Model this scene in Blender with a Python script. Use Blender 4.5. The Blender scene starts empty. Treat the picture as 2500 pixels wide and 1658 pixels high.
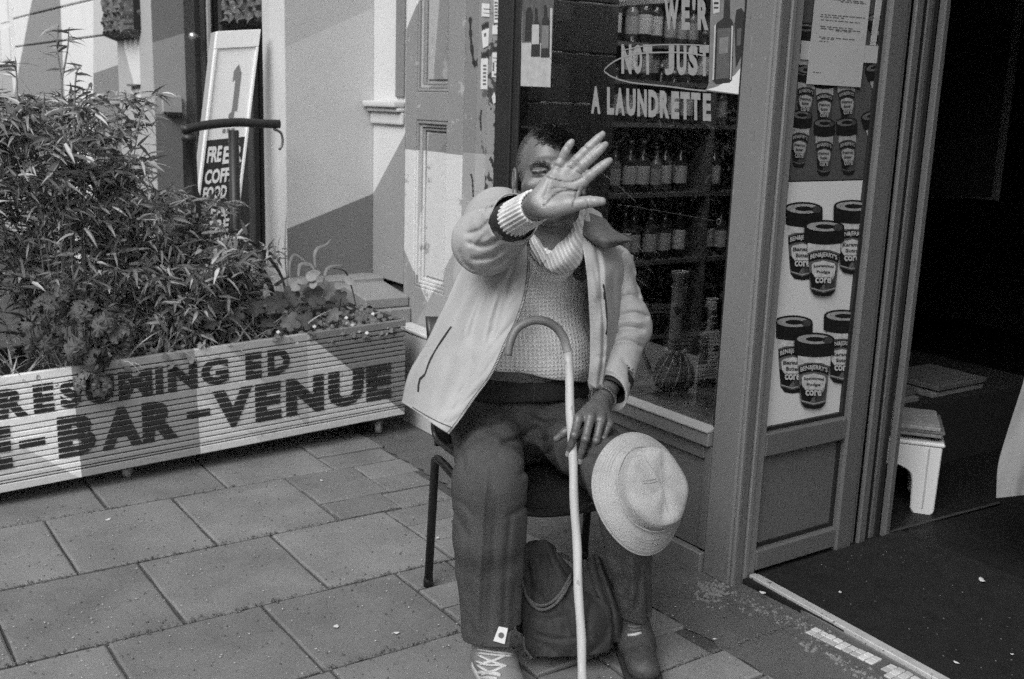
import bpy, bmesh, math, random
import numpy as np
from mathutils import Vector, Matrix
random.seed(7); RNG = np.random.default_rng(7)
scene = bpy.context.scene
COL = scene.collection

# ------------------------------------------------------------------ camera
F_PX, W_PX, H_PX, CAM_H = 2606.0, 2500.0, 1658.0, 1.4
def _rot(yaw, pitch, roll):
    f = np.array([math.sin(yaw)*math.cos(pitch), math.cos(yaw)*math.cos(pitch), -math.sin(pitch)])
    r = np.array([math.cos(yaw), -math.sin(yaw), 0.0]); d = np.cross(f, r)
    c, s = math.cos(roll), math.sin(roll)
    return np.array([c*r+s*d, -s*r+c*d, f])
CM = _rot(math.radians(34.78), math.radians(12.35), math.radians(-1.95))
CC = np.array([0.0, 0.0, CAM_H])
cam_d = bpy.data.cameras.new('camera'); cam = bpy.data.objects.new('camera', cam_d); COL.objects.link(cam)
cam_d.sensor_width = 36.0; cam_d.lens = F_PX/W_PX*36.0; cam_d.clip_end = 400; cam_d.clip_start = 0.05
m = Matrix.Identity(4)
for i in range(3):
    m[i][0] = CM[0][i]; m[i][1] = -CM[1][i]; m[i][2] = -CM[2][i]; m[i][3] = CC[i]
cam.matrix_world = m
cam_d.dof.use_dof = True; cam_d.dof.focus_distance = 2.62; cam_d.dof.aperture_fstop = 5.6
scene.camera = cam

# ------------------------------------------------------------------ light
world = bpy.data.worlds.new('World'); scene.world = world; world.use_nodes = True
wn = world.node_tree.nodes; wl = world.node_tree.links
SUN_DIR = Vector((-0.84, -0.38, 0.82)).normalized()      # towards the sun
sky = wn.new('ShaderNodeTexSky'); sky.sky_type = 'NISHITA'; sky.sun_disc = False
sky.sun_elevation = math.asin(SUN_DIR.z); sky.sun_rotation = math.atan2(SUN_DIR.x, SUN_DIR.y)
bw = wn.new('ShaderNodeRGBToBW')                          # black-and-white film: neutral sky
wl.new(sky.outputs[0], bw.inputs[0]); wl.new(bw.outputs[0], wn['Background'].inputs[0])
wn['Background'].inputs[1].default_value = 0.13
sun_d = bpy.data.lights.new('sun', 'SUN'); sun = bpy.data.objects.new('sun', sun_d); COL.objects.link(sun)
sun_d.energy = 1.1; sun_d.angle = math.radians(42)
sun.rotation_euler = SUN_DIR.to_track_quat('Z', 'Y').to_euler()
scene.view_settings.view_transform = 'Standard'; scene.view_settings.look = 'None'
scene.view_settings.gamma = 1.0; scene.view_settings.exposure = 1.33
scene.view_settings.use_curve_mapping = False
scene.cycles.max_bounces = 8; scene.cycles.transparent_max_bounces = 16
scene.cycles.use_denoising = False; scene.cycles.sample_clamp_indirect = 3.0
scene.cycles.use_adaptive_sampling = True; scene.cycles.adaptive_threshold = 0.022; scene.cycles.adaptive_min_samples = 24

# ------------------------------------------------------------------ helpers
def _ray(x, y): return CM.T @ np.array([x-1250.0, y-829.0, F_PX])
def G(x, y, z=0.0):
    v = _ray(x, y); return CC + v*((z-CAM_H)/v[2])
def AX(x, y, X):
    v = _ray(x, y); return CC + v*(X/v[0])
def AY(x, y, Y):
    v = _ray(x, y); return CC + v*(Y/v[1])
def D(x, y, d): return CC + _ray(x, y)*(d/F_PX)

def tag(o, label=None, cat=None, group=None, kind=None):
    if label: o['label'] = label
    if cat: o['category'] = cat
    if group: o['group'] = group
    if kind: o['kind'] = kind
    return o
def thing(name, loc, label, cat, group=None):
    o = bpy.data.objects.new(name, None); COL.objects.link(o); o.location = loc
    o.empty_display_size = 0.05
    return tag(o, label, cat, group)
def _wloc(o):
    v = Vector((0, 0, 0))
    if o.type == 'EMPTY': v = Vector(o.location)
    return v
def link(name, me, mat=None, parent=None, smooth=False, label=None, kind=None):
    o = bpy.data.objects.new(name, me); COL.objects.link(o)
    if mat is not None:
        if isinstance(mat, (list, tuple)):
            for q in mat: me.materials.append(q)
        elif not me.materials: me.materials.append(mat)
    if smooth: me.polygons.foreach_set('use_smooth', [True]*len(me.polygons))
    if parent is not None:
        o.parent = parent
        if parent.type == 'EMPTY': o.matrix_parent_inverse = Matrix.Translation(-Vector(parent.location))
    if label: o['label'] = label
    if kind: o['kind'] = kind
    return o
def mesh(name, v, f):
    me = bpy.data.meshes.new(name); me.from_pydata([tuple(map(float, p)) for p in v], [], [tuple(map(int, q)) for q in f]); me.update(); return me

class MB:
    """collects simple shapes into one mesh"""
    def __init__(s): s.v = []; s.f = []
    def add(s, v, f):
        n = len(s.v); s.v += [tuple(map(float, p)) for p in v]; s.f += [tuple(int(i)+n for i in q) for q in f]; return s
    def box(s, a, b):
        x0, y0, z0 = a; x1, y1, z1 = b
        return s.add([(x0,y0,z0),(x1,y0,z0),(x1,y1,z0),(x0,y1,z0),(x0,y0,z1),(x1,y0,z1),(x1,y1,z1),(x0,y1,z1)],
                     [(0,3,2,1),(4,5,6,7),(0,1,5,4),(1,2,6,5),(2,3,7,6),(3,0,4,7)])
    def hexa(s, p):     # 4 bottom (ccw from above) + 4 top
        return s.add(p, [(0,3,2,1),(4,5,6,7),(0,1,5,4),(1,2,6,5),(2,3,7,6),(3,0,4,7)])
    def prism(s, poly, axis, a, b):
        """poly = 2-D outline in the two other axes (in x,y,z order), extruded along axis from a to b"""
        n = len(poly); vs = []
        for t in (a, b):
            for (p, q) in poly:
                vs.append((t,p,q) if axis == 0 else (p,t,q) if axis == 1 else (p,q,t))
        fs = [tuple(range(n-1,-1,-1)), tuple(range(n,2*n))] + [(i,(i+1)%n,n+(i+1)%n,n+i) for i in range(n)]
        return s.add(vs, fs)
    def tube(s, pts, r, n=10, cap=True, flat=None):
        pts = [np.array(p, float) for p in pts]; k = len(pts)
        rs = r if isinstance(r, (list, tuple, np.ndarray)) else [r]*k
        t0 = pts[1]-pts[0]; t0 /= np.linalg.norm(t0)
        up = np.array([0,0,1.0]) if abs(t0[2]) < .9 else np.array([1.0,0,0])
        u = np.cross(t0, up); u /= np.linalg.norm(u)
        vs = []
        for i in range(k):
            t = pts[min(i+1,k-1)]-pts[max(i-1,0)]; t /= (np.linalg.norm(t)+1e-12)
            u = u - t*np.dot(u, t); u /= (np.linalg.norm(u)+1e-12); w = np.cross(t, u)
            for j in range(n):
                a = 2*math.pi*j/n
                vs.append(pts[i] + rs[i]*(math.cos(a)*u + math.sin(a)*w*(flat or 1.0)))
        fs = [(i*n+j, i*n+(j+1)%n, (i+1)*n+(j+1)%n, (i+1)*n+j) for i in range(k-1) for j in range(n)]
        if cap: fs += [tuple(range(n-1,-1,-1)), tuple(range((k-1)*n, k*n))]
        return s.add(vs, fs)
    def lathe(s, prof, c=(0,0,0), n=20, R=None):
        vs = []
        for (r, z) in prof:
            for j in range(n):
                a = 2*math.pi*j/n; p = Vector((r*math.cos(a), r*math.sin(a), z))
                if R is not None: p = R @ p
                vs.append((p.x+c[0], p.y+c[1], p.z+c[2]))
        k = len(prof)
        fs = [(i*n+j, i*n+(j+1)%n, (i+1)*n+(j+1)%n, (i+1)*n+j) for i in range(k-1) for j in range(n)]
        fs += [tuple(range(n-1,-1,-1)), tuple(range((k-1)*n, k*n))]
        return s.add(vs, fs)
    def grid(s, P):      # P[r][c] points
        P = np.asarray(P, float); a, b = P.shape[:2]
        return s.add(P.reshape(-1,3), [(i*b+j, i*b+j+1, (i+1)*b+j+1, (i+1)*b+j) for i in range(a-1) for j in range(b-1)])
    def build(s, name, mat, parent=None, smooth=False, bevel=0, label=None, kind=None, seg=1):
        me = mesh(name, s.v, s.f)
        if bevel:
            bm = bmesh.new(); bm.from_mesh(me)
            bmesh.ops.recalc_face_normals(bm, faces=bm.faces)
            es = [e for e in bm.edges if len(e.link_faces) == 2 and e.calc_face_angle(0) > .5]
            bmesh.ops.bevel(bm, geom=es, offset=bevel, segments=seg, affect='EDGES', profile=.6, clamp_overlap=True)
            bm.to_mesh(me); bm.free()
        return link(name, me, mat, parent, smooth, label, kind)

def spline(P, n):
    """Catmull-Rom through P, n samples"""
    P = np.asarray(P, float); k = len(P); out = []
    Q = np.vstack([2*P[0]-P[1], P, 2*P[-1]-P[-2]])
    for t in np.linspace(0, k-1, n):
        i = min(int(t), k-2); u = t-i
        a, b, c, d = Q[i], Q[i+1], Q[i+2], Q[i+3]
        out.append(.5*((2*b)+(-a+c)*u+(2*a-5*b+4*c-d)*u*u+(-a+3*b-3*c+d)*u**3))
    return np.array(out)
def loft(rows, nu, nv):
    A = np.array([spline(r, nv) for r in rows])
    return np.array([spline(A[:, j], nu) for j in range(nv)]).transpose(1, 0, 2)

# text -> flat mesh (x right, y up), unit cap height, optionally squeezed
_tc = {}
def text_mesh(s, bold=0.0, res=3):
    key = (s, bold)
    if key in _tc: return _tc[key]
    cu = bpy.data.curves.new('t', 'FONT'); cu.body = s; cu.size = 1.0; cu.offset = bold; cu.resolution_u = res
    o = bpy.data.objects.new('t', cu); COL.objects.link(o)
    dg = bpy.context.evaluated_depsgraph_get(); me = bpy.data.meshes.new_from_object(o.evaluated_get(dg))
    v = np.array([q.co[:] for q in me.vertices]); f = [tuple(p.vertices) for p in me.polygons]
    bpy.data.objects.remove(o); bpy.data.curves.remove(cu); bpy.data.meshes.remove(me)
    lo, hi = v.min(0), v.max(0); v = (v-lo)/np.maximum(hi-lo, 1e-9)
    _tc[key] = (v[:, :2], f, (hi[0]-lo[0])/(hi[1]-lo[1])); return _tc[key]
def put_text(mb, s, origin, ux, uy, width, height, bold=0.02, warp=None):
    v, f, asp = text_mesh(s, bold)
    o = np.array(origin, float); ux = np.array(ux, float); uy = np.array(uy, float)
    if width is None: width = height*asp
    pts = []
    for (a, b) in v:
        x, y = a*width, b*height
        if warp: x, y = warp(a, b, x, y)
        pts.append(o+ux*x+uy*y)
    mb.add(pts, f)

# ------------------------------------------------------------------ materials (all grey: the photograph is black and white)
def M(name, v, rough=.75, var=.10, scale=6, bump=0.0, bscale=120, spec=.3, speck=0.0, speck_scale=90, metal=0.0, fine=0.0, stretch=None, trans=0.0, wear=0.0, wear_v=.3, wear_scale=9):
    mt = bpy.data.materials.new(name); mt.use_nodes = True
    n = mt.node_tree.nodes; l = mt.node_tree.links; b = n['Principled BSDF']
    b.inputs['Roughness'].default_value = rough; b.inputs['Specular IOR Level'].default_value = spec; b.inputs['Metallic'].default_value = metal
    tc = n.new('ShaderNodeTexCoord'); vec = tc.outputs['Object']
    if stretch:
        mp = n.new('ShaderNodeMapping'); mp.inputs['Scale'].default_value = stretch; l.new(vec, mp.inputs[0]); vec = mp.outputs[0]
    def noise(sc, det=4, ro=.6):
        q = n.new('ShaderNodeTexNoise'); q.inputs['Scale'].default_value = sc; q.inputs['Detail'].default_value = det; q.inputs['Roughness'].default_value = ro
        l.new(vec, q.inputs['Vector']); return q.outputs['Fac']
    def math_(op, a, b_=None, c=None):
        q = n.new('ShaderNodeMath'); q.operation = op
        for i, t in enumerate((a, b_, c)):
            if t is None: continue
            if isinstance(t, (int, float)): q.inputs[i].default_value = t
            else: l.new(t, q.inputs[i])
        return q.outputs[0]
    f1 = noise(scale)
    val = math_('MULTIPLY_ADD', f1, 2*var*v*1.6, v*(1-1.6*var))
    if fine:
        val = math_('MULTIPLY_ADD', math_('SUBTRACT', noise(420, 2), .5), 2*fine*v, val)
    if speck:
        sfac = math_('GREATER_THAN', noise(speck_scale, 2), .71)
        val = math_('MULTIPLY_ADD', sfac, speck, val)
        dfac = math_('GREATER_THAN', noise(speck_scale*.83, 1), .73)
        val = math_('MULTIPLY_ADD', dfac, -speck*.45, val)
    if wear:
        wf = math_('SMOOTH_MIN', math_('MULTIPLY', math_('GREATER_THAN', noise(wear_scale, 7, .7), 1-wear), 1.0), 1.0, .01)
        mx = n.new('ShaderNodeMix'); l.new(wf, mx.inputs[0]); l.new(val, mx.inputs[2]); mx.inputs[3].default_value = wear_v; val = mx.outputs[0]
    val = math_('MAXIMUM', val, 0.004)
    l.new(val, b.inputs['Base Color'])
    if bump:
        bp = n.new('ShaderNodeBump'); bp.inputs['Strength'].default_value = bump; bp.inputs['Distance'].default_value = .004
        l.new(noise(bscale, 5, .65), bp.inputs['Height']); l.new(bp.outputs[0], b.inputs['Normal'])
    if trans:
        b.inputs['Subsurface Weight'].default_value = 0
    return mt
# ------------------------------------------------------------------ mural paint: flat painted patches bounded by planes
def mural(name, v, regions, rough=.8, var=.06, bump=.25, bscale=160, scale=4, wear=0, wear_v=.3):
    """regions: list of (value, [(axis vector, offset), ...]) : painted where dot(axis, P) > offset for all"""
    mt = M(name, v, rough, var, scale, bump, bscale, fine=.05, wear=wear, wear_v=wear_v)
    n = mt.node_tree.nodes; l = mt.node_tree.links; b = n['Principled BSDF']
    src = b.inputs['Base Color'].links[0].from_socket
    tc = n.new('ShaderNodeTexCoord')
    nz = n.new('ShaderNodeTexNoise'); nz.inputs['Scale'].default_value = scale*3; l.new(tc.outputs['Object'], nz.inputs['Vector'])
    for val, planes in regions:
        acc = None
        for ax, off in planes:
            d = n.new('ShaderNodeVectorMath'); d.operation = 'DOT_PRODUCT'; d.inputs[1].default_value = ax; l.new(tc.outputs['Object'], d.inputs[0])
            g = n.new('ShaderNodeMath'); g.operation = 'GREATER_THAN'; g.inputs[1].default_value = off; l.new(d.outputs['Value'], g.inputs[0])
            if acc is None: acc = g.outputs[0]
            else:
                q = n.new('ShaderNodeMath'); q.operation = 'MULTIPLY'; l.new(acc, q.inputs[0]); l.new(g.outputs[0], q.inputs[1]); acc = q.outputs[0]
        vv = n.new('ShaderNodeMath'); vv.operation = 'MULTIPLY_ADD'; l.new(nz.outputs['Fac'], vv.inputs[0]); vv.inputs[1].default_value = 2*var*val; vv.inputs[2].default_value = val*(1-var)
        mx = n.new('ShaderNodeMix'); l.new(acc, mx.inputs[0]); l.new(src, mx.inputs[2]); l.new(vv.outputs[0], mx.inputs[3]); src = mx.outputs[0]
    if wear:      # paint lost in flakes, over every patch
        fn = n.new('ShaderNodeTexNoise'); fn.inputs['Scale'].default_value = 11; fn.inputs['Detail'].default_value = 8; fn.inputs['Roughness'].default_value = .68; l.new(tc.outputs['Object'], fn.inputs['Vector'])
        gt = n.new('ShaderNodeMath'); gt.operation = 'GREATER_THAN'; gt.inputs[1].default_value = 1.0-wear; l.new(fn.outputs['Fac'], gt.inputs[0])
        mx = n.new('ShaderNodeMix'); l.new(gt.outputs[0], mx.inputs[0]); l.new(src, mx.inputs[2]); mx.inputs[3].default_value = wear_v; src = mx.outputs[0]
    for lk in list(b.inputs['Base Color'].links): l.remove(lk)
    l.new(src, b.inputs['Base Color'])
    return mt
def edge_plane(p, q, out, fixed):
    """plane through the 3-D points p, q, holding the axis `fixed` (0 x,1 y); positive on the side of point out"""
    p, q, out = (np.array(t, float) for t in (p, q, out))
    e = q-p; nrm = np.zeros(3); a = [i for i in range(3) if i != fixed]
    nrm[a[0]], nrm[a[1]] = -e[a[1]], e[a[0]]; nrm /= np.linalg.norm(nrm)
    if np.dot(nrm, out-p) < 0: nrm = -nrm
    return (tuple(nrm), float(np.dot(nrm, p)))

# ------------------------------------------------------------------ ground
m_mortar = M('mortar_dirt', .07, .95, .3, 30, .8, 150, speck=.08)
m_slab = [M('slab_%d' % i, v, .85, .30, 4.5, .35, 260, speck=.17, speck_scale=110, fine=.25, ) for i, v in enumerate((.18, .20, .162, .212))]
m_asph = M('asphalt_patch', .105, .9, .25, 7, .7, 220, speck=.12, speck_scale=110, fine=.25)
m_road = M('road_asphalt', .06, .9, .2, 4, .5, 200)
grd = tag(MB().box((-60, -60, -.4), (60, 60, -.14)).build('ground', M('earth', .08, .95)), kind='structure')
pav = tag(MB().box((-3.2, -12, -.13), (2.399, 30, -.009)).build('pavement', m_mortar), kind='structure')
road = tag(MB().box((-14, -40, -.138), (-3.36, 40, -.12)).build('road', m_road), kind='structure')
krb = tag(MB().box((-3.36, -12, -.138), (-3.2, 30, .002)).build('kerb', m_slab[1], bevel=.015), kind='structure')

def slab(x0, y0, x1, y1, mt, name='paving_slab', j=.0042, dz=.002):
    r = lambda: random.uniform(-.0022, .0022)
    z = random.uniform(-dz, dz); tx, ty = random.uniform(-.003, .003), random.uniform(-.003, .003)
    # outline with slightly worn, uneven edges
    P = []
    def edge(ax, ay, bx, by, k=4):
        for i in range(k):
            t = i/k; P.append((ax+(bx-ax)*t+r(), ay+(by-ay)*t+r()))
    edge(x0+j, y0+j, x1-j, y0+j); edge(x1-j, y0+j, x1-j, y1-j); edge(x1-j, y1-j, x0+j, y1-j); edge(x0+j, y1-j, x0+j, y0+j)
    cx, cy = (x0+x1)/2, (y0+y1)/2; n = len(P)
    zz = lambda x, y: z+tx*(x-cx)+ty*(y-cy)
    vs = [(x, y, -.03) for x, y in P] + [(x, y, zz(x, y)-.0035) for x, y in P]
    vs += [(cx+(x-cx)*(1-.006/(x1-x0)*2), cy+(y-cy)*(1-.006/(y1-y0)*2), zz(x, y)) for x, y in P]
    fs = [(i, (i+1) % n, n+(i+1) % n, n+i) for i in range(n)] + [(n+i, n+(i+1) % n, 2*n+(i+1) % n, 2*n+i) for i in range(n)] + [tuple(range(2*n, 3*n))]
    return link(name, mesh(name, vs, fs), mt, pav)
ROWS = [-.40, .04, .48, .92, 1.365, 1.81, 2.255, 2.675, 3.135, 3.618, 4.08, 4.54, 5.0, 5.46, 5.92]
OFF = {2.255: 1.028, 2.675: .812, 3.135: .640, 3.618: .845, 1.81: .62, 1.365: .83}
for k in range(len(ROWS)-1):
    y0, y1 = ROWS[k], ROWS[k+1]; off = OFF.get(y0, .21*(k % 2)+.02); w = .424
    lim = {2.255: 1.46, 2.675: 1.69, 3.135: 1.49, 3.618: 1.7}.get(y0, 1.52 if k % 2 else 1.68)
    x = off - w*math.floor((off+1.1)/w)
    while x+w < lim+.12:
        slab(x, y0, x+w, y1, random.choice(m_slab)); x += w
    # narrow cut blocks fill the end of the row
    if y0 < .9: continue
    n = 3; h = (y1-y0)/n
    for i in range(n):
        xx = x; 
        while xx < 1.93:
            ww = random.uniform(.17, .34); x2 = min(xx+ww, 1.99)
            slab(xx, y0+i*h, x2, y0+(i+1)*h, random.choice(m_slab[:3]), 'paving_block', .004, .004); xx = x2
# the poured strip along the building, rough, slightly hollow
ny, nx = 120, 22; P = np.zeros((ny, nx, 3))
for i in range(ny):
    for j in range(nx):
        x = 1.985+ (2.395-1.985)*j/(nx-1); y = .2+(4.5-.2)*i/(ny-1)
        P[i, j] = (x if j else x+random.uniform(-.012, .012), y, -.0045+.003*math.sin(5.1*x+3*y)*math.sin(2.3*y+1)+random.uniform(-.0012, .0012))
link('asphalt_strip', mesh('asphalt_strip', P.reshape(-1, 3), [(a*nx+b, a*nx+b+1, (a+1)*nx+b+1, (a+1)*nx+b) for a in range(ny-1) for b in range(nx-1)]), m_asph, pav, True)

# ------------------------------------------------------------------ shop interior (a dark room)
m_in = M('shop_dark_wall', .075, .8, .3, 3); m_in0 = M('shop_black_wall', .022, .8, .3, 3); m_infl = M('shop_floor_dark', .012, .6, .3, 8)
room = thing('shop_room', (2.5, 2, 0), 'dark unlit interior of the corner shop behind window and doorway', 'shop interior')
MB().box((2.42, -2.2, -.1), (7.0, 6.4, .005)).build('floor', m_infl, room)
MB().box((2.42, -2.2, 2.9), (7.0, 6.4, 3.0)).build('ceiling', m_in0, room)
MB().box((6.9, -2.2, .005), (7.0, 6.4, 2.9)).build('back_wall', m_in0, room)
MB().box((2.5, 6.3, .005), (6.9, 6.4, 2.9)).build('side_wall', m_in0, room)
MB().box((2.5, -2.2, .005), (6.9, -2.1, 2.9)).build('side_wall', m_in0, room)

pa, pb = np.array([2.43, 2.16]), np.array([5.6, 4.93]); pn_ = np.array([pb[1]-pa[1], pa[0]-pb[0]]); pn_ /= np.linalg.norm(pn_)*50
MB().prism([tuple(pa), tuple(pa+pn_), tuple(pb+pn_), tuple(pb)], 2, .006, 2.899).build('light_baffle', m_in, room)  # added wall, edge-on to the camera, keeps the ceiling lights off the doorway

# ------------------------------------------------------------------ shopfront joinery
m_post = M('shopfront_paint', .16, .45, .12, 3, .16, 70, spec=.45, fine=.08, speck=.05, speck_scale=45, wear=.30, wear_v=.095, wear_scale=16, stretch=(1, 1, .35))
m_pan = M('shopfront_panel', .115, .5, .14, 3, .16, 90, spec=.4, fine=.08, speck=.04, speck_scale=50, wear=.29, wear_v=.06, wear_scale=14, stretch=(1, 1, .4))
m_dkf = M('shopfront_dark_frame', .02, .5, .2, 6)
m_sill = M('window_sill_paint', .30, .45, .08, 8, .1, 90, spec=.4)
shop = thing('shopfront', (2.3, 2.6, 0), 'grey painted wooden corner shopfront with glass window and panelled side', 'shopfront')
# corner post with moulded side
MB().box((2.283, 2.092, -.008), (2.345, 2.203, 2.7)).build('corner_post', m_post, shop, bevel=.006)
MB().box((2.2845, 2.076, -.008), (2.300, 2.0905, 2.7)).build('bead', m_post, shop, bevel=.004)
MB().box((2.302, 2.080, -.008), (2.330, 2.0905, 2.7)).build('bead', m_pan, shop, bevel=.003)
MB().box((2.334, 2.076, -.008), (2.352, 2.0905, 2.7)).build('bead', m_post, shop, bevel=.003)
# side panel facing the pavement (plane Y about 2.08)
def py(x, y, Y=2.08): return AY(x, y, Y)
zA, zB, zC = .405, .462, 1.212
MB().box((2.355, 2.085, -.008), (2.392, 2.135, 2.7)).build('stile', m_post, shop, bevel=.004)
MB().box((2.772, 2.085, -.008), (2.855, 2.135, 2.7)).build('stile', m_pan, shop, bevel=.008)
MB().box((2.394, 2.087, .015), (2.770, 2.135, .085)).build('bottom_rail', m_pan, shop, bevel=.006)
MB().box((2.394, 2.087, zA-.02), (2.770, 2.135, zB)).build('middle_rail', m_pan, shop, bevel=.006)
MB().box((2.380, 2.112, .080), (2.785, 2.130, zA)).build('lower_panel', m_pan, shop)
MB().box((2.380, 2.118, zB), (2.785, 2.130, 2.7)).build('upper_panel', m_dkf, shop)
for i, (a, b, y, mt) in enumerate(((2.858, 2.885, 2.10, m_pan), (2.888, 2.925, 2.084, m_pan), (2.928, 2.955, 2.095, m_dkf), (2.958, 2.985, 2.095, m_pan), (2.988, 3.015, 2.096, m_dkf), (3.018, 3.045, 2.075, m_pan))):
    MB().box((a, y, .0), (b, max(y+.015, 2.10), 2.7)).build('jamb_strip', mt, shop, bevel=.004)
for a, b in (((2.7575, 2.104, zB+.002), (2.7705, 2.116, 2.69)), ((2.394, 2.104, zB+.002), (2.757, 2.116, zB+.012)), ((2.7575, 2.104, .087), (2.7705, 2.1115, zA-.022)), ((2.394, 2.104, .087), (2.757, 2.1115, .098))):
    MB().box(a, b).build('shadow_gap_strip', m_dkf, shop)  # dark strips drawn for the shadow gaps beside poster and lower panel
MB().box((2.80, 2.137, .0), (3.04, 2.155, 2.7)).build('jamb_back', m_dkf, shop)
# window: sill, riser, frame, glass
MB().prism([(2.262, .4485), (2.37, .4485), (2.37, .465), (2.30, .464), (2.262, .456)], 1, 2.205, 3.34).build('sill', m_sill, shop, bevel=.002)
MB().prism([(2.268, .404), (2.37, .404), (2.37, .448), (2.268, .448)], 1, 2.205, 3.34).build('sill_face', m_post, shop, bevel=.004)
MB().box((2.300, 2.205, .06), (2.33, 3.34, .403)).build('riser_panel', m_pan, shop)
for (a, b) in ((2.205, 2.235), (2.74, 2.80), (3.29, 3.34)):
    MB().box((2.286, a, .065), (2.2995, b, .403)).build('riser_stile', m_pan, shop, bevel=.004)
MB().box((2.286, 2.237, .355), (2.2995, 2.738, .403)).build('riser_rail', m_pan, shop, bevel=.004)
MB().box((2.272, 2.205, -.008), (2.2995, 3.34, .058)).build('plinth', m_post, shop, bevel=.004)
MB().box((2.285, 3.355, -.008), (2.36, 3.458, 2.7)).build('window_frame', m_dkf, shop, bevel=.004)
MB().box((2.292, 3.315, .466), (2.335, 3.353, 2.7)).build('window_frame', m_dkf, shop, bevel=.004)
MB().box((2.294, 2.204, .466), (2.312, 2.214, 2.7)).build('window_frame', m_dkf, shop)
MB().box((2.26, -1.2, 2.701), (2.42, 3.46, 4.2)).build('fascia', m_pan, shop)
MB().box((2.285, -1.2, -.008), (2.42, .55, 2.7)).build('return_wall', m_pan, shop)
# window bottom board (display deck) inside
MB().box((2.315, 2.215, .40), (2.95, 3.35, .458)).build('display_deck', M('display_deck', .26, .5, .2, 12), shop)
mg = bpy.data.materials.new('window_glass'); mg.use_nodes = True
n = mg.node_tree.nodes; l = mg.node_tree.links; n.remove(n['Principled BSDF'])
fr = n.new('ShaderNodeFresnel'); fr.inputs['IOR'].default_value = 1.75
tr = n.new('ShaderNodeBsdfTransparent'); tr.inputs[0].default_value = (.86, .86, .86, 1)
gl = n.new('ShaderNodeBsdfGlossy'); gl.inputs['Roughness'].default_value = .015
mxs = n.new('ShaderNodeMixShader'); l.new(fr.outputs[0], mxs.inputs[0]); l.new(tr.outputs[0], mxs.inputs[1]); l.new(gl.outputs[0], mxs.inputs[2]); l.new(mxs.outputs[0], n['Material Output'].inputs[0])
m_winglass = mg
link('window_pane', mesh('window_pane', [(2.302, 2.212, .466), (2.302, 3.316, .466), (2.302, 3.316, 2.7), (2.302, 2.212, 2.7)], [(0, 3, 2, 1)]), mg, shop)

# ------------------------------------------------------------------ peeling wooden folding doors beside the window
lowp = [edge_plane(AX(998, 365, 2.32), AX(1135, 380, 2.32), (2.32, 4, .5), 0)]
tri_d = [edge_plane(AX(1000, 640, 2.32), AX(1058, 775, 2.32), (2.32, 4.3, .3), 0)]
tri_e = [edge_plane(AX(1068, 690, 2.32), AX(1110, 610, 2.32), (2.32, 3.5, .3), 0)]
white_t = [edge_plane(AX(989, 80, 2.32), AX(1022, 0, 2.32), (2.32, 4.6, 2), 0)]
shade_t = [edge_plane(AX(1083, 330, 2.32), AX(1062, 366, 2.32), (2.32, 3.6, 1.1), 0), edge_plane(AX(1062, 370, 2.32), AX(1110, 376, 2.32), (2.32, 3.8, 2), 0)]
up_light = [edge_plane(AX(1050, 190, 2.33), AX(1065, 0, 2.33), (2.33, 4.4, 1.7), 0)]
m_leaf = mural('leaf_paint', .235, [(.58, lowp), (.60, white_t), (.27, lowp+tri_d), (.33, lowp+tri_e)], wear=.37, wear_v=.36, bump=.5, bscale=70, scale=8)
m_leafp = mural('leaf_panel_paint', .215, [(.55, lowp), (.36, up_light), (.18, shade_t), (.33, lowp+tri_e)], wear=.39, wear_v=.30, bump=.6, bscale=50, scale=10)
doors = thing('folding_door', (2.33, 3.85, 0), 'peeling grey and white painted panelled folding door leaf beside shop window', 'door')
x0 = 2.32; yl, yr = 4.222, 3.742
pl, prr = 4.128, 3.862
Z = dict(b=.10, l0=.60, l1=1.325, u0=1.445, u1=2.35, t=2.7)
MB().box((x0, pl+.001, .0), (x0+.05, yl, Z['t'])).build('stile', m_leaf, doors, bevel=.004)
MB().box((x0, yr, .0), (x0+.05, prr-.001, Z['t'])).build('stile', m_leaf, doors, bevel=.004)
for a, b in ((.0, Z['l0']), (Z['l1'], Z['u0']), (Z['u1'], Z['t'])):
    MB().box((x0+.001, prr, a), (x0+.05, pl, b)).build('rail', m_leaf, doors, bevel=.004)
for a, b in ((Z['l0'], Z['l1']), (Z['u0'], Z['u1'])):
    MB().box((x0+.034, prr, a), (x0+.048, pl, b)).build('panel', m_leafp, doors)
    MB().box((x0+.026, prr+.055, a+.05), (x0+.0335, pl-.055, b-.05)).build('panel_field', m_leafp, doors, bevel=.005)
    # stepped mouldings
    for k, (w, d) in enumerate(((.014, .004), (.028, .014), (.042, .023))):
        w0 = (0, .014, .028)[k]+.0005
        q = m_leaf if k != 1 else m_leafp
        MB().box((x0+d, pl-w, a+w0), (x0+.0338, pl-w0, b-w0)).build('moulding', q, doors, bevel=.003)
        MB().box((x0+d, prr+w0, a+w0), (x0+.0338, prr+w, b-w0)).build('moulding', q, doors, bevel=.003)
        MB().box((x0+d, prr+w+.0005, b-w), (x0+.0338, pl-w-.0005, b-w0)).build('moulding', q, doors, bevel=.003)
        MB().box((x0+d, prr+w+.0005, a+w0), (x0+.0338, pl-w-.0005, a+w)).build('moulding', q, doors, bevel=.003)
lowq = [edge_plane(AX(1130, 372, 2.32), AX(1200, 378, 2.32), (2.32, 4, .5), 0)]
low2 = [edge_plane(AX(1130, 470, 2.32), AX(1200, 560, 2.32), (2.32, 4, .2), 0)]
m_strip = [mural('strip_paint_%d' % i, v, [(v2, lowq), (v2*1.15, low2)], wear=wr, wear_v=wv, bump=.5, bscale=60, scale=9) for i, (v, v2, wr, wv) in enumerate(((.20, .30, .36, .36), (.23, .36, .38, .10), (.25, .30, .43, .05)))]
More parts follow.
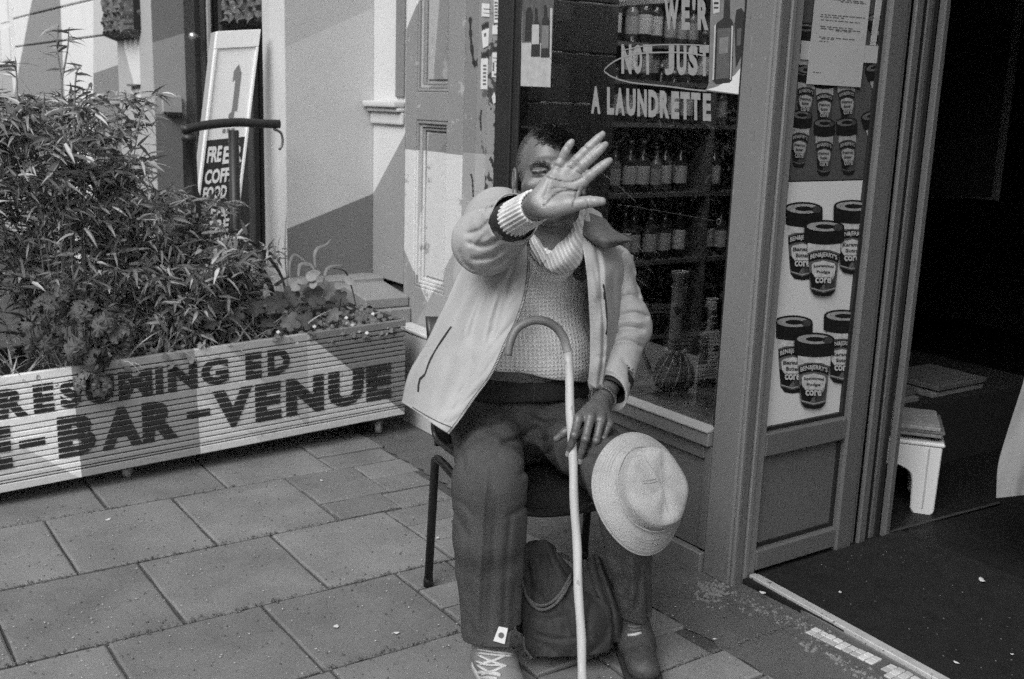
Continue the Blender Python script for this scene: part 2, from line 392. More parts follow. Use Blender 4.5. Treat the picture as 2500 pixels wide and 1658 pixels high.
leafs = thing('stacked_door_leaves', (2.33, 3.6, 0), 'edges of three stacked door leaves covered in stickers and graffiti', 'door')
for i, (a, b) in enumerate(((3.641, 3.738), (3.562, 3.638), (3.462, 3.559))):
    MB().box((x0-.004*i, a, 0), (x0+.05, b, 2.7)).build('leaf_edge', m_strip[i], leafs, bevel=.004)
MB().box((2.372, 3.46, -.008), (2.5, 6.5, 2.9)).build('masonry', M('masonry_dark', .1), shop)
# graffiti tag strokes and drips on the leaves
m_ink = M('marker_ink', .03, .5)
def stroke(pts, r, X=2.3165):
    P = np.array([AX(x, y, X) for x, y in pts]); P = spline(P, 24)
    mb = MB(); L = []; 
    for i in range(len(P)):
        t = P[min(i+1, len(P)-1)]-P[max(i-1, 0)]; nn = np.array([0, -t[2], t[1]]); nn /= np.linalg.norm(nn)+1e-9
        w = r*(.8+.4*math.sin(i*1.7)); L.append((P[i]-nn*w, P[i]+nn*w))
    mb.grid(np.array([[a, b] for a, b in L])); return mb
stroke([(1148, 42), (1149, 90), (1156, 150), (1160, 158), (1168, 145)], .011, 2.3185).build('graffiti', m_ink, leafs)
stroke([(1176, 68), (1188, 60), (1196, 64)], .012, 2.3145).build('graffiti', m_ink, leafs)
stroke([(1175, 136), (1188, 132), (1202, 122)], .013, 2.3145).build('graffiti', m_ink, leafs)
stroke([(1204, 122), (1212, 119), (1216, 122)], .010, 2.3105).build('graffiti', m_ink, leafs)
for pts, X in (([(1207, 300), (1212, 330), (1208, 372), (1214, 385)], 2.3105), ([(1196, 385), (1203, 400), (1210, 432), (1212, 460)], 2.3105), ([(1149, 425), (1153, 440), (1155, 480)], 2.3185), ([(1175, 268), (1173, 290), (1174, 318)], 2.3145)):
    stroke(pts, .010 if X < 2.312 else .006, X).build('graffiti', m_ink, leafs)
# stickers: things of their own
m_stk = M('sticker_paper', .62, .6, .12, 30); m_prn = M('sticker_print', .12, .6)
def sticker(quad, X, label, lines):
    P = [AX(x, y, X) for x, y in quad]      # tl tr br bl
    nrm = np.array([-1., 0, 0]); t = .0012
    root = thing('sticker', tuple(sum(P)/4), label, 'sticker', 'stickers on the door edges')
    MB().hexa([P[3]-nrm*0, P[2], P[1], P[0], P[3]+nrm*t, P[2]+nrm*t, P[1]+nrm*t, P[0]+nrm*t]).build('backing', m_stk, root)
    mb = MB()
    for (u0, u1, v0, v1) in lines:
        q = [(u0, v0), (u1, v0), (u1, v1), (u0, v1)]
        mb.add([(P[0]*(1-v)+P[3]*v)*(1-u)+(P[1]*(1-v)+P[2]*v)*u+nrm*(t+.0008) for u, v in q], [(0, 3, 2, 1)])
    mb.build('print', m_prn, root)
sticker([(1177, 8), (1200, 10), (1200, 42), (1176, 40)], 2.314, 'small white sticker nearest the top on the middle door edge', [(.2, .95, .38, .45), (.2, .9, .7, .74)])
sticker([(1176, 76), (1196, 68), (1192, 112), (1180, 118)], 2.314, 'torn white sticker under the hooked black marker stroke', [(.3, .6, .2, .4)])
sticker([(1175, 143), (1194, 143), (1193, 218), (1174, 218)], 2.314, 'tall white sticker with a column of print on the middle edge', [(.3, .7, .2+.12*i, .26+.12*i) for i in range(6)])
sticker([(1203, 128), (1222, 130), (1220, 190), (1201, 188)], 2.310, 'white sticker with fine print on the outermost door edge', [(.1, .9, .2, .23), (.3, .8, .35, .38), (.1, .3, .4, .75), (.3, .9, .84, .92), (.5, .9, .5, .55)])
sticker([(1203, 62), (1223, 62), (1222, 84), (1202, 84)], 2.310, 'blank greyish sticker above the fine print sticker on outermost edge', [(.6, .8, .2, .4)])
sticker([(1206, 0), (1226, 0), (1225, 56), (1207, 56)], 2.310, 'scratched dark lettered sticker at the top of the outermost door edge', [(.1, .5, .08+.14*i, .15+.14*i) for i in range(6)])
sticker([(1201, 236), (1208, 226), (1211, 250), (1205, 254)], 2.310, 'small torn white sticker scrap below the others on the outermost edge', [(.3, .5, .3, .4)])

# ------------------------------------------------------------------ the bar next door: projecting piers painted with flat shapes
XB = 1.892; YA = 4.53
bar = thing('bar_building', (2.1, 6, 0), 'bar front with projecting piers painted in pale and dark angular shapes', 'building')
A = lambda x, y: AY(x, y, YA)
m_wA = mural('pier_side_paint', .50, [(.17, [edge_plane(A(698, 560), A(911, 473), (2, YA, 0), 1)]),
    (.43, [edge_plane(A(698, 115), A(911, 20), (2.0, YA, 2.4), 1)])], bump=.35, bscale=240)
B = lambda x, y: AX(x, y, 2.322)
m_wB = mural('pier_front_paint', .60, [(.27, [edge_plane(B(987, 330), B(911, 473), (2.322, 4.2, .3), 0)])], bump=.3, bscale=240)
MB().box((XB+.0015, YA, .60), (2.325, 4.56, 3.4)).build('pier_side', m_wA, bar)
MB().box((2.322, 4.226, .59), (2.372, YA-.002, 3.4)).build('pier_face', m_wB, bar)
m_jmb = M('jamb_paint', .20, .7, .08, 5, .2, 160)
MB().box((2.310, 4.227, 1.42), (2.3215, 4.300, 3.4)).build('door_architrave', m_jmb, bar, bevel=.003)
m_pf = M('pier_front_light_paint', .56, .8, .06, 4, .25, 200, fine=.04)
# pier 1 front: turns back into the doorway
pr = [(XB, 4.534), (XB, 4.70), (XB+.02, 4.84), (XB+.07, 4.95), (XB+.16, 5.02), (XB+.26, 5.04), (XB+.26, 4.563)]
MB().prism([(x, y) for x, y in pr], 2, .60, 3.4).build('pier_front', m_pf, bar, smooth=False)
# dado mouldings on the face
for (z0, z1, xo) in ((1.375, 1.402, .06), (1.355, 1.374, .04), (1.30, 1.354, .02)):
    MB().box((2.3215-xo, 4.225, z0), (2.321, YA-.004-.0, z1)).build('dado_moulding', m_pf, bar, bevel=.008, seg=2)
# sloping plinth top and plinth
m_pl = M('plinth_paint', .26, .85, .15, 7, .5, 120, wear=.35, wear_v=.22)
MB().prism([(1.79, .53), (1.79, .50), (2.318, .50), (2.318, .60), (1.892, .60)], 1, 4.40, 5.0).build('plinth_top', m_pl, bar, bevel=.006)
MB().prism([(4.53, .597), (4.525, .50), (4.16, .50), (4.16, .548), (4.30, .566)], 0, 2.10, 2.318).build('plinth_top', m_pl, bar, bevel=.006)
MB().box((2.13, 4.14, -.008), (2.318, 4.396, .498)).build('plinth', m_pl, bar, bevel=.006)
MB().box((1.82, 4.42, -.008), (2.318, 5.0, .498)).build('plinth', m_pl, bar, bevel=.006)
MB().box((2.245, 3.60, -.008), (2.316, 4.13, .41)).build('plinth', M('plinth_light', .48, .85, .12, 6, .4, 120, wear=.3, wear_v=.25), bar, bevel=.008)
MB().box((2.235, 3.60, .412), (2.318, 4.138, .432)).build('plinth_cap', m_pf, bar, bevel=.006)
# doorway
m_dd = M('bar_door_black', .012, .4, .2, 6, spec=.4); m_dd2 = M('bar_door_frame', .035, .4, .2, 6)
MB().box((2.16, 5.02, -.008), (2.24, 6.49, 3.4)).build('door', m_dd, bar)
for (a, b, x) in ((6.30, 6.475, 2.075), (6.20, 6.27, 2.10), (5.97, 6.02, 2.12), (5.52, 5.60, 2.12)):
    MB().box((x, a, 0), (2.159, b, 3.4)).build('door_frame', m_dd2, bar, bevel=.006)
mb = MB(); q = AX(487, 90, 2.07); mb.lathe([(.006, 0), (.012, .012), (.022, .03), (.024, .042), (.018, .054), (.004, .06)], q, 14, Matrix.Rotation(-math.pi/2, 3, 'Y')); mb.build('door_knob', M('knob_brass', .75, .25, metal=.8), bar, True)
m_lt = M('door_beading_light', .35, .6, .3, 40)
MB().box((2.092, 6.10, .9), (2.108, 6.125, 2.6)).build('beading', m_lt, bar)
# far jamb and pier 2
JY = 6.48
J = lambda x, y: AY(x, y, JY)
m_j = mural('far_jamb_paint', .36, [(.20, [edge_plane(J(380, 102), J(460, 78), (2, JY, 3), 1)]), (.17, [((0, 0, -1), -J(420, 279)[2])])], bump=.25)
MB().box((XB, JY, -.008), (2.3, 6.52, 3.4)).build('jamb', m_j, bar)
MB().box((1.93, JY-.03, J(420, 275)[2]), (2.045, JY-.001, J(420, 234)[2])).build('dado_moulding', m_j, bar, bevel=.004)
MB().box((1.95, JY-.05, J(420, 281)[2]), (2.04, JY-.001, J(420, 276)[2])).build('dado_moulding', m_dd2, bar)
Q = lambda x, y: AX(x, y, XB)
tri2 = [edge_plane(Q(297, 90), Q(345, 270), Q(335, 90), 0), edge_plane(Q(340, 90), Q(346, 270), Q(300, 90), 0)]
m_p2 = mural('second_pier_paint', .42, [(.68, tri2)], bump=.25)
MB().box((XB-.002, 6.482, -.008), (2.3, 7.24, 3.4)).build('pier_front', m_p2, bar)
MB().box((XB-.03, 6.75, Q(330, 211)[2]), (XB-.003, 6.95, Q(330, 206)[2])).build('dado_moulding', m_dd2, bar)
# further wall, rusticated white with a grey painted shape
XW = 1.95; Wp = lambda x, y: AX(x, y, XW)
arch = [edge_plane(Wp(78, 0), Wp(60, 95), Wp(120, 60), 0), edge_plane(Wp(147, 0), Wp(160, 300), Wp(100, 100), 0)]
gr2 = [edge_plane(Wp(228, 100), Wp(228, 300), Wp(260, 100), 0)]
gr3 = gr2+[edge_plane(Wp(232, 178), Wp(292, 157), Wp(260, 250), 0)]
lo3 = [edge_plane(Wp(0, 125), Wp(40, 180), Wp(0, 300), 0), edge_plane(Wp(24, 125), Wp(40, 300), Wp(0, 300), 0)]
m_fw = mural('far_wall_paint', .72, [(.26, arch), (.52, gr2), (.22, gr3), (.4, lo3)], bump=.2)
zs = sorted([-.008, Wp(180, 250)[2], Wp(180, 96)[2], Wp(180, 10)[2], 2.75, 3.4])
for a, b in zip(zs[:-1], zs[1:]):
    MB().box((XW, 7.245, a+.006), (2.3, 16, b-.006)).build('wall_course', m_fw, bar, bevel=.005)
MB().box((XW+.03, 7.245, -.008), (2.28, 16, 3.39)).build('wall_core', M('wall_joint', .3), bar)
wf = MB().box((XW-.03, 10.95, 1.62), (XW-.001, 12.5, 2.7)).build('window', M('far_window_frame', .75), bar)
for a, b in ((11.0, 11.4), (11.5, 11.9)):
    for c, d in ((1.66, 1.95), (2.0, 2.5)):
        MB().box((XW-.036, a, c), (XW-.0305, b, d)).build('pane', M('far_pane', .45, .2), wf)
MB().box((1.88, 4.3, 3.41), (2.5, 16, 7)).build('upper_wall', m_pf, bar)
MB().box((2.28, -6, 4.21), (2.6, 4.29, 7)).build('upper_wall', m_pf, shop)
# carved brackets
m_carve = M('carved_wood', .10, .7, .5, 60, 1.0, 60, wear=.4, wear_v=.3, wear_scale=70)
def carved(P, w, h, dpt, label):
    """box with deep ragged relief, P = lower centre, facing -X-Y"""
    root = thing('carved_bracket', tuple(P), label, 'carved ornament', 'carved ornaments on the bar front')
    nu, nv = 26, 40; rr = np.random.default_rng(int(P[1]*100)); v = []
    for i in range(nv):
        for j in range(nu):
            a, b = j/(nu-1)-.5, i/(nv-1)
            edge = .012*math.sin(b*47+rr.random()*2)+(.02*math.sin(a*23) if b < .06 else 0)
            wz = w*(1+edge*2)
            rel = dpt*(.75 if abs(a) < .33 and b > .2 else 1.0)*(1+.22*math.sin(b*70)*math.cos(a*31))+rr.normal(0, .007)
            if abs(a) > .49: rel = 0
            if i == 0: rel = 0
            v.append((-rel, -a*wz, b*h+(.018*math.sin(a*29) if i < 3 else 0)))
    f = [(i*nu+j, i*nu+j+1, (i+1)*nu+j+1, (i+1)*nu+j) for i in range(nv-1) for j in range(nu-1)]
    v = [(P[0]+x, P[1]+y, P[2]+z) for x, y, z in v]
    link('carving', mesh('carving', v, f), m_carve, root)
    MB().box((P[0]-dpt*.4, P[1]-w*.5, P[2]+.04), (P[0]+.0, P[1]+w*.5, P[2]+h)).build('backboard', m_dd, root)
    return root
q = AX(312, 92, XB-.004); carved((XB-.005, q[1]-.03, q[2]), .52, .9, .09, 'dark carved bracket hanging on the second pale pier')
q = AX(588, 75, 2.05); carved((2.155, q[1], q[2]+.02), .60, .9, .10, 'dark carved bracket hanging in the black doorway above the sign')
# ------------------------------------------------------------------ the other side of the street (seen in the window's reflection)
m_brk = M('terrace_brick', .10, .9, .25, 8, .3, 40); m_stn = M('terrace_stone', .26, .8); m_tgl = M('terrace_glass', .02, .12, spec=.6); m_slt = M('terrace_slate', .05)
for bi, (y0, y1, hh) in enumerate(((-22, -10.5, 9.0), (-10.4, 1.0, 9.6), (1.1, 12.5, 8.8), (12.6, 24, 9.4), (24.1, 36, 9.0))):
    t = thing('terrace_house', (-14.5, (y0+y1)/2, 0), 'brick terraced house across the street, number %s along the row' % ('one', 'two', 'three', 'four', 'five')[bi], 'building', 'terraced houses across the street')
    w = MB().box((-22, y0, -.14), (-14.5, y1, hh)).build('wall', m_brk, t)
    MB().prism([(-22.3, hh), (-14.2, hh), (-18.2, hh+2.6)], 1, y0, y1).build('roof', m_slt, t)
    n = 4; dy = (y1-y0)/n
    for f in range(3):
        for k in range(n):
            yc = y0+dy*(k+.5); z0 = .9+2.9*f
            if f == 0 and k == 1:
                MB().box((-14.49, yc-.5, -.13), (-14.40, yc+.5, 2.2)).build('door', m_slt, t); continue
            fr_ = MB().box((-14.49, yc-.62, z0), (-14.42, yc+.62, z0+1.7)).build('window', m_stn, t)
            for a, b in ((-.54, -.03), (.03, .54)): MB().box((-14.418, yc+a, z0+.08), (-14.41, yc+b, z0+1.62)).build('pane', m_tgl, fr_)
MB().box((-14.4, -22, -.138), (-14, 36, -.02)).build('far_kerb', m_slab[1]); tag(bpy.data.objects['far_kerb'], kind='structure')
# ------------------------------------------------------------------ planter trough on castors, with painted slats
PO = np.array([.538, 3.80]); PE = np.array([2.150, 3.885]); PL = np.linalg.norm(PE-PO); PU = (PE-PO)/PL; PN = np.array([PU[1], -PU[0]])   # PN points to the viewer
def pz0(s): return .052+(.088-.052)*s/PL
def ph(s): return .407+(.418-.407)*s/PL
def pst(x, y):
    r = _ray(x, y); t = np.dot(PO-CC[:2], PN)/np.dot(r[:2], PN); P = CC+r*t
    s = np.dot(P[:2]-PO, PU); return s, (P[2]-pz0(s))/ph(s)
def pp(s, t, out=0.0):
    q = PO+PU*s+PN*out; return np.array([q[0], q[1], pz0(s)+t*ph(s)])
def pq(x, y): s, t = pst(x, y); return pp(s, t)
S0, S1 = -.75, PL
planter = thing('planter', (1.3, 4.0, 0), 'long slatted wooden planter with painted letters standing on castors', 'planter')
tops = [1.0, .918]
gap = [.918-.0475*i for i in range(1, 7)]; tops += gap
tops.append(gap[-1]-.075); last = tops[-1]
k = 11; tops += [last-(last-.0)*i/k for i in range(1, k+1)]
tops[-1] = 0.0; tops[-2] = .075
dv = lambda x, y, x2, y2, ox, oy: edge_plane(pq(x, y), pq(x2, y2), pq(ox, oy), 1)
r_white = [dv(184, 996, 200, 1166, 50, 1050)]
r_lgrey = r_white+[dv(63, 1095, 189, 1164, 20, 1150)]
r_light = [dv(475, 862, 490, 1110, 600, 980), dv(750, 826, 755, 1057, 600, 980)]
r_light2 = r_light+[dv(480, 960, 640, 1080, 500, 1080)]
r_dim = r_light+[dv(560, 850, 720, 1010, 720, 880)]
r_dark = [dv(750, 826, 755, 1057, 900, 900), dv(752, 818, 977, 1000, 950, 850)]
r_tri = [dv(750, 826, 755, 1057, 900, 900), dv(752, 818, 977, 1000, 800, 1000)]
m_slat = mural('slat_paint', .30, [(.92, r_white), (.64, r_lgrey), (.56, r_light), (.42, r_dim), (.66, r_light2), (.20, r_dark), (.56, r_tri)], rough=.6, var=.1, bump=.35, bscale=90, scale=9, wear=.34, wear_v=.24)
m_let = M('black_letter_paint', .028, .55, .3, 14, .3, 90, wear=.30, wear_v=.13, wear_scale=30)
m_pin = M('planter_inside', .04, .9)
letters = [('R', -6, 66, 0), ('E', 80, 131, 0), ('S', 145, 197, 0), ('U', 208, 278, 0), ('M', 288, 371, 0), ('I', 378, 397, 0), ('N', 408, 481, 0), ('G', 489, 557, 0), ('E', 598, 638, 0), ('D', 652, 707, 0),
           ('E', -30, 28, 1), ('-', 46, 110, 2), ('B', 140, 233, 1), ('A', 246, 346, 1), ('R', 346, 433, 1), ('-', 455, 512, 2), ('V', 518, 617, 1), ('E', 622, 686, 1), ('N', 697, 790, 1), ('U', 800, 887, 1), ('E', 893, 955, 1)]
def tl(x, y): return pst(x, y)[1]
tb0, tt0 = (tl(33, 1017)+tl(520, 938)+tl(680, 915))/3, (tl(33, 950)+tl(520, 873)+tl(680, 850))/3
tb1, tt1 = (tl(150, 1117)+tl(560, 1043)+tl(920, 977))/3, (tl(150, 1013)+tl(560, 955)+tl(920, 888))/3
LB = []        # lettering in (s,t) space
ylin = lambda x, row: (980-.165*x) if row == 0 else (1092-.178*x)
for ch, xa, xb, row in letters:
    ym = ylin((xa+xb)/2, 1 if row else 0)
    sa, sb = pst(xa, ym+.17*(xb-xa)/2)[0], pst(xb, ym-.17*(xb-xa)/2)[0]
    tb, tt = (tb0, tt0) if row == 0 else (tb1, tt1)
    if row == 2: c = (tb+tt)/2; tb, tt = c-.035, c+.035
    v, f, a = text_mesh(ch, .065)
    LB.append((np.column_stack([sa+v[:, 0]*(sb-sa), tb+v[:, 1]*(tt-tb)]), f))
for i in range(len(tops)-1):
    t1, t0 = tops[i]-.0056, tops[i+1]+.0056
    if i == len(tops)-2: t0 = 0
    mb = MB(); o = random.uniform(-.0012, .0012); ks = 9
    # a slat as a long bar with slightly uneven face
    vs = []
    for a in range(ks+1):
        s = S0+(S1-S0)*a/ks; e = o+random.uniform(-.0008, .0008)
        vs += [pp(s, t0, e), pp(s, t1, e), pp(s, t1, -.02), pp(s, t0, -.02)]
    fs = [(a*4+j, a*4+(j+1) % 4, a*4+4+(j+1) % 4, a*4+4+j) for a in range(ks) for j in range(4)]+[(0, 1, 2, 3), (ks*4+3, ks*4+2, ks*4+1, ks*4)]
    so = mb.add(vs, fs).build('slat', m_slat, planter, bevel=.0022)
    # lettering clipped to this slat
    bm = bmesh.new()
    for V2, f in LB:
        if V2[:, 1].max() < t0 or V2[:, 1].min() > t1: continue
        bv = [bm.verts.new((p[0], p[1], 0)) for p in V2]
        for q in f:
            try: bm.faces.new([bv[j] for j in q])
            except ValueError: pass
    for co, no in (((0, t0+.0008, 0), (0, -1, 0)), ((0, t1-.0008, 0), (0, 1, 0))):
        bmesh.ops.bisect_plane(bm, geom=bm.verts[:]+bm.edges[:]+bm.faces[:], plane_co=co, plane_no=no, clear_outer=True)
    if len(bm.faces):
        for v in bm.verts: v.co = Vector(pp(v.co.x, v.co.y, .0032+random.uniform(0, .0001)))
        me = bpy.data.meshes.new('lettering'); bm.to_mesh(me); lo = link('lettering', me, m_let, so, kind='stuff')
    bm.free()
mb = MB()
for sgn in (0,):
    mb.hexa([pp(S0, .01, -.045), pp(S1-.005, .01, -.045), pp(S1-.005, .01, -.022), pp(S0, .01, -.022), pp(S0, .97, -.045), pp(S1-.005, .97, -.045), pp(S1-.005, .97, -.022), pp(S0, .97, -.022)])
mb.build('backing_board', m_pin, planter)
def box_st(mb, s0, s1, t0, t1, o0, o1):
    return mb.hexa([pp(s0, t0, o0), pp(s1, t0, o0), pp(s1, t0, o1), pp(s0, t0, o1), pp(s0, t1, o0), pp(s1, t1, o0), pp(s1, t1, o1), pp(s0, t1, o1)])
box_st(MB(), S1-.03, S1, .0, .985, -.42, -.024).build('end_board', m_pin, planter)
box_st(MB(), S0, S0+.03, .0, .985, -.42, -.024).build('end_board', m_pin, planter)
box_st(MB(), S0, S1, .0, .985, -.45, -.422).build('rear_board', m_pin, planter)
box_st(MB(), S0+.03, S1-.03, .0, .05, -.42, -.05).build('base_board', m_pin, planter)
m_soil = M('soil', .035, .95, .4, 40, 1, 60)
box_st(MB(), S0+.03, S1-.031, .06, .88, -.42, -.047).build('soil', m_soil, planter)
m_wheel = M('castor_wheel', .30, .5, .2, 40); m_fork = M('castor_fork', .10, .4, metal=.6); m_blk = M('castor_block', .05, .9)
for (x, y, dd) in ((330, 1172, -.06), (945, 1050, -.05), (-420, 1290, -.06)):
    s, _ = pst(x, y); c = pp(s, 0, dd-.02); r = max(.026, (c[2]-.012)/2*1.0); h = c[2]
    r = .033
    bl = box_st(MB(), s-.06, s+.07, -.035, 0.0, dd-.07, dd+.03).build('castor_block', m_blk, planter)
    R = Matrix.Rotation(math.pi/2, 3, 'X') @ Matrix.Rotation(.0, 3, 'Y'); R = Matrix.Rotation(.9, 3, 'Z') @ R
    w = MB().lathe([(.006, -.012), (r*.8, -.012), (r, -.008), (r, .008), (r*.8, .012), (.006, .012)], (c[0], c[1], r), 20, R).build('castor', m_wheel, planter, True)
    a = Vector((math.cos(.9), math.sin(.9), 0)); nn = Vector((-a.y, a.x, 0))*.016
    mb = MB()
    for q in (nn, -nn):
        mb.tube([(c[0]+q.x, c[1]+q.y, r), (c[0]+q.x, c[1]+q.y, r*1.8), (c[0]+q.x*.3, c[1]+q.y*.3, max(h-.015, r*1.9))], .005, 6)
    mb.build('fork', m_fork, w)

# ------------------------------------------------------------------ plants in the trough
m_leafs = [M('bamboo_leaf_%d' % i, v, .32, .25, 40, spec=.7) for i, v in enumerate((.10, .23, .38, .50))]
m_cane = M('cane', .22, .6, .25, 30)
def leaf_strip(mb, base, d, length, width, droop, roll=0.0, nseg=4, tipw=0.05, basew=.25, fold=.25):
    d = np.array(d, float); d /= np.linalg.norm(d); side = np.cross(d, [0, 0, 1.0]); 
    if np.linalg.norm(side) < 1e-3: side = np.array([1.0, 0, 0])
    side /= np.linalg.norm(side); up = np.cross(side, d)
    side = side*math.cos(roll)+up*math.sin(roll); up = np.cross(side, d)
    p = np.array(base, float); rows = []
    for i in range(nseg+1):
        t = i/nseg; w = width*.5*(basew+(1-basew)*math.sin(math.pi*min(t*1.15+.12, 1.0))**.8) if t < .98 else width*.5*tipw
        rows.append([p-side*w+up*w*fold, p.copy(), p+side*w+up*w*fold])
        d = d+np.array([0, 0, -droop/nseg]); d /= np.linalg.norm(d); p = p+d*length/nseg
    mb.grid(np.array(rows))
def bamboo(cx, cy, zsoil, n_cane, hmin, hmax, spread, per, label, lean=(0, 0), seed=1):
    rr = random.Random(seed); root = thing('bamboo_plant', (cx, cy, zsoil), label, 'plant', 'bushy bamboo in the planter')
    mbs = [MB() for _ in m_leafs]
    for c in range(n_cane):
        a = rr.uniform(0, 2*math.pi); h = rr.uniform(hmin, hmax); rad = rr.random()**.6
        ex, ey = cx+math.cos(a)*spread[0]*rad+lean[0]*h, cy+math.sin(a)*spread[1]*rad+lean[1]*h
        bx, by = cx+math.cos(a)*spread[0]*.5*rad, cy+math.sin(a)*min(.12, spread[1]*.5)*rad
        P = spline([(bx, by, zsoil), ((bx*.6+ex*.4)+rr.uniform(-.02, .02), by*.6+ey*.4, zsoil+h*.55), (ex, ey, zsoil+h*.97), (ex+.3*(ex-bx), ey+.3*(ey-by), zsoil+h)], 14)
        MB().tube(P, [.0032*(1-.7*i/13) for i in range(14)], 5).build('stem', m_cane, root)
        for k in range(int(per*2.6)):
            t = rr.uniform(.12, 1.0)**.85; q = P[min(int(t*13), 13)]+np.array([rr.gauss(0, .03), rr.gauss(0, .03), rr.gauss(0, .02)])
            # a spray of leaves
            az = rr.uniform(0, 2*math.pi)
            for u in range(rr.choice((3, 4, 5))):
                b = az+rr.gauss(0, .75); el = rr.gauss(.15, .5)
                L = rr.uniform(.034, .085); 
                pnt = q+np.array([math.cos(az), math.sin(az), .2])*(.018*u)
                leaf_strip(mbs[min(3, int(abs(rr.gauss(1.2, 1.0))))], pnt, (math.cos(b)*math.cos(el), math.sin(b)*math.cos(el), math.sin(el)), L, L*rr.uniform(.13, .22), rr.uniform(.1, 1.1), rr.gauss(0, .9), 3, .05)
    for q, mt in zip(mbs, m_leafs):
        if q.v: q.build('foliage', mt, root, True, kind='stuff')
    return root
ZS = .42
bamboo(.42, 4.02, ZS, 34, .60, .97, (.34, .22), 20, 'tallest dense bamboo at the left end of the planter', seed=3)
bamboo(.86, 4.02, ZS, 32, .55, .98, (.28, .22), 20, 'bamboo bush in the middle left of the planter', seed=5)
bamboo(1.20, 4.02, ZS, 28, .24, .62, (.26, .20), 19, 'lower bamboo bush in front of the leaning sign', seed=8)
bamboo(1.40, 4.04, ZS, 20, .14, .42, (.17, .16), 15, 'shortest bamboo clump next to the strap leaved plant', lean=(.02, 0), seed=9)
bamboo(.02, 4.0, ZS, 26, .35, 1.0, (.34, .2), 16, 'bamboo cut by the left edge of the photograph', seed=13)
# a few bare or taller shoots
tw = thing('bamboo_shoot', (.62, 4.0, ZS), 'thin tall bamboo shoots rising above the rest of the bush', 'plant', 'bushy bamboo in the planter')
mbt = MB()
for pts in ([(150, 330), (150, 200), (140, 120), (143, 60)], [(150, 200), (165, 120), (168, 70)], [(180, 330), (185, 190), (200, 160)], [(205, 720), (200, 600), (197, 470), (196, 440)], [(330, 330), (355, 250), (385, 225)], [(45, 300), (40, 180), (38, 150)]):
    P = spline([AY(x, y, 3.93) for x, y in pts], 10); MB().tube(P, [.004-.0025*i/9 for i in range(10)], 6).build('stem', m_cane, tw)
    if pts[0][1] > 700: continue
    for k in range(11):
        q = P[4+k % 6]; a = random.uniform(0, 6.28); L = random.uniform(.05, .09)
        leaf_strip(mbt, q, (math.cos(a), math.sin(a), random.uniform(-.3, .8)), L, L*.14, random.uniform(.1, .8), random.gauss(0, .8), 3)
mbt.build('foliage', m_leafs[1], tw, True, kind='stuff')

# curly kale spilling over the front
m_kale = [M('kale_%d' % i, v, .7, .3, 60) for i, v in enumerate((.075, .11, .15))]
kale = thing('curly_kale', tuple(pp(pst(170, 830)[0], .9, -.06)), 'clump of tightly curled kale spilling over the planter front', 'plant')
rk = random.Random(4)
def frill(mb, c, R, nrm, ruff):
    nrm = Vector(nrm).normalized(); q = nrm.to_track_quat('Z', 'Y').to_matrix(); nr, na = 5, 30; vs = []; ph1 = rk.uniform(0, 6)
    for i in range(nr+1):
        t = i/nr
        for j in range(na):
            a = 2*math.pi*j/na; r = R*t*(1+.18*math.sin(3*a+ph1)*t)
            z = R*(.45*(1-t*t))+ruff*R*(t**2)*(math.sin(a*8+ph1*3)*.5+math.sin(a*13+ph1)*.5)
            p = q @ Vector((r*math.cos(a)+.1*R*t*math.sin(a*11), r*math.sin(a)+.1*R*t*math.cos(a*9), z)); vs.append((c[0]+p.x, c[1]+p.y, c[2]+p.z))
    mb.add(vs, [(i*na+j, i*na+(j+1) % na, (i+1)*na+(j+1) % na, (i+1)*na+j) for i in range(nr) for j in range(na)])
for cx, cy, o, rr_, cnt in ((85, 805, .02, .05, 14), (130, 760, -.02, .05, 14), (165, 735, -.06, .05, 12), (215, 770, .0, .05, 14), (250, 800, .03, .05, 14), (180, 850, .05, .045, 12), (225, 880, .06, .045, 14), (290, 830, .02, .045, 11), (205, 930, .07, .04, 9), (240, 940, .06, .035, 8), (60, 850, .0, .04, 8), (120, 840, .03, .045, 10)):
    mb = MB(); s, t = pst(cx, cy); c0 = pp(s, t, o-.03)
    for k in range(cnt):
        d = Vector((rk.gauss(0, 1), rk.gauss(-.5, 1), rk.gauss(.5, .8))).normalized()
        frill(mb, (c0[0]+d.x*rr_*.8, c0[1]+d.y*rr_*.7, c0[2]+d.z*rr_*.8), rk.uniform(.016, .028), d, rk.uniform(.5, .9))
    mb.build('leaf', rk.choice(m_kale), kale, True)

# broad dark ivy-like leaves, strap leaves, curled dry leaf, ground cover
m_ivy = M('ivy_leaf', .065, .55, .25, 40, spec=.4); m_ivy2 = M('ivy_leaf_pale', .13, .5, .25, 40)
m_strap = M('strap_leaf', .045, .4, .2, 30); m_pale = M('pale_leaf', .24, .55, .25, 30); m_grey = M('grey_leaf', .22, .6, .25, 40); m_white = M('white_petal', .62, .6)
def lobed(mb, c, R, nrm, rot, lobes=5):
    q = Vector(nrm).normalized().to_track_quat('Z', 'Y').to_matrix(); na = 30; vs = [tuple(c)]
    for j in range(na):
        a = 2*math.pi*j/na; r = R*(.62+.38*abs(math.cos(lobes*.5*a))**.7)*(1-.25*(1+math.cos(a-math.pi))*.5)
        p = q @ Vector((r*math.cos(a+rot), r*math.sin(a+rot), R*.14*math.sin(2*a+rot)-R*.15)); vs.append((c[0]+p.x, c[1]+p.y, c[2]+p.z))
    mb.add(vs, [(0, 1+j, 1+(j+1) % na) for j in range(na)])
ivy = thing('ivy_plant', tuple(pp(pst(760, 780)[0], .9, -.1)), 'dark broad lobed ivy leaves along the right half of the planter', 'plant')
ri = random.Random(21)
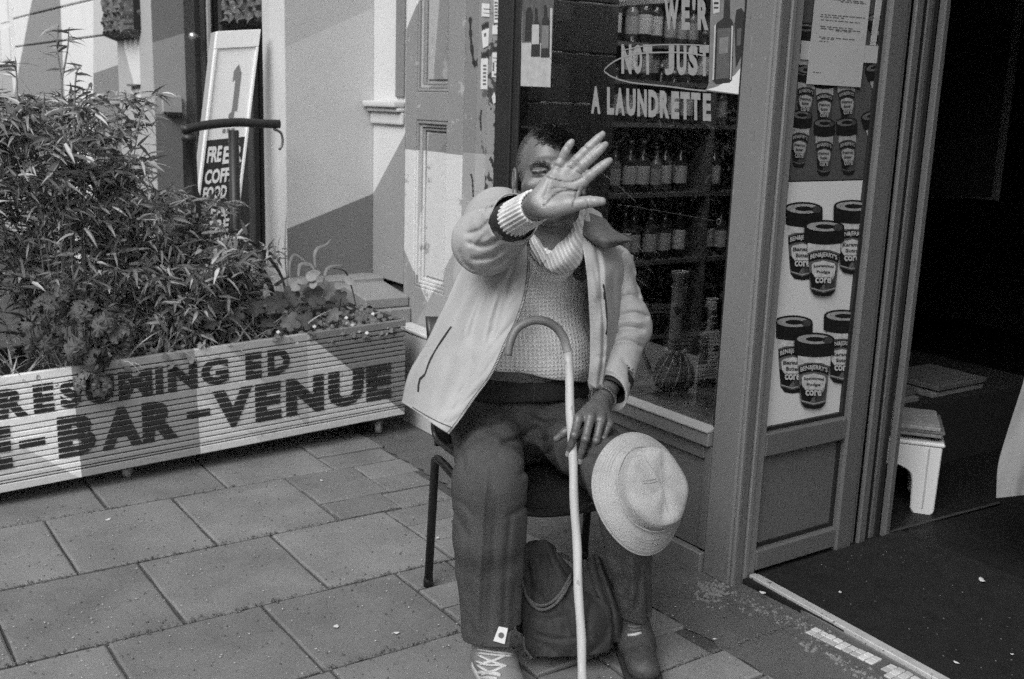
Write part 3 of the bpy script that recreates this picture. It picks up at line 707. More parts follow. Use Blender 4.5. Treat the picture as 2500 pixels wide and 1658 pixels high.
for cx, cy, o, R in [(690, 745, -.05, .055), (730, 735, -.08, .055), (780, 730, -.06, .06), (820, 715, -.10, .045), (850, 735, -.06, .045), (670, 790, -.04, .045), (715, 790, -.03, .05), (760, 790, -.05, .05), (830, 770, -.05, .04), (560, 740, -.08, .05), (610, 720, -.1, .05), (640, 760, -.06, .045), (585, 775, -.04, .04), (655, 720, -.12, .05), (535, 760, -.05, .04), (525, 790, -.03, .035)]:
    s, t = pst(cx, cy); c = pp(s, t, o); mb = MB()
    lobed(mb, c, R, (ri.gauss(-.3, .3), ri.gauss(-.9, .3), ri.gauss(.6, .3)), ri.uniform(0, 6))
    mb.build('leaf', ri.choice((m_ivy, m_ivy, m_ivy2)), ivy, True)
    MB().tube(spline([pp(s+.01, .86, o-.03), pp(s, (t+.86)/2, o-.02), c], 6), .0018, 5).build('stem', m_strap, ivy)
strap = thing('strap_leaf_plant', tuple(pp(pst(700, 740)[0], .9, -.12)), 'plant with long arching dark strap leaves by the painted wall', 'plant')
def ribbon(pts, w, mt, parent, o=-.12, name='leaf'):
    P = spline([pp(*pst(x, y), o+do) for x, y, do in pts], 16); mb = MB(); L = []
    for i in range(16):
        t = P[min(i+1, 15)]-P[max(i-1, 0)]; sd = np.cross(t, [.5, .8, .1]); sd /= np.linalg.norm(sd)+1e-9
        ww = w*(.35+.65*math.sin(math.pi*min(.08+i/15*.95, 1))); L.append([P[i]-sd*ww, P[i]+np.array([-.3, -.4, 0])*ww*.5, P[i]+sd*ww])
    mb.grid(np.array(L)); return mb.build(name, mt, parent, True)
ribbon([(735, 755, 0), (722, 690, 0), (690, 640, .0), (648, 605, .02), (625, 598, .04), (608, 625, .05)], .007, m_strap, strap)
ribbon([(700, 760, 0), (695, 715, 0), (672, 670, .0), (645, 635, .02), (620, 640, .04)], .012, m_strap, strap)
ribbon([(742, 755, 0), (730, 650, 0), (731, 560, 0), (735, 525, 0)], .003, m_grey, strap)
ribbon([(905, 760, 0), (890, 700, 0), (870, 670, .02), (835, 662, .04)], .0035, m_strap, strap)
dry = thing('wilted_leaf_plant', tuple(pp(pst(770, 700)[0], .9, -.08)), 'pale wilting leafy plant with a curled dry leaf near the wall', 'plant')
ribbon([(805, 710, 0), (812, 670, 0), (822, 655, .01), (843, 650, .03)], .006, m_pale, dry, -.06)
ribbon([(790, 660, 0), (788, 630, 0), (795, 612, 0), (812, 603, .01), (822, 588, .02)], .006, m_pale, dry, -.07)
ribbon([(728, 690, 0), (726, 655, 0), (733, 632, 0), (742, 628, .01), (765, 648, .03)], .005, m_grey, dry, -.07)
ribbon([(745, 680, 0), (750, 652, 0), (768, 650, .02), (775, 660, .03)], .007, m_pale, dry, -.06)
for cx, cy, R in ((735, 705, .030), (752, 690, .032), (780, 672, .036), (775, 695, .026), (870, 690, .026), (845, 700, .024)):
    mb = MB(); s, t = pst(cx, cy); lobed(mb, pp(s, t, -.05), R, (ri.gauss(-.4, .3), -.8, ri.gauss(.9, .3)), ri.uniform(0, 6), 2); mb.build('leaf', ri.choice((m_pale, m_grey)), dry, True)
gcv = MB(); gcv2 = MB(); gcw = MB()
for k in range(620):
    s = ri.uniform(.25, PL-.02) if k % 3 else ri.uniform(PL*.62, PL-.01); o = ri.uniform(-.34, .012); z = .9+abs(ri.gauss(0, .07))+(-.02 if o > -.03 else 0)
    c = pp(s, z, o); lobed(ri.choice((gcv, gcv, gcv2)), c, ri.uniform(.008, .02), (ri.gauss(-.3, .5), ri.gauss(-.5, .5), 1), ri.uniform(0, 6), ri.choice((2, 3)))
    if k % 17 == 0 and s > PL*.6: lobed(gcw, c+np.array([0, -.01, .015]), .009, (-.3, -.7, .8), 0, 5)
tag(gcv.build('ground_cover', m_ivy2, None, True), kind='stuff'); tag(gcv2.build('ground_cover', m_grey, None, True), kind='stuff'); tag(gcw.build('ground_cover_flowers', m_white, None, True), kind='stuff')
# grassy blades between
bl = MB()
for k in range(240):
    s = ri.uniform(-.2, PL*.72); c = pp(s, .88, ri.uniform(-.3, -.02)); a = ri.uniform(0, 6.28)
    leaf_strip(bl, c, (math.cos(a)*.5, math.sin(a)*.5-.2, 1), ri.uniform(.1, .26), .007, ri.uniform(.3, 1.6), ri.gauss(0, .6), 5)
tag(bl.build('grass_blades', m_leafs[2], None, True), kind='stuff')

# ------------------------------------------------------------------ leaning menu board behind the planter
SB = 4.62
def sg(x, y, Y=SB): return AY(x, y, Y)
tl_, tr_ = sg(538, 75), sg(646, 70); bl_ = sg(472, 560); br_ = sg(585, 565)
ux = (tr_-tl_); ux[1] = 0; wS = np.linalg.norm(ux); ux /= wS; uy = (tl_-bl_); hS = np.linalg.norm(uy); uy /= hS
uy = uy+np.array([0, .06, 0]); uy /= np.linalg.norm(uy)
bot = bl_-uy*.32; H = hS+.32; nS = np.cross(ux, uy); nS /= np.linalg.norm(nS)
if nS[1] > 0: nS = -nS
def sp(u, v, o=0): return bot+ux*(u*wS)+uy*(v*H)+nS*o
m_sw = M('sign_white', .78, .5, .05, 10, spec=.4); m_sk = M('sign_black', .035, .5, .2, 20); m_sg = M('sign_grey_print', .22, .5); m_side = M('sign_side', .36, .6)
menu = thing('menu_board', tuple(bot), 'tilted white framed board with black lettered panel behind the planter', 'sign')
def spbox(u0, u1, v0, v1, o0, o1): return MB().hexa([sp(u0, v0, o0), sp(u1, v0, o0), sp(u1, v0, o1), sp(u0, v0, o1), sp(u0, v1, o0), sp(u1, v1, o0), sp(u1, v1, o1), sp(u0, v1, o1)])
spbox(0, 1.0, 0, 1, -.07, -.012).build('board', m_side, menu)
spbox(0, .06, 0, .935, -.0118, .010).build('frame', m_sw, menu, bevel=.002)
spbox(.94, 1.0, 0, .935, -.0118, .010).build('frame', m_sw, menu, bevel=.002)
spbox(0, 1.0, .936, 1.0, -.0118, .010).build('frame', m_sw, menu, bevel=.002)
spbox(.0605, .9395, .60, .9355, -.0118, .001).build('upper_panel', m_sw, menu)
spbox(.0605, .9395, .0, .5995, -.0118, .0005).build('lower_panel', m_sk, menu)
tm = MB()
arw = [(.50, .85), (.60, .875), (.68, .84), (.68, .70), (.62, .70), (.62, .66), (.50, .65), (.50, .69), (.56, .70), (.56, .82), (.50, .81)]
tm.add([sp(u, v, .0025) for u, v in arw], [tuple(range(len(arw)))])
for u in (.40, .50, .60): tm.add([sp(u, .622, .0025), sp(u+.07, .622, .0025), sp(u+.07, .637, .0025), sp(u, .637, .0025)], [(0, 1, 2, 3)])
tm.build('printed_mark', m_sg, menu)
for txt, u0, u1, v0, v1 in (('FRE', .12, .44, .515, .575), ('E R', .48, .92, .505, .57), ('COFFEE', .12, .90, .435, .49), ('FOOD', .12, .66, .375, .425), ('& EAT', .10, .80, .305, .36), ('HERE', .14, .80, .245, .295), ('ALL DAY', .14, .86, .185, .235), ('MENU', .16, .80, .13, .175)):
    b = MB(); put_text(b, txt, sp(u0, v0, .003), ux, uy, (u1-u0)*wS, (v1-v0)*H, .04); b.build('lettering', m_sw, menu, kind='stuff')
# black barrier rail between planter and doorway
m_blk2 = M('black_metal', .018, .45, .2, 10, spec=.5)
rail = thing('barrier_rail', tuple(AY(575, 560, 4.36)*[1, 1, 0]), 'black metal barrier rail standing in front of the leaning board', 'railing')
rp = spline([AY(446, 318, 4.36), AY(500, 306, 4.36), AY(575, 299, 4.36), AY(640, 302, 4.36), AY(682, 303, 4.36)], 20)
MB().tube(rp, .0185, 14).build('top_bar', m_blk2, rail, True)
for (x0_, y0_, x1_, y1_, r) in ((570, 318, 566, 640, .022), (462, 345, 450, 620, .020)):
    a = AY(x0_, y0_, 4.36); b = AY(x1_, y1_, 4.36); b = np.array([a[0], a[1], 0]); MB().tube([b, a], r, 12).build('post', m_blk2, rail, True)
mb = MB(); a = AY(462, 345, 4.36); mb.lathe([(.03, -.52), (.085, -.40), (.06, -.28), (.03, -.20), (.026, 0), (.032, .005), (.030, .02), (.02, .03)], a, 16); mb.build('urn_collar', m_blk2, rail, True)
MB().tube(spline([AY(668, 315, 4.36), AY(686, 325, 4.36), AY(690, 350, 4.36), AY(682, 366, 4.36)], 10), .006, 8).build('hook', M('hook', .16, .4, metal=.5), rail, True)
# ------------------------------------------------------------------ implicit surfaces for the soft, organic things
class Soft:
    """smooth unions of tapered capsules and ellipsoids, meshed block by block"""
    def __init__(s): s.ops = []
    def cap(s, a, b, ra, rb=None, k=.01, sub=False, squash=None):
        a, b = np.array(a, float), np.array(b, float); rb = ra if rb is None else rb
        s.ops.append(('cap', (a, b, ra, rb, squash), k, sub, (a+b)/2, np.linalg.norm(b-a)/2+max(ra, rb)*(1 if squash is None else max(1, 1/squash[1])))); return s
    def chain(s, pts, rs, k=.008, sub=False):
        for i in range(len(pts)-1): s.cap(pts[i], pts[i+1], rs[i], rs[i+1], k if i == 0 else min(k, .006), sub)
        return s
    def ell(s, c, r, R=None, k=.01, sub=False):
        c = np.array(c, float); s.ops.append(('ell', (c, np.array(r, float), np.eye(3) if R is None else np.array(R, float)), k, sub, c, max(r))); return s
    def rbox(s, c, h, R=None, rad=.01, k=.01, sub=False):
        c = np.array(c, float); s.ops.append(('box', (c, np.array(h, float), np.eye(3) if R is None else np.array(R, float), rad), k, sub, c, float(np.linalg.norm(h))+rad)); return s
    def plane(s, p, n, k=.002):          # keep the side the normal points away from
        s.ops.append(('pln', (np.array(p, float), np.array(n, float)/np.linalg.norm(n)), k, 'cut', None, 1e9)); return s
    def disp(s, fn, amp): s.ops.append(('dsp', fn, 0, 'dsp', None, 1e9)); s.amp = getattr(s, 'amp', 0)+amp; return s
    def prim(s, kind, a, P):
        if kind == 'cap':
            p0, p1, ra, rb, sq = a; ba = p1-p0; pa = P-p0; t = np.clip(pa@ba/np.dot(ba, ba), 0, 1); q = pa-t[:, None]*ba
            if sq is not None: q = q+np.outer(q@sq[0], sq[0])*(sq[1]-1)     # sq = (unit axis, factor>1 squeezes)
            return np.sqrt((q*q).sum(1))-(ra+(rb-ra)*t)
        if kind == 'ell':
            c, r, R = a; q = (P-c)@R.T; k0 = np.sqrt(((q/r)**2).sum(1)); k1 = np.sqrt(((q/r**2)**2).sum(1))+1e-9; return k0*(k0-1)/k1
        if kind == 'box':
            c, h, R, rad = a; q = np.abs((P-c)@R.T)-h+rad; return np.sqrt((np.maximum(q, 0)**2).sum(1))+np.minimum(q.max(1), 0)-rad
        if kind == 'pln': return (P-a[0])@a[1]
    def __call__(s, P, c=None, rad=None):
        d = np.full(len(P), 1e3)
        for kind, a, k, sub, pc, pr in s.ops:
            if kind == 'dsp': d = d+a(P); continue
            if c is not None and pc is not None and np.linalg.norm(pc-c)-pr > rad+.05+k: continue
            e = s.prim(kind, a, P)
            if sub == 'cut' or sub is True:
                if sub is True: e = -e
                h = np.clip(.5-.5*(d-e)/max(k, 1e-6), 0, 1) if k else (e > d)*1.0
                d = np.maximum(d, e) if k < 1e-5 else d*(1-h)+e*h+k*h*(1-h)
            else:
                h = np.clip(.5+.5*(e-d)/max(k, 1e-6), 0, 1); d = e*(1-h)+d*h-k*h*(1-h)
        return d
    def mesh(s, v, B=14, lo=None, hi=None):
        if lo is None:
            pos = [(pc, pr) for _, _, _, sub, pc, pr in s.ops if pc is not None and sub is False]
            lo = np.min([pc-pr for pc, pr in pos], 0)-.02; hi = np.max([pc+pr for pc, pr in pos], 0)+.02
        nb = np.ceil((hi-lo)/(v*B)).astype(int); V = {}; keys = []; poss = []; quads = []; N = 1 << 20
        g = np.arange(-1, B+1); gx, gy, gz = np.meshgrid(g, g, g, indexing='ij'); base = np.stack([gx, gy, gz], -1).reshape(-1, 3)
        I, J, K = np.meshgrid(*[np.arange(n) for n in nb], indexing='ij'); blk = np.stack([I, J, K], -1).reshape(-1, 3)
        cen = lo+(blk*B+B/2)*v; dc = s(cen); rad = B*v*.5*1.7321*1.08
        for b, c, dd in zip(blk, cen, dc):
            if abs(dd) > rad*1.15+.03: continue
            P = lo+(base+b*B)*v; f = s(P, c, rad).reshape((B+2,)*3)
            if f.min() > 0 or f.max() < 0: continue
            ins = f < 0; acc = np.zeros((B+1, B+1, B+1, 3)); cnt = np.zeros((B+1,)*3)
            sl = lambda o, ax: tuple(slice(o[i], B+1+o[i]) for i in range(3))
            for ax in range(3):
                for o1 in (0, 1):
                    for o2 in (0, 1):
                        o = [0, 0, 0]; oth = [i for i in range(3) if i != ax]; o[oth[0]] = o1; o[oth[1]] = o2
                        p = list(o); p[ax] = 1; A = f[sl(o, ax)]; Bv = f[sl(p, ax)]; cr = (A < 0) != (Bv < 0)
                        t = np.where(cr, A/np.where(cr, A-Bv, 1), 0); off = np.zeros(acc.shape); off[..., oth[0]] = o1; off[..., oth[1]] = o2; off[..., ax] = t
                        acc += off*cr[..., None]; cnt += cr
            on = cnt > 0; ci = np.argwhere(on); pv = acc[on]/cnt[on][:, None]
            gi = ci-1+b*B; keys.append(((gi[:, 0]+2)*N+(gi[:, 1]+2))*N+gi[:, 2]+2); poss.append(lo+(gi+pv)*v)
            for ax in range(3):
                A = ins[1:B+1, 1:B+1, 1:B+1]; q = [slice(1, B+1)]*3; q[ax] = slice(2, B+2); Bn = ins[tuple(q)]
                e = np.argwhere(A != Bn)
                if not len(e): continue
                up = A[tuple(e.T)]; e = e+b*B; u, w = [(1, 2), (2, 0), (0, 1)][ax]
                Q = []
                for du, dw in ((-1, -1), (0, -1), (0, 0), (-1, 0)):
                    z = e.copy(); z[:, u] += du; z[:, w] += dw; Q.append(((z[:, 0]+2)*N+(z[:, 1]+2))*N+z[:, 2]+2)
                Q = np.stack(Q, 1); Q[~up] = Q[~up][:, ::-1]; quads.append(Q)
        keys = np.concatenate(keys); poss = np.concatenate(poss); uk, idx = np.unique(keys, return_index=True)
        return poss[idx], np.searchsorted(uk, np.concatenate(quads))
def np_mesh(name, v, f):
    me = bpy.data.meshes.new(name); me.vertices.add(len(v)); me.vertices.foreach_set('co', np.asarray(v, np.float32).ravel())
    nf = len(f); me.loops.add(nf*4); me.polygons.add(nf); me.loops.foreach_set('vertex_index', np.asarray(f, np.int32).ravel())
    me.polygons.foreach_set('loop_start', np.arange(0, nf*4, 4, dtype=np.int32)); me.polygons.foreach_set('loop_total', np.full(nf, 4, np.int32))
    me.update(calc_edges=True); me.validate(); return me
def soft_obj(name, S, v, mat, parent, relax=1, tone=None, **kw):
    V, Fq = S.mesh(v)
    for _ in range(relax):               # light smoothing
        acc = np.zeros_like(V); cnt = np.zeros(len(V))
        for a in range(4):
            i, j = Fq[:, a], Fq[:, (a+1) % 4]; np.add.at(acc, i, V[j]); np.add.at(cnt, i, 1); np.add.at(acc, j, V[i]); np.add.at(cnt, j, 1)
        V = V*.5+.5*acc/np.maximum(cnt, 1)[:, None]
    me = np_mesh(name, V, Fq)
    if tone is not None:
        at = me.attributes.new('tone', 'FLOAT', 'POINT'); at.data.foreach_set('value', tone(V).astype(np.float32))
    return link(name, me, mat, parent, True, **kw)
_wd = RNG.normal(size=(24, 3)); _wd /= np.linalg.norm(_wd, axis=1)[:, None]; _wp = RNG.uniform(0, 6.28, 24)
def wrinkle(P, freq, n=6, off=0, axis=None, squash=.3):
    """ridged sum of sines; axis = direction the folds run along"""
    Q = P
    if axis is not None:
        ax = np.array(axis, float); ax /= np.linalg.norm(ax); Q = P-np.outer(P@ax, ax)*(1-squash)
    w = .55*np.stack([np.sin(Q@_wd[(off+5) % 24]*freq*.6+1), np.sin(Q@_wd[(off+9) % 24]*freq*.5), np.sin(Q@_wd[(off+2) % 24]*freq*.55+2)], 1)/freq*2.2
    Q = Q+w; out = 0
    for i in range(n):
        j = (i+off) % 24; out = out+(1-2*np.abs(np.sin(Q@_wd[j]*freq*(.5+.18*i)+_wp[j]))**.8)
    return out/n
CR, CU, CB = CM[0], -CM[1], -CM[2]       # screen right, screen up, towards the viewer

# ------------------------------------------------------------------ the seated man
def skin_mat():
    mt = M('skin', .09, .36, .14, 22, .22, 420, spec=.65); n = mt.node_tree.nodes; l = mt.node_tree.links; b = n['Principled BSDF']
    src = b.inputs['Base Color'].links[0].from_socket; at = n.new('ShaderNodeAttribute'); at.attribute_name = 'tone'
    mu = n.new('ShaderNodeMath'); mu.operation = 'MULTIPLY'; dv_ = n.new('ShaderNodeMath'); dv_.operation = 'DIVIDE'; l.new(src, dv_.inputs[0]); dv_.inputs[1].default_value = .09
    l.new(dv_.outputs[0], mu.inputs[0]); l.new(at.outputs['Fac'], mu.inputs[1])
    for lk in list(b.inputs['Base Color'].links): l.remove(lk)
    l.new(mu.outputs[0], b.inputs['Base Color']); return mt
m_skin = skin_mat()
m_hair = M('hair_dark', .032, .5, .4, 160, .5, 300, spec=.6); m_stub = M('hair_grey_stubble', .13, .75, .4, 300, .8, 400)
person = thing('person', (1.66, 2.3, 0), 'seated person in pale jacket and knitted sweater holding an open palm before the face', 'person')

HC = D(1341, 428, 2.68); HR = np.array([CR, CU, CB])
_yw = math.radians(4); HR = np.array([math.cos(_yw)*CR-math.sin(_yw)*CB, CU, math.cos(_yw)*CB+math.sin(_yw)*CR])
def hp(x, y, z): return HC+HR.T@np.array([x, y, z])*1.03
body = Soft()
body.ell(hp(0, .034, -.018), (.079, .092, .098), HR, .01)
body.ell(hp(0, -.042, .020), (.062, .086, .070), HR, .035)
body.ell(hp(0, -.108, .058), (.030, .022, .026), HR, .03)
for s in (-1, 1):
    body.ell(hp(s*.046, -.036, .052), (.026, .024, .026), HR, .025)
    body.cap(hp(s*.012, .016, .088), hp(s*.048, .014, .070), .011, .008, .016)
    body.ell(hp(s*.050, -.085, .018), (.022, .035, .04), HR, .03)
body.cap(hp(0, .008, .088), hp(0, -.036, .112), .008, .0135, .012)
for s in (-1, 1): body.ell(hp(s*.0145, -.041, .099), (.0115, .009, .011), HR, .006)
for s in (-1, 1):
    body.ell(hp(s*.032, -.004, .093), (.020, .0105, .014), HR, .012, sub=True)
    body.ell(hp(s*.032, -.006, .0715), (.0135, .0125, .0135), HR, .004)
    body.cap(hp(s*.018, -.0012, .0815), hp(s*.046, -.0032, .075), .0054, .0048, .004)      # upper lid, squinting
    body.cap(hp(s*.019, -.013, .0815), hp(s*.045, -.0125, .074), .0042, .0038, .004)
    body.cap(hp(s*.018, -.022, .0825), hp(s*.046, -.024, .070), .0038, .003, .004)     # bag under the eye
body.cap(hp(-.021, -.071, .0835), hp(.021, -.071, .0835), .0065, .0065, .008); body.cap(hp(-.018, -.082, .083), hp(.018, -.082, .083), .0075, .0075, .008)
body.cap(hp(-.026, -.0765, .0905), hp(.026, -.0765, .0905), .0022, .0022, .003, sub=True)
for s in (-1, 1):
    body.ell(hp(s*.0835, -.012, -.006), (.0085, .033, .019), HR, .006)
    body.ell(hp(s*.0900, -.006, .001), (.0065, .018, .009), HR, .005, sub=True)
    body.cap(hp(s*.083, -.045, .002), hp(s*.084, -.036, .0), .008, .006, .006)
body.cap(hp(0, -.06, -.025), hp(.005, -.185, -.075), .060, .066, .02)
for yy in (.058, .045, .031): body.cap(hp(-.04, yy, .084-.15*(yy-.03)), hp(.04, yy+.004, .084-.15*(yy-.03)), .0016, .0016, .004, sub=True)
# trunk and arms under the clothes
FD = np.array([-.36, -.93, 0]); FD /= np.linalg.norm(FD); LD = np.array([-FD[1], FD[0], 0]); UP = np.array([0, 0, 1.0])   # his front, his left, up
TC = np.array([1.655, 2.335, .0]); TR = np.array([LD, FD, UP])
body.cap(hp(.005, -.185, -.075), TC+UP*1.0, .062, .10, .04)
body.ell(TC+UP*.93, (.165, .105, .15), TR, .05); body.ell(TC+UP*.72+FD*.03, (.165, .14, .19), TR, .06); body.ell(TC+UP*.54, (.175, .13, .12), TR, .06)
SR, ER, WR = D(1215, 545, 2.80), D(1184, 588, 2.55), D(1302, 508, 2.235)
SL, EL, WL = D(1490, 640, 2.86), D(1536, 815, 2.84), D(1470, 975, 2.69)
body.chain([TC+UP*1.0, SR, ER, ER*.5+WR*.5, WR], [.09, .050, .036, .029, .0245], .012); body.chain([TC+UP*1.0, SL, EL, EL*.5+WL*.5, WL], [.08, .045, .042, .038, .028], .03)
# raised right hand, palm to the viewer (joints: screen x, screen y, distance)
hd = lambda x, y, d: D(x, y, d)
W0 = hd(1308, 503, 2.216)
flat = (CB, 1.12)
for (mx, my, md, r) in ((1352, 431, 2.214, .0135), (1377, 422, 2.214, .0145), (1400, 427, 2.213, .0145), (1420, 446, 2.210, .0135)):
    body.cap(W0, hd(mx, my, md), .0215, r, .012)
body.cap(hd(1318, 488, 2.207), hd(1343, 446, 2.206), .0185, .0155, .012)
body.cap(hd(1326, 512, 2.203), hd(1388, 499, 2.194), .0200, .0180, .012); body.ell(hd(1352, 506, 2.192), (.026, .019, .017), [CR, CU, CB], .012)
body.cap(hd(1405, 470, 2.212), hd(1398, 492, 2.206), .0115, .0125, .012)
for pts, rs in (([(1352, 431, 2.211), (1376, 379, 2.203), (1387, 359, 2.199), (1396, 346, 2.196)], [.0110, .0086, .0078, .0064]),
                ([(1377, 422, 2.211), (1427, 371, 2.200), (1451, 347, 2.197), (1471, 328, 2.197)], [.0118, .0098, .0088, .0070]),
                ([(1400, 427, 2.210), (1440, 389, 2.199), (1461, 369, 2.196), (1478, 353, 2.197)], [.0118, .0098, .0090, .0070]),
                ([(1420, 446, 2.207), (1454, 418, 2.201), (1473, 403, 2.200), (1489, 392, 2.202)], [.0115, .0098, .0088, .0068]),
                ([(1390, 499, 2.194), (1408, 498, 2.190), (1438, 493, 2.186), (1470, 491.5, 2.184)], [.0165, .0132, .0122, .0085])):
    P = [hd(*p) for p in pts]; body.cap(P[0], P[1], rs[0], rs[1], .0055); body.cap(P[1], P[2], rs[1], rs[2], .003); body.cap(P[2], P[3], rs[2], rs[3], .003)
    # soft finger pads between the joints
    for i in (0, 1, 2):
        t = .62 if i == 0 else .5; c = P[i]*(1-t)+P[i+1]*t+CB*.0022; body.ell(c, (rs[i+1]*.98,)*3, None, .006)
# left hand resting on the thigh against the cane (seen from the back)
hd = lambda x, y, d: D(x, y, d-.022)
W1 = hd(1462, 985, 2.690)
LH = [([(1412, 1022, 2.606), (1402, 1062, 2.578), (1394, 1086, 2.590), (1387, 1105, 2.602)], [.0118, .0096, .0086, .0072]),
      ([(1441, 1020, 2.606), (1429, 1072, 2.580), (1421, 1102, 2.594), (1416, 1124, 2.606)], [.0120, .0098, .0088, .0072]),
      ([(1467, 1026, 2.614), (1456, 1076, 2.590), (1448, 1102, 2.602), (1443, 1119, 2.612)], [.0116, .0094, .0084, .0070]),
      ([(1486, 1036, 2.630), (1474, 1070, 2.610), (1466, 1088, 2.616), (1460, 1099, 2.624)], [.0105, .0084, .0076, .0062])]
for pts, rs in LH:
    P = [hd(*p) for p in pts]; body.cap(W1, P[0], .021, rs[0]+.0015, .010); body.cap(P[0], P[1], rs[0], rs[1], .004)
    body.cap(P[1], P[2], rs[1], rs[2], .003); body.cap(P[2], P[3], rs[2], rs[3], .003); body.ell(P[0]+CB*.004, (.0105,)*3, None, .006); body.ell(P[1]+CB*.002, (rs[1]*1.06,)*3, None, .004)
body.chain([hd(1445, 1000, 2.655), hd(1405, 1040, 2.635), hd(1378, 1056, 2.640), hd(1358, 1072, 2.642)], [.018, .0125, .0110, .0085], .010)
# creases of the palm and fingers: shallow furrows
CRS = []
zc = lambda L: [(1220+x/4.9, 280+y/4.9) for x, y in L]
for L, w, a in ((zc([(565, 735), (640, 765), (760, 800), (860, 800), (940, 770), (985, 735)]), 1.5, .0022), (zc([(620, 890), (700, 868), (830, 892), (935, 917)]), 1.3, .0018), (zc([(520, 1095), (560, 1050), (640, 975), (740, 920), (850, 908), (925, 915)]), 1.6, .0024),
                (zc([(935, 870), (905, 985), (882, 1050), (868, 1110)]), 1.6, .0020), (zc([(650, 598), (735, 628)]), 1.2, .0016), (zc([(812, 622), (885, 660)]), 1.2, .0016), (zc([(912, 678), (985, 715)]), 1.2, .0016), (zc([(985, 745), (1060, 790)]), 1.0, .0010),
                (zc([(700, 505), (770, 540)]), 1.1, .0012), (zc([(860, 485), (935, 555)]), 1.1, .0013), (zc([(1000, 575), (1060, 640)]), 1.1, .0013), (zc([(1075, 640), (1130, 705)]), 1.1, .0010), (zc([(790, 385), (850, 425)]), 1.0, .0010), (zc([(995, 350), (1060, 430)]), 1.0, .0010), (zc([(1125, 455), (1190, 530)]), 1.0, .0010), (zc([(1190, 575), (1240, 640)]), 1.0, .0010), (zc([(1040, 1015), (1060, 1125)]), 1.1, .0012), (zc([(690, 560), (760, 590)]), .9, .0007), (zc([(600, 760), (560, 900), (520, 1000)]), 2.0, .0008)):
    P = np.array(spline(L, 4*len(L))); CRS.append((P, w, a))
_d0 = 2.2
def crease(P):
    out = np.zeros(len(P)); q = P-CC; zz = q@CM[2]; m_ = (zz < 2.235) & (zz > 2.15)
    if not m_.any(): return out
    q = q[m_]; zz = zz[m_]; X = 1250+F_PX*(q@CM[0])/zz; Y = 829+F_PX*(q@CM[1])/zz; o = np.zeros(len(q))
    for L, w, a in CRS:
        A, Bq = L[:-1], L[1:]; ba = Bq-A; dx = X[:, None]-A[None, :, 0]; dy = Y[:, None]-A[None, :, 1]
        t = np.clip((dx*ba[:, 0]+dy*ba[:, 1])/((ba**2).sum(1)+1e-9), 0, 1); r2 = ((dx-t*ba[:, 0])**2+(dy-t*ba[:, 1])**2).min(1); o += 1.35*a*np.exp(-r2/(w*w))
    out[m_] = o; return out
body.disp(crease, .002)
def head_coords(P): return (P-HC)@HR.T/1.03
def hair_density(h):
    e = np.sqrt(((h[:, 0]-.036)/.072)**2+((h[:, 1]-.098)/.048)**2); top = np.clip((1.16-e)/.42, 0, 1); top = np.maximum(top, np.clip((-.02-h[:, 2])/.03, 0, 1)*np.clip((h[:, 1]-.02)/.02, 0, 1)*np.clip((h[:, 0]+.03)/.02, 0, 1))
    side = np.clip((.012+.35*h[:, 1]-h[:, 2])/.018, 0, 1)*np.clip((h[:, 1]+.048)/.02, 0, 1)
    ear = (np.abs(np.abs(h[:, 0])-.084) < .014) & (np.abs(h[:, 1]+.012) < .036) & (np.abs(h[:, 2]+.004) < .024)
    return top, np.where(ear, 0, side)
def tone(V):
    q = V-CC; zz = q@CM[2]; hand = (zz < 2.30)
    t = np.full(len(V), .105)
    # palm side of the raised hand is pale, its edge towards the back is dark
    X = 1250+F_PX*(q@CM[0])/zz; Y = 829+F_PX*(q@CM[1])/zz
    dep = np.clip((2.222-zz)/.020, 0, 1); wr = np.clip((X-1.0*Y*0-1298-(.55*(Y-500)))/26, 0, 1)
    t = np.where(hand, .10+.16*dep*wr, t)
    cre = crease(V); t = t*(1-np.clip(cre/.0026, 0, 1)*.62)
    h = (V-HC)@HR.T/1.03; face = np.linalg.norm(h, axis=1) < .17
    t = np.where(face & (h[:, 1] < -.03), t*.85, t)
    tp, sd_ = hair_density(h); t = np.where(face, t*(1-.66*tp)*(1-.34*sd_), t)
    t = np.where(face & (h[:, 2] > .04) & (h[:, 1] < -.045), t*.72, t)
    slit = face & (h[:, 2] > .05) & (np.abs(h[:, 1]+.0065) < .0040) & (np.abs(np.abs(h[:, 0])-.032) < .0155); t = np.where(slit, .022, t)
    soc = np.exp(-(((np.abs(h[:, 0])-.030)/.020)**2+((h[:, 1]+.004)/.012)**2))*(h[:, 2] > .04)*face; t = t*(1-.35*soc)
    br = face & (h[:, 2] > .05) & (np.abs(h[:, 1]-.016-.004*np.cos(h[:, 0]*70)) < .0035) & (np.abs(np.abs(h[:, 0])-.032) < .020); t = np.where(br, .06, t)
    return t
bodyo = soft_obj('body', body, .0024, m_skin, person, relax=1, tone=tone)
# nails of the left hand
m_nail = M('nail', .30, .35, .1, 40)
for pts, rs in LH:
    p, q = hd(*pts[2]), hd(*pts[3]); ax = (q-p)/np.linalg.norm(q-p); sd = np.cross(ax, CB); sd /= np.linalg.norm(sd); nn = np.cross(sd, ax); nn = nn if nn@CB > 0 else -nn
    rw = []
    for i in range(5):
        a = -1+2*i/4; rw.append([q+nn*(rs[3]*(.98-.35*a*a)+.0006)+sd*a*rs[3]*.8+ax*u for u in (-.0075, .002, .0075-.003*a*a)])
    MB().grid(np.array(rw)).build('fingernail', m_nail, bodyo, True)
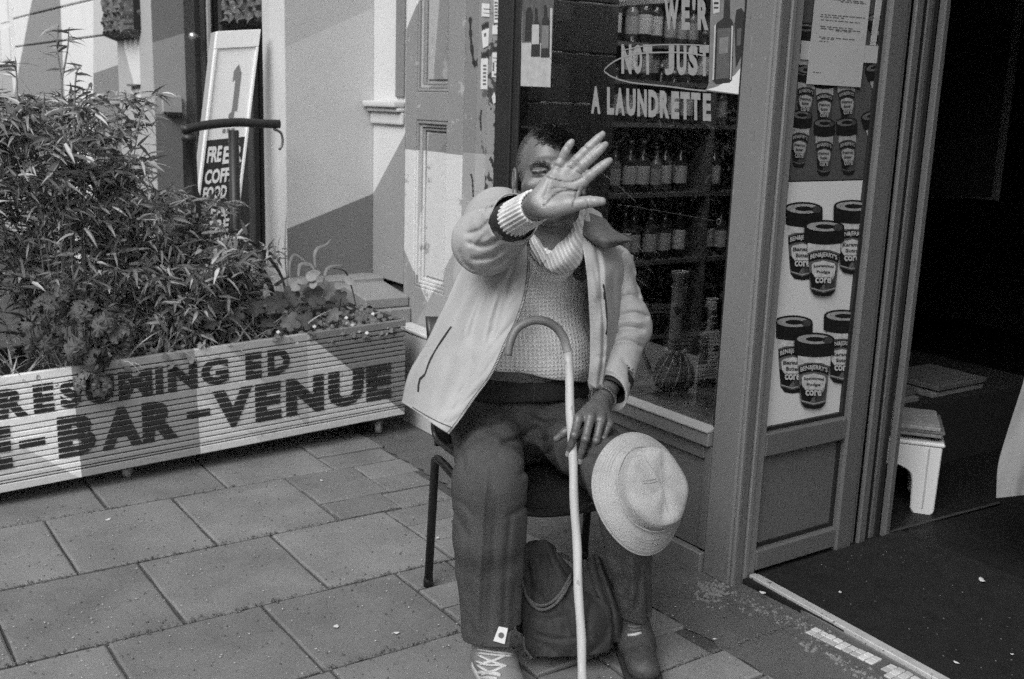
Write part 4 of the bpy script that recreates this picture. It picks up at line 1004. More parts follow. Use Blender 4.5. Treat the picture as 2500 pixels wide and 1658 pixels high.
# hair: short strands, thinning towards the temples and the forehead
def strands(name, mat, n, which, lmin, lmax, w, seed, region=None):
    r = np.random.default_rng(seed); d = r.normal(size=(n*4, 3)); d /= np.linalg.norm(d, axis=1)[:, None]
    P = HC+(np.array([0, .03, -.018])+d*np.array([.08, .094, .10]))@HR*1.03
    if region is not None: P = region(r, n)
    for _ in range(5):
        e = 1e-3; f0 = body(P); g = np.stack([body(P+np.eye(3)[k]*e)-f0 for k in range(3)], 1)/e; g /= np.linalg.norm(g, axis=1)[:, None]+1e-9; P = P-g*f0[:, None]
    h = head_coords(P); den = which(h); keep = r.random(len(P)) < den; P, g, h = P[keep][:n], g[keep][:n], h[keep][:n]; k = len(P)
    comb = (HR.T@np.array([.5, -.1, -.8]))*1.0+r.normal(size=(k, 3))*.35; comb = comb-g*(comb*g).sum(1)[:, None]; comb /= np.linalg.norm(comb, axis=1)[:, None]+1e-9
    L = r.uniform(lmin, lmax, k)[:, None]; side = np.cross(comb, g)
    a, b, c, e_ = P-side*w-g*.0006, P+side*w-g*.0006, P+comb*L*.55+g*L*.32+side*w*.6, P+comb*L+g*L*.28
    V = np.concatenate([a, b, c, e_]); F4 = np.stack([np.arange(k), np.arange(k)+k, np.arange(k)+2*k, np.arange(k)+3*k], 1)
    return link(name, np_mesh(name, V, F4), mat, person, False)
strands('hair', m_hair, 12000, lambda h: hair_density(h)[0], .008, .017, .00055, 1)
strands('side_hair', m_stub, 6000, lambda h: hair_density(h)[1]*(1-hair_density(h)[0]), .004, .009, .00045, 2)
def brow_region(r, n):
    s = r.choice([-1, 1], n*2); x = r.uniform(.012, .050, n*2); return HC+np.stack([s*x, .0130+.0030*np.sin((x-.012)/.038*2.6)+r.normal(0, .0015, n*2), .09-.35*np.maximum(x-.02, 0)], 1)@HR*1.03
strands('eyebrow', m_hair, 200, lambda h: np.ones(len(h)), .005, .009, .00045, 3, brow_region)
# ------------------------------------------------------------------ clothes
def knit_mat(name, v, pu, pv, amp=.0035, strength=1.0, udir=(1, 0, 0), vdir=(0, 0, 1)):
    mt = M(name, v, .9, .12, 14, 0, spec=.1, fine=.12); n = mt.node_tree.nodes; l = mt.node_tree.links; b = n['Principled BSDF']
    tc = n.new('ShaderNodeTexCoord')
    def dot(ax):
        d = n.new('ShaderNodeVectorMath'); d.operation = 'DOT_PRODUCT'; d.inputs[1].default_value = ax; l.new(tc.outputs['Object'], d.inputs[0]); return d.outputs['Value']
    def mm(op, a, c=None, e=None):
        q = n.new('ShaderNodeMath'); q.operation = op
        for i, t in enumerate((a, c, e)):
            if t is None: continue
            if isinstance(t, (int, float)): q.inputs[i].default_value = t
            else: l.new(t, q.inputs[i])
        return q.outputs[0]
    nz = n.new('ShaderNodeTexNoise'); nz.inputs['Scale'].default_value = 18; l.new(tc.outputs['Object'], nz.inputs['Vector'])
    u = mm('SINE', mm('MULTIPLY_ADD', dot(udir), 2*math.pi/pu, mm('MULTIPLY', nz.outputs['Fac'], 5.0)))
    h = mm('MULTIPLY_ADD', u, .5, .5)
    if pv:
        w = mm('SINE', mm('MULTIPLY_ADD', dot(vdir), 2*math.pi/pv, mm('MULTIPLY', u, 1.3))); h = mm('MULTIPLY_ADD', mm('MULTIPLY_ADD', w, .5, .5), .6, mm('MULTIPLY', h, .6))
    bp = n.new('ShaderNodeBump'); bp.inputs['Strength'].default_value = strength; bp.inputs['Distance'].default_value = amp
    l.new(h, bp.inputs['Height']); l.new(bp.outputs[0], b.inputs['Normal'])
    src = b.inputs['Base Color'].links[0].from_socket      # shade in the hollows between stitches, painted into the colour
    mu = mm('MULTIPLY', src, mm('MULTIPLY_ADD', h, .34, .78)); l.new(mu, b.inputs['Base Color']); b.inputs['Sheen Weight'].default_value = .15
    return mt
m_knit = knit_mat('sweater_knit', .80, .0115, .0105, amp=.0016, udir=tuple(LD))
m_shawl = knit_mat('collar_rib', .56, .0095, None, amp=.0018, udir=tuple((LD*.75+UP*.5+FD*.3)))
m_cuffk = knit_mat('cuff_knit', .72, .5, None)
m_jkt = M('jacket_cloth', .37, .8, .12, 7, .15, 200, spec=.2, fine=.05, wear=.33, wear_v=.34, wear_scale=12)
m_lin = M('jacket_lining', .022, .7, .3, 20); m_jkc = M('jacket_collar_cord', .095, .8, .2, 60, .3, 300)
m_zip = M('zip_tape', .035, .5, .3, 300, .8, 600); m_zipm = M('zip_metal', .45, .35, .2, 200, metal=.7)
m_trs = M('trouser_cloth', .078, .9, .18, 14, .7, 300, spec=.1, fine=.3); m_wst = M('waistband_cloth', .030, .8, .2, 25, .4, 500, spec=.2)

def furrows(lists, zmax, zmin=2.2):
    """hollows (positive) and ridges (negative depth) along drawn lines on the near side of a surface"""
    L_ = [(np.array(spline(np.array(L, float), 5*len(L))), w, a) for L, w, a in lists]
    def f(P):
        q = P-CC; zz = q@CM[2]; out = np.zeros(len(P)); m_ = (zz < zmax) & (zz > zmin)
        if not m_.any(): return out
        q = q[m_]; z2 = zz[m_]; out[m_] = furrow_xy(L_, 1250+F_PX*(q@CM[0])/z2, 829+F_PX*(q@CM[1])/z2); return out
    return f
def furrow_xy(L_, X, Y):
    o = np.zeros(len(X))
    for L, w, a in L_:
        lo, hi = L.min(0)-3*w, L.max(0)+3*w; m_ = (X > lo[0]) & (X < hi[0]) & (Y > lo[1]) & (Y < hi[1])
        if not m_.any(): continue
        A, Bq = L[:-1], L[1:]; ba = Bq-A; dx = X[m_][:, None]-A[None, :, 0]; dy = Y[m_][:, None]-A[None, :, 1]
        t = np.clip((dx*ba[:, 0]+dy*ba[:, 1])/((ba**2).sum(1)+1e-9), 0, 1); r2 = (dx-t*ba[:, 0])**2+(dy-t*ba[:, 1])**2; k_ = r2.argmin(1); tt = (k_+t[np.arange(len(k_)), k_])/len(A)
        o[m_] += a*np.exp(-r2.min(1)/(w*w))*np.clip(np.minimum(tt, 1-tt)*6, .0, 1)
    return o
sweater = Soft()
sweater.ell(TC+UP*.93, (.178, .122, .155), TR, .05); sweater.ell(TC+UP*.73+FD*.035, (.180, .160, .175), TR, .06)
sweater.cap(TC+UP*.98, hp(.004, -.175, -.075), .105, .090, .03)
sweater.ell(D(1350, 556, 2.68), (.046, .060, .058), [CR, CU, CB], .012, sub=True); sweater.cap(hp(0, -.10, -.03), hp(.003, -.150, -.058), .064, .062, .006, sub=True)
hemP = [D(1195, 903, 2.70), D(1300, 912, 2.66), D(1437, 938, 2.76)]
hn = np.cross(hemP[2]-hemP[0], TC+UP*.7-hemP[1]); hn /= np.linalg.norm(hn); hn = -hn if hn[2] > 0 else hn
sweater.plane(hemP[0], hn, .008)
sweater.disp(lambda P: .006*wrinkle(P, 30, 5, 3, (0, 0, 1), .5)-.004*np.exp(-((P-hemP[0])@hn+.028)**2/.0003), .01)
sw = soft_obj('sweater', sweater, .0045, m_knit, person, 1)
def trace(S, px, py, d0=2.2, n=60):
    px, py = np.atleast_1d(px).astype(float), np.atleast_1d(py).astype(float)
    R = np.stack([px-1250, py-829, np.full(len(px), F_PX)], 1)@CM; L = np.linalg.norm(R, axis=1); R /= L[:, None]; t = np.full(len(px), d0*1.0)*L/F_PX
    for _ in range(n): t = t+np.clip(S(CC+R*t[:, None])*.8, -.05, .15)
    return np.where(t < 4, t*F_PX/L, 9.0)
# shawl collar: two broad ribbed rolls crossing at the breast
SHAWL = 1
# placket rib on the far side
# trousers
tro = Soft()
HRp, HLp = TC+UP*.545-LD*.095+FD*.02, TC+UP*.545+LD*.095+FD*.02
KR, KL = D(1196, 1166, 2.515), D(1512, 1160, 2.56)
AR, AL = D(1196, 1532, 2.655), D(1548, 1500, 2.775)
tro.ell(TC+UP*.60+FD*.02, (.188, .152, .11), TR, .04); tro.ell(TC+UP*.52-FD*.02, (.19, .15, .085), TR, .05)
tro.cap(HRp, KR, .100, .083, .04); tro.cap(HLp, KL, .100, .080, .04)
tro.cap(KR-UP*.005, KR*.45+AR*.55, .084, .078, .03); tro.cap(KR*.45+AR*.55, AR, .078, .074, .02); tro.cap(KR-UP*.01, KR-UP*.14, .083, .082, .03)
tro.cap(KL-UP*.005, KL*.45+AL*.55, .076, .056, .03); tro.cap(KL*.45+AL*.55, AL, .056, .044, .02)
tro.plane(TC+UP*.70, (0, 0, 1), .004)
tro.plane(AR, AR-KR+np.array([0, 0, -.1]), .006) if False else None
TF = furrows([([(1190, 1130), (1180, 1250), (1172, 1400), (1162, 1600)], 7, -.008), ([(1212, 1200), (1203, 1350), (1198, 1450), (1190, 1600)], 9, .006), ([(1250, 1240), (1236, 1380), (1228, 1590)], 6, .005), ([(1130, 1250), (1144, 1380), (1150, 1590)], 6, .004),
   ([(1290, 1226), (1262, 1250), (1232, 1262)], 7, .006), ([(1112, 1216), (1140, 1240), (1160, 1270)], 7, .003), ([(1105, 1240), (1125, 1280), (1150, 1320)], 7, .004), ([(1322, 1036), (1280, 1066), (1215, 1086)], 7, .008), ([(1338, 1060), (1303, 1112), (1268, 1170)], 8, .010), ([(1350, 1088), (1322, 1132), (1290, 1166)], 6, .008),
   ([(1285, 1010), (1330, 1032), (1374, 1020)], 5, .007), ([(1250, 1012), (1200, 1030), (1140, 1032)], 6, .006), ([(1376, 1078), (1430, 1112), (1475, 1124)], 7, .007), ([(1395, 1050), (1440, 1062), (1480, 1058)], 6, .006), ([(1108, 1060), (1130, 1112), (1128, 1165)], 7, .006), ([(1230, 1110), (1190, 1130), (1150, 1128)], 8, .005),
   ([(1518, 1350), (1528, 1420), (1530, 1485)], 6, .009), ([(1568, 1355), (1561, 1430), (1552, 1495)], 6, .008), ([(1498, 1345), (1512, 1405), (1518, 1450)], 5, .006), ([(1545, 1350), (1546, 1430), (1542, 1490)], 6, -.006)], 2.82)
def legfold(P):
    o = -.0045*wrinkle(P, 20, 5, 1)-.0016*wrinkle(P, 55, 5, 8)+TF(P)
    # long creases down the shins
    for K, Aq, ph_ in ((KR, AR, 0), (KL, AL, 1)):
        ax = (Aq-K)/np.linalg.norm(Aq-K); t = (P-K)@ax; q = P-K-np.outer(t, ax); sidev = np.cross(ax, [0, 1, 0]); sidev /= np.linalg.norm(sidev)
        a = np.arctan2(q@CB, q@sidev); m_ = np.clip(t/.10, 0, 1)*np.exp(-np.maximum(np.linalg.norm(q, axis=1)-.10, 0)**2/.0008)
        o = o-m_*.0030*(np.sin(3*a+1.5*t+ph_)+.5*np.sin(5*a-2*t+1))
    for Hh, K, ph_ in ((HRp, KR, 0), (HLp, KL, 2)):
        ax = (K-Hh)/np.linalg.norm(K-Hh); t = (P-Hh)@ax; q = P-Hh-np.outer(t, ax); sv = np.cross(ax, UP); sv /= np.linalg.norm(sv); a = np.arctan2(q@sv, q@UP); m_ = np.clip(t/.08, 0, 1)*np.clip((.50-t)/.08, 0, 1)*np.exp(-np.maximum(np.linalg.norm(q, axis=1)-.11, 0)**2/.001)
        o = o-m_*.0022*(1-2*np.abs(np.sin(t*16+1.4*a+ph_+.5*np.sin(a*3)))**.7)-m_*.0014*(1-2*np.abs(np.sin(t*31-1.9*a+ph_))**.7)
    return o
tro.disp(legfold, .02)
class Hem(Soft):
    def __call__(s, P, c=None, rad=None):
        d = Soft.__call__(s, P, c, rad)
        for K, Aq, ln in ((KR, AR, 0.0), (KL, AL, 0.0)):
            ax = np.array([0, 0, -1.0])*.8+(Aq-K)/np.linalg.norm(Aq-K)*.4+(CR*.42 if K is KR else CR*0); ax /= np.linalg.norm(ax)
            near = np.linalg.norm(P-Aq, axis=1) < .14; e = np.where(near, (P-Aq)@ax-.004+.006*np.sin(P[:, 0]*60), -1); d = np.maximum(d, e)
            # hollow trouser bottom
            r = np.linalg.norm((P-Aq)-np.outer((P-Aq)@ax, ax), axis=1); d = np.maximum(d, np.where(near & ((P-Aq)@ax > -.06), (.046 if K is KR else .036)-r, -1))
        return d
th = Hem(); th.ops = tro.ops
trousers = soft_obj('trousers', th, .0040, m_trs, person, 1)
# dark high waistband over the belly
wb = Soft(); wb.ell(TC+UP*.64+FD*.030, (.183, .158, .13), TR, .01); wb.ell(TC+UP*.60+FD*.022, (.188, .160, .10), TR, .03); wb.plane(TC+UP*.72, (0, 0, 1), .004)
lowp_ = D(1290, 1003, 2.68); nlow = np.cross(D(1400, 1000, 2.70)-D(1180, 998, 2.70), TC+UP*.62-lowp_); nlow /= np.linalg.norm(nlow); nlow = -nlow if nlow[2] > 0 else nlow
wb.plane(lowp_, nlow, .012); wb.disp(lambda P: -.004*wrinkle(P, 34, 4, 7), .004)
soft_obj('waistband', wb, .0045, m_wst, trousers, 1)
# fly seam
mb = MB(); ys = np.linspace(925, 998, 10); xs = 1303+2*np.sin(ys*.1); dd = trace(wb, xs, ys); mb.tube([D(x, y, d-.0005) for x, y, d in zip(xs, ys, dd)], .0018, 6); mb.build('fly_seam', m_trs, trousers, True)

# ---------------- jacket: back and sleeves as one surface, the open fronts as lofted cloth
jk = Soft()
jk.ell(TC+UP*.94-FD*.012, (.195, .125, .165), TR, .05); jk.ell(TC+UP*.74-FD*.01, (.205, .145, .20), TR, .06)
class Jk(Soft):
    def __call__(s, P, c=None, rad=None):
        d = Soft.__call__(s, P, c, rad)
        f = (P-TC)@FD; u = (P-TC)@LD
        d = np.maximum(d, f-.045-.10*np.abs(u)-.02*np.clip((P[:, 2]-.9)*8, -1, 1))       # fronts open
        # sleeves
        e = slv(P, c, rad); k = .02; h = np.clip(.5+.5*(e-d)/k, 0, 1); return e*(1-h)+d*h-k*h*(1-h)
CE, CL = D(1258, 531, 2.425), D(1490, 958, 2.70)
aR = (D(1304, 503, 2.216)-D(1184, 588, 2.55)); aR /= np.linalg.norm(aR); aL = D(1452, 1003, 2.67)-D(1548, 850, 2.83); aL /= np.linalg.norm(aL)
SRs, ERs = D(1218, 548, 2.80), D(1187, 590, 2.56); SLs, ELs = D(1492, 655, 2.86), D(1530, 800, 2.85)
slv_ = Soft()
slv_.cap(SRs, ERs, .090, .078, .02); slv_.cap(ERs, CE+aR*.03, .078, .0575, .03); slv_.cap(TC+UP*1.0-LD*.10, SRs, .085, .085, .04)
slv_.cap(TC+UP*1.0+LD*.13, SLs, .070, .062, .04); slv_.cap(SLs, ELs, .064, .064, .02); slv_.cap(ELs, CL+aL*.03, .062, .053, .03)
SF = furrows([([(1222, 582), (1182, 602), (1132, 590)], 6, .008), ([(1236, 600), (1196, 628), (1146, 634)], 6, .009), ([(1204, 528), (1176, 560), (1132, 574)], 6, .008), ([(1236, 486), (1198, 508), (1156, 520)], 5, .006), ([(1120, 606), (1134, 642), (1165, 664)], 5, .006), ([(1255, 612), (1222, 642), (1190, 655)], 5, .006), ([(1192, 545), (1165, 585), (1150, 612)], 5, -.005), ([(1214, 560), (1196, 582), (1176, 590)], 4, -.004),
   ([(1492, 814), (1530, 800), (1578, 808)], 6, .010), ([(1488, 842), (1530, 832), (1574, 850)], 5, .008), ([(1508, 774), (1548, 764), (1586, 778)], 6, .009), ([(1496, 736), (1540, 722), (1576, 742)], 6, .008), ([(1540, 645), (1552, 690), (1562, 735)], 6, .006), ([(1510, 660), (1522, 700), (1518, 740)], 5, .005), ([(1452, 922), (1480, 912), (1522, 930)], 4, .004), ([(1515, 870), (1535, 900), (1540, 940)], 5, .005), ([(1500, 790), (1536, 782), (1580, 792)], 5, -.006), ([(1500, 820), (1536, 815), (1572, 826)], 5, -.005)], 2.93)
def slv(P, c=None, rad=None):
    d = Soft.__call__(slv_, P, c, rad)
    mk = .25+.75*np.clip((np.linalg.norm(P-CL, axis=1)-.05)/.08, 0, 1); d = d-mk*(.0040*wrinkle(P, 20, 5, 4)+.0018*wrinkle(P, 50, 5, 11))+SF(P)
    # compression folds round the left elbow
    ax = (CL-SLs)/np.linalg.norm(CL-SLs); t = (P-SLs)@ax; near = np.exp(-((P-ELs)**2).sum(1)/.012); d = d-near*.0016*(1-2*np.abs(np.sin(t*52+20*((P-SLs)@CR)+1.5*np.sin((P-SLs)@CU*40))))
    ax = (CE-ERs)/np.linalg.norm(CE-ERs); t = (P-ERs)@ax; near = np.exp(-((P-ERs*.5-CE*.5)**2).sum(1)/.009); d = d-near*.0014*(1-2*np.abs(np.sin(t*40+26*((P-ERs)@CU)+1.2*np.sin((P-ERs)@CR*35))))
    for E, a, Q, r in ((CE, aR, ERs, .0535), (CL, aL, ELs, .041)):
        near = np.linalg.norm(P-E, axis=1) < .16; u = (P-E)@a; q = P-E-np.outer(u, a); rr_ = np.linalg.norm(q, axis=1)
        lip = .006*np.sin(3*np.arctan2(q@CU, q@CR)+1) if E is CE else -.42*(q@CU)
        d = np.maximum(d, np.where(near, u-lip, -1)); d = np.maximum(d, np.where(near & (u > -.075), r-rr_, -1))
    return d
jk2 = Jk(); jk2.ops = jk.ops+[('cap', (TC+UP*.7, TC+UP*.98, .01, .01, None), .001, False, (TC+UP*.85), .32)]
jk2.ops = jk.ops
lo_ = np.min([TC-[.3, .3, -.45], CE-.12, CL-.12, ERs-.12, SLs-.1], 0); hi_ = np.max([TC+[.3, .3, 1.2], CE+.12, CL+.12, SLs+.12, ELs+.12], 0)
_m = Soft.mesh
Jk.mesh = lambda s, v, B=14: _m(s, v, B, lo_, hi_)
jacket = soft_obj('jacket', jk2, .0036, m_jkt, person, 1)
def cloth(rows, name, mat, nu=46, nv=36, thick=.0035, fold=None, over=None, gap=.010, parent=None, lines=None):
    """rows of (screen x, screen y, distance) control points -> a thick draped sheet, kept outside `over`"""
    A = loft(np.array(rows, float), nu, nv); X = A[..., 0].ravel(); Y = A[..., 1].ravel(); d = A[..., 2].ravel()
    if over is not None:
        for S in over: d = np.minimum(d, trace(S, X, Y)-gap)
        q = d.reshape(nu, nv)
        for _ in range(6):
            q2 = q.copy(); q2[1:-1] = (q[:-2]+2*q[1:-1]+q[2:])/4; q2[:, 1:-1] = (q2[:, :-2]+2*q2[:, 1:-1]+q2[:, 2:])/4; q = np.minimum(q, q2)*.5+q2*.5
        d = q.ravel()
    if fold is not None: d = d+fold(np.linspace(0, 1, nu)[:, None]*np.ones((1, nv)), np.linspace(0, 1, nv)[None]*np.ones((nu, 1))).ravel()
    if lines: d = d+furrow_xy([(np.array(spline(np.array(L, float), 5*len(L))), w, a) for L, w, a in lines], X, Y)
    P = np.array([D(x, y, z) for x, y, z in zip(X, Y, d)]).reshape(nu, nv, 3)
    gu = np.gradient(P, axis=0); gv = np.gradient(P, axis=1); nn = np.cross(gu, gv); nn /= np.linalg.norm(nn, axis=2)[..., None]+1e-9
    if (nn.reshape(-1, 3)@CB).mean() < 0: nn = -nn
    Bk = P-nn*thick; V = np.vstack([P.reshape(-1, 3), Bk.reshape(-1, 3)]); n0 = nu*nv; Fs = []
    for i in range(nu-1):
        for j in range(nv-1):
            a = i*nv+j; Fs += [(a, a+1, a+nv+1, a+nv), (n0+a, n0+a+nv, n0+a+nv+1, n0+a+1)]
    bd = [(0, j) for j in range(nv)]+[(i, nv-1) for i in range(1, nu)]+[(nu-1, j) for j in range(nv-2, -1, -1)]+[(i, 0) for i in range(nu-2, 0, -1)]
    for a, b in zip(bd, bd[1:]+bd[:1]): a = a[0]*nv+a[1]; b = b[0]*nv+b[1]; Fs.append((a, n0+a, n0+b, b))
    o = link(name, mesh(name, V, Fs), mat, parent or jacket, True); return o, P
ridge = lambda x: 1-2*np.abs(np.sin(x))**.7
fl = lambda u, v: .0070*ridge(v*6+u*2.2+.6*np.sin(u*5))*(.35+u)*(1.1-.6*u)+.0045*ridge(v*11-u*4+1+.8*np.sin(u*7+v*3))*np.clip(u*2, 0, 1)*(1.1-u*.7)+.0045*ridge(u*9+v*5+.7*np.sin(v*6))*np.exp(-((u-.35)/.25)**2)+.0024*ridge(u*23-v*9+np.sin(v*9+u*4))+.005*np.sin(v*7-u*12)*np.exp(-((u-.22)/.2)**2)
# flat ribbed shawl collar of the sweater
cloth([[(1296, 532, 2.74), (1288, 540, 2.745), (1282, 548, 2.76)], [(1310, 566, 2.70), (1296, 575, 2.695), (1284, 585, 2.71)], [(1326, 600, 2.672), (1310, 612, 2.665), (1295, 620, 2.68)], [(1338, 628, 2.662), (1328, 640, 2.655), (1318, 650, 2.665)]], 'sweater_collar', m_shawl, 26, 16, thick=.008, fold=lambda u, v: -.006*np.sin(v*3.1), over=[sweater], gap=.008, parent=sw)
cloth([[(1392, 528, 2.77), (1412, 515, 2.775), (1432, 505, 2.80)], [(1380, 566, 2.715), (1408, 558, 2.715), (1434, 560, 2.75)], [(1360, 596, 2.678), (1396, 604, 2.672), (1428, 618, 2.71)], [(1338, 622, 2.662), (1372, 640, 2.654), (1408, 655, 2.69)], [(1322, 640, 2.660), (1340, 660, 2.650), (1362, 672, 2.665)]], 'sweater_collar', m_shawl, 36, 24, thick=.010, fold=lambda u, v: -.009*np.sin(v*3.1), over=[sweater], gap=.011, parent=sw)
cloth([[(1318, 590, 2.70), (1330, 580, 2.71), (1345, 572, 2.72)], [(1328, 612, 2.675), (1340, 604, 2.68), (1356, 596, 2.69)]], 'shirt_collar', m_cuffk, 12, 12, thick=.004, parent=sw)
pl_, PL_ = cloth([[(1286, 560, 2.68), (1250, 575, 2.70), (1205, 590, 2.74), (1165, 600, 2.80)],
              [(1291, 640, 2.63), (1240, 640, 2.65), (1180, 645, 2.70), (1125, 655, 2.80)],
              [(1283, 712, 2.60), (1225, 712, 2.61), (1160, 712, 2.68), (1099, 714, 2.80)],
              [(1262, 780, 2.585), (1205, 785, 2.59), (1130, 780, 2.66), (1068, 778, 2.79)],
              [(1235, 835, 2.575), (1175, 845, 2.58), (1100, 845, 2.66), (1038, 840, 2.79)],
              [(1200, 912, 2.565), (1140, 920, 2.57), (1060, 910, 2.66), (1003, 900, 2.80)],
              [(1157, 972, 2.56), (1100, 980, 2.565), (1040, 960, 2.66), (989, 938, 2.80)],
              [(1121, 1024, 2.555), (1075, 1015, 2.565), (1025, 995, 2.66), (983, 968, 2.80)],
              [(1094, 1059, 2.555), (1060, 1037, 2.565), (1018, 1006, 2.66), (980, 982, 2.80)]], 'front_panel', m_jkt, 90, 64, fold=lambda u, v: .45*fl(u, v), over=[sweater, wb, th], gap=.016, lines=[([(1168, 672), (1136, 745), (1104, 806)], 11, .014), ([(1200, 668), (1168, 760), (1148, 850)], 12, .014), ([(1238, 668), (1218, 750), (1196, 840)], 10, .010), ([(1132, 655), (1112, 705), (1090, 748)], 8, .010), ([(1110, 862), (1086, 930), (1060, 996)], 13, .008), ([(1160, 860), (1140, 930), (1105, 1010)], 12, .008), ([(1185, 690), (1150, 770), (1125, 840)], 8, -.008), ([(1222, 690), (1196, 770), (1175, 850)], 8, -.007), ([(1270, 700), (1240, 712), (1205, 705)], 6, .006), ([(1258, 640), (1240, 690), (1230, 740)], 7, .008), ([(1060, 860), (1040, 900), (1022, 940)], 8, .005)])
pr_, PR_ = cloth([[(1412, 560, 2.72), (1450, 575, 2.74), (1500, 600, 2.79), (1548, 625, 2.86)],
              [(1430, 640, 2.685), (1465, 645, 2.70), (1510, 655, 2.77), (1545, 670, 2.87)],
              [(1436, 720, 2.670), (1470, 725, 2.675), (1505, 730, 2.76), (1535, 740, 2.87)],
              [(1440, 800, 2.660), (1475, 805, 2.660), (1508, 810, 2.76), (1530, 820, 2.88)],
              [(1440, 870, 2.655), (1472, 880, 2.660), (1500, 885, 2.77), (1525, 890, 2.89)],
              [(1436, 940, 2.66), (1462, 950, 2.67), (1490, 955, 2.78), (1515, 960, 2.90)]], 'front_panel', m_jkt, 70, 40,
              fold=lambda u, v: .005*np.sin(u*9+v*4)*v+.012*np.exp(-((v-.33)/.05)**2)-.006*np.exp(-((v-.40)/.05)**2)+.003*np.sin(u*26+v*8), over=[sweater, wb], gap=.010, lines=[([(1500, 650), (1496, 720), (1505, 800)], 8, .008), ([(1450, 640), (1462, 720), (1460, 800)], 6, .006), ([(1490, 700), (1470, 730), (1448, 740)], 6, .005), ([(1495, 850), (1475, 870), (1450, 872)], 6, .006)])
# zip running along the edge of the near front, with teeth
zp = [PL_[i, 0]+CB*.0015 for i in range(0, 90)]
MB().tube(zp, .0034, 8).build('zip', m_zip, pl_, True)
mb = MB()
for i in range(6, 89):
    for t in (0, .5):
        p = PL_[i, 0]*(1-t)+PL_[min(i+1, 89), 0]*t; ax = PL_[min(i+1, 89), 0]-PL_[i-1, 0]; ax /= np.linalg.norm(ax); sd = np.cross(ax, CB); sd /= np.linalg.norm(sd)
        c = p+CB*.004; s2 = .0013; mb.add([c+sd*a*.0022+ax*b*s2*.55+CB*e*.0012 for e in (-1, 1) for a, b in ((-1, -1), (1, -1), (1, 1), (-1, 1))], [(0, 3, 2, 1), (4, 5, 6, 7), (0, 1, 5, 4), (1, 2, 6, 5), (2, 3, 7, 6), (3, 0, 4, 7)])
mb.build('zip_teeth', m_zipm, pl_, kind='stuff')
def on_sheet(P, pts):      # pixels -> points lying on a lofted sheet
    q = P.reshape(-1, 3)-CC; z = q@CM[2]; X = 1250+F_PX*(q@CM[0])/z; Y = 829+F_PX*(q@CM[1])/z; out = []
    for x, y in pts:
        k = np.argsort((X-x)**2+(Y-y)**2)[:4]; out.append(D(x, y, z[k].mean()))
    return out
pk = on_sheet(PL_, [(1102, 798), (1086, 820), (1068, 848), (1050, 880), (1040, 908), (1036, 918)])
MB().tube([p+CB*.0015 for p in spline(pk, 26)], .0048, 6, flat=.6).build('pocket_zip', m_zip, pl_, True)
mb = MB(); S_ = spline(pk, 60)
for i in range(0, 60, 2):
    c = S_[i]+CB*.004; mb.box(c-.0013, c+.0013)
mb.build('zip_teeth', m_zipm, pl_, kind='stuff')
MB().tube([p+CB*.005 for p in on_sheet(PL_, [(1037, 915), (1026, 925), (1022, 940), (1021, 956)])], [.003, .0035, .0028, .0022], 6).build('zip_pull', m_zip, pl_, True)
pk2 = on_sheet(PR_, [(1473, 694), (1477, 730), (1480, 770), (1480, 817)])
MB().tube([p+CB*.001 for p in spline(pk2, 20)], [.003+.002*math.sin(math.pi*i/19) for i in range(20)], 6, flat=.6).build('pocket_zip', m_lin, pr_, True)
# pale seam band along the hem
hm = [PL_[84, j]+CB*.002 for j in range(0, 50)]; MB().tube(hm, .0012, 5).build('hem_seam', m_jkc, pl_, True)
# faint round stamp print on the breast
def linings(E, a, r, L, name='sleeve_lining'):
    u = np.cross(a, [0, 0, 1]); u /= np.linalg.norm(u); w = np.cross(a, u); rows = []
    for t in np.linspace(-.004, -L, 6): rows.append([E+a*t+(u*math.cos(x)+w*math.sin(x))*(r*(1-.55*(t < -L*.95))) for x in np.linspace(0, 2*math.pi, 25)])
    mb = MB(); mb.grid(np.array(rows)); return mb.build(name, m_lin, jacket, True)
linings(CE, aR, .0528, .09); linings(CL, aL, .0405, .07)
# cuff lip: a light turned edge
def lip(E, a, r, name='cuff_edge', tilt=0):
    u = np.cross(a, [0, 0, 1]); u /= np.linalg.norm(u); w = np.cross(a, u); P = []
    for x in np.linspace(0, 2*math.pi, 40):
        q = (u*math.cos(x)+w*math.sin(x))*r; li = .006*math.sin(3*math.atan2(q@CU, q@CR)+1) if E is CE else -.42*(q@CU); P.append(E+q+a*(li+.0005))
    MB().tube(P, .0024, 6).build(name, m_jkt, jacket, True)
lip(CE, aR, .0555); lip(CL, aL, .0475)
# knitted cuff of the sweater
def kcuff(c0, c1, r0, r1, ribs=26):
    a = (c1-c0)/np.linalg.norm(c1-c0); u = np.cross(a, [0, 0, 1]); u /= np.linalg.norm(u); w = np.cross(a, u); rows = []
    for t, rr2 in list(zip(np.linspace(0, 1, 10), np.linspace(r0, r1, 10)))+[(1.02, r1-.004), (.98, r1-.007), (.6, r1-.008)]:
        rows.append([c0*(1-t)+c1*t+(u*math.cos(x)+w*math.sin(x))*(rr2+.0013*math.sin(ribs*x)) for x in np.linspace(0, 2*math.pi, ribs*6+1)])
    mb = MB(); mb.grid(np.array(rows)); return mb.build('sweater_cuff', m_cuffk, sw, True)
kcuff(D(1257, 533, 2.365), D(1307, 504, 2.240), .0405, .0360)
# inner dark sleeve between the cuff and the jacket
c0, c1 = D(1240, 545, 2.43), D(1264, 529, 2.345); MB().tube([c0, c0*.5+c1*.5, c1], [.046, .045, .038], 24).build('inner_sleeve', m_lin, jacket, True)
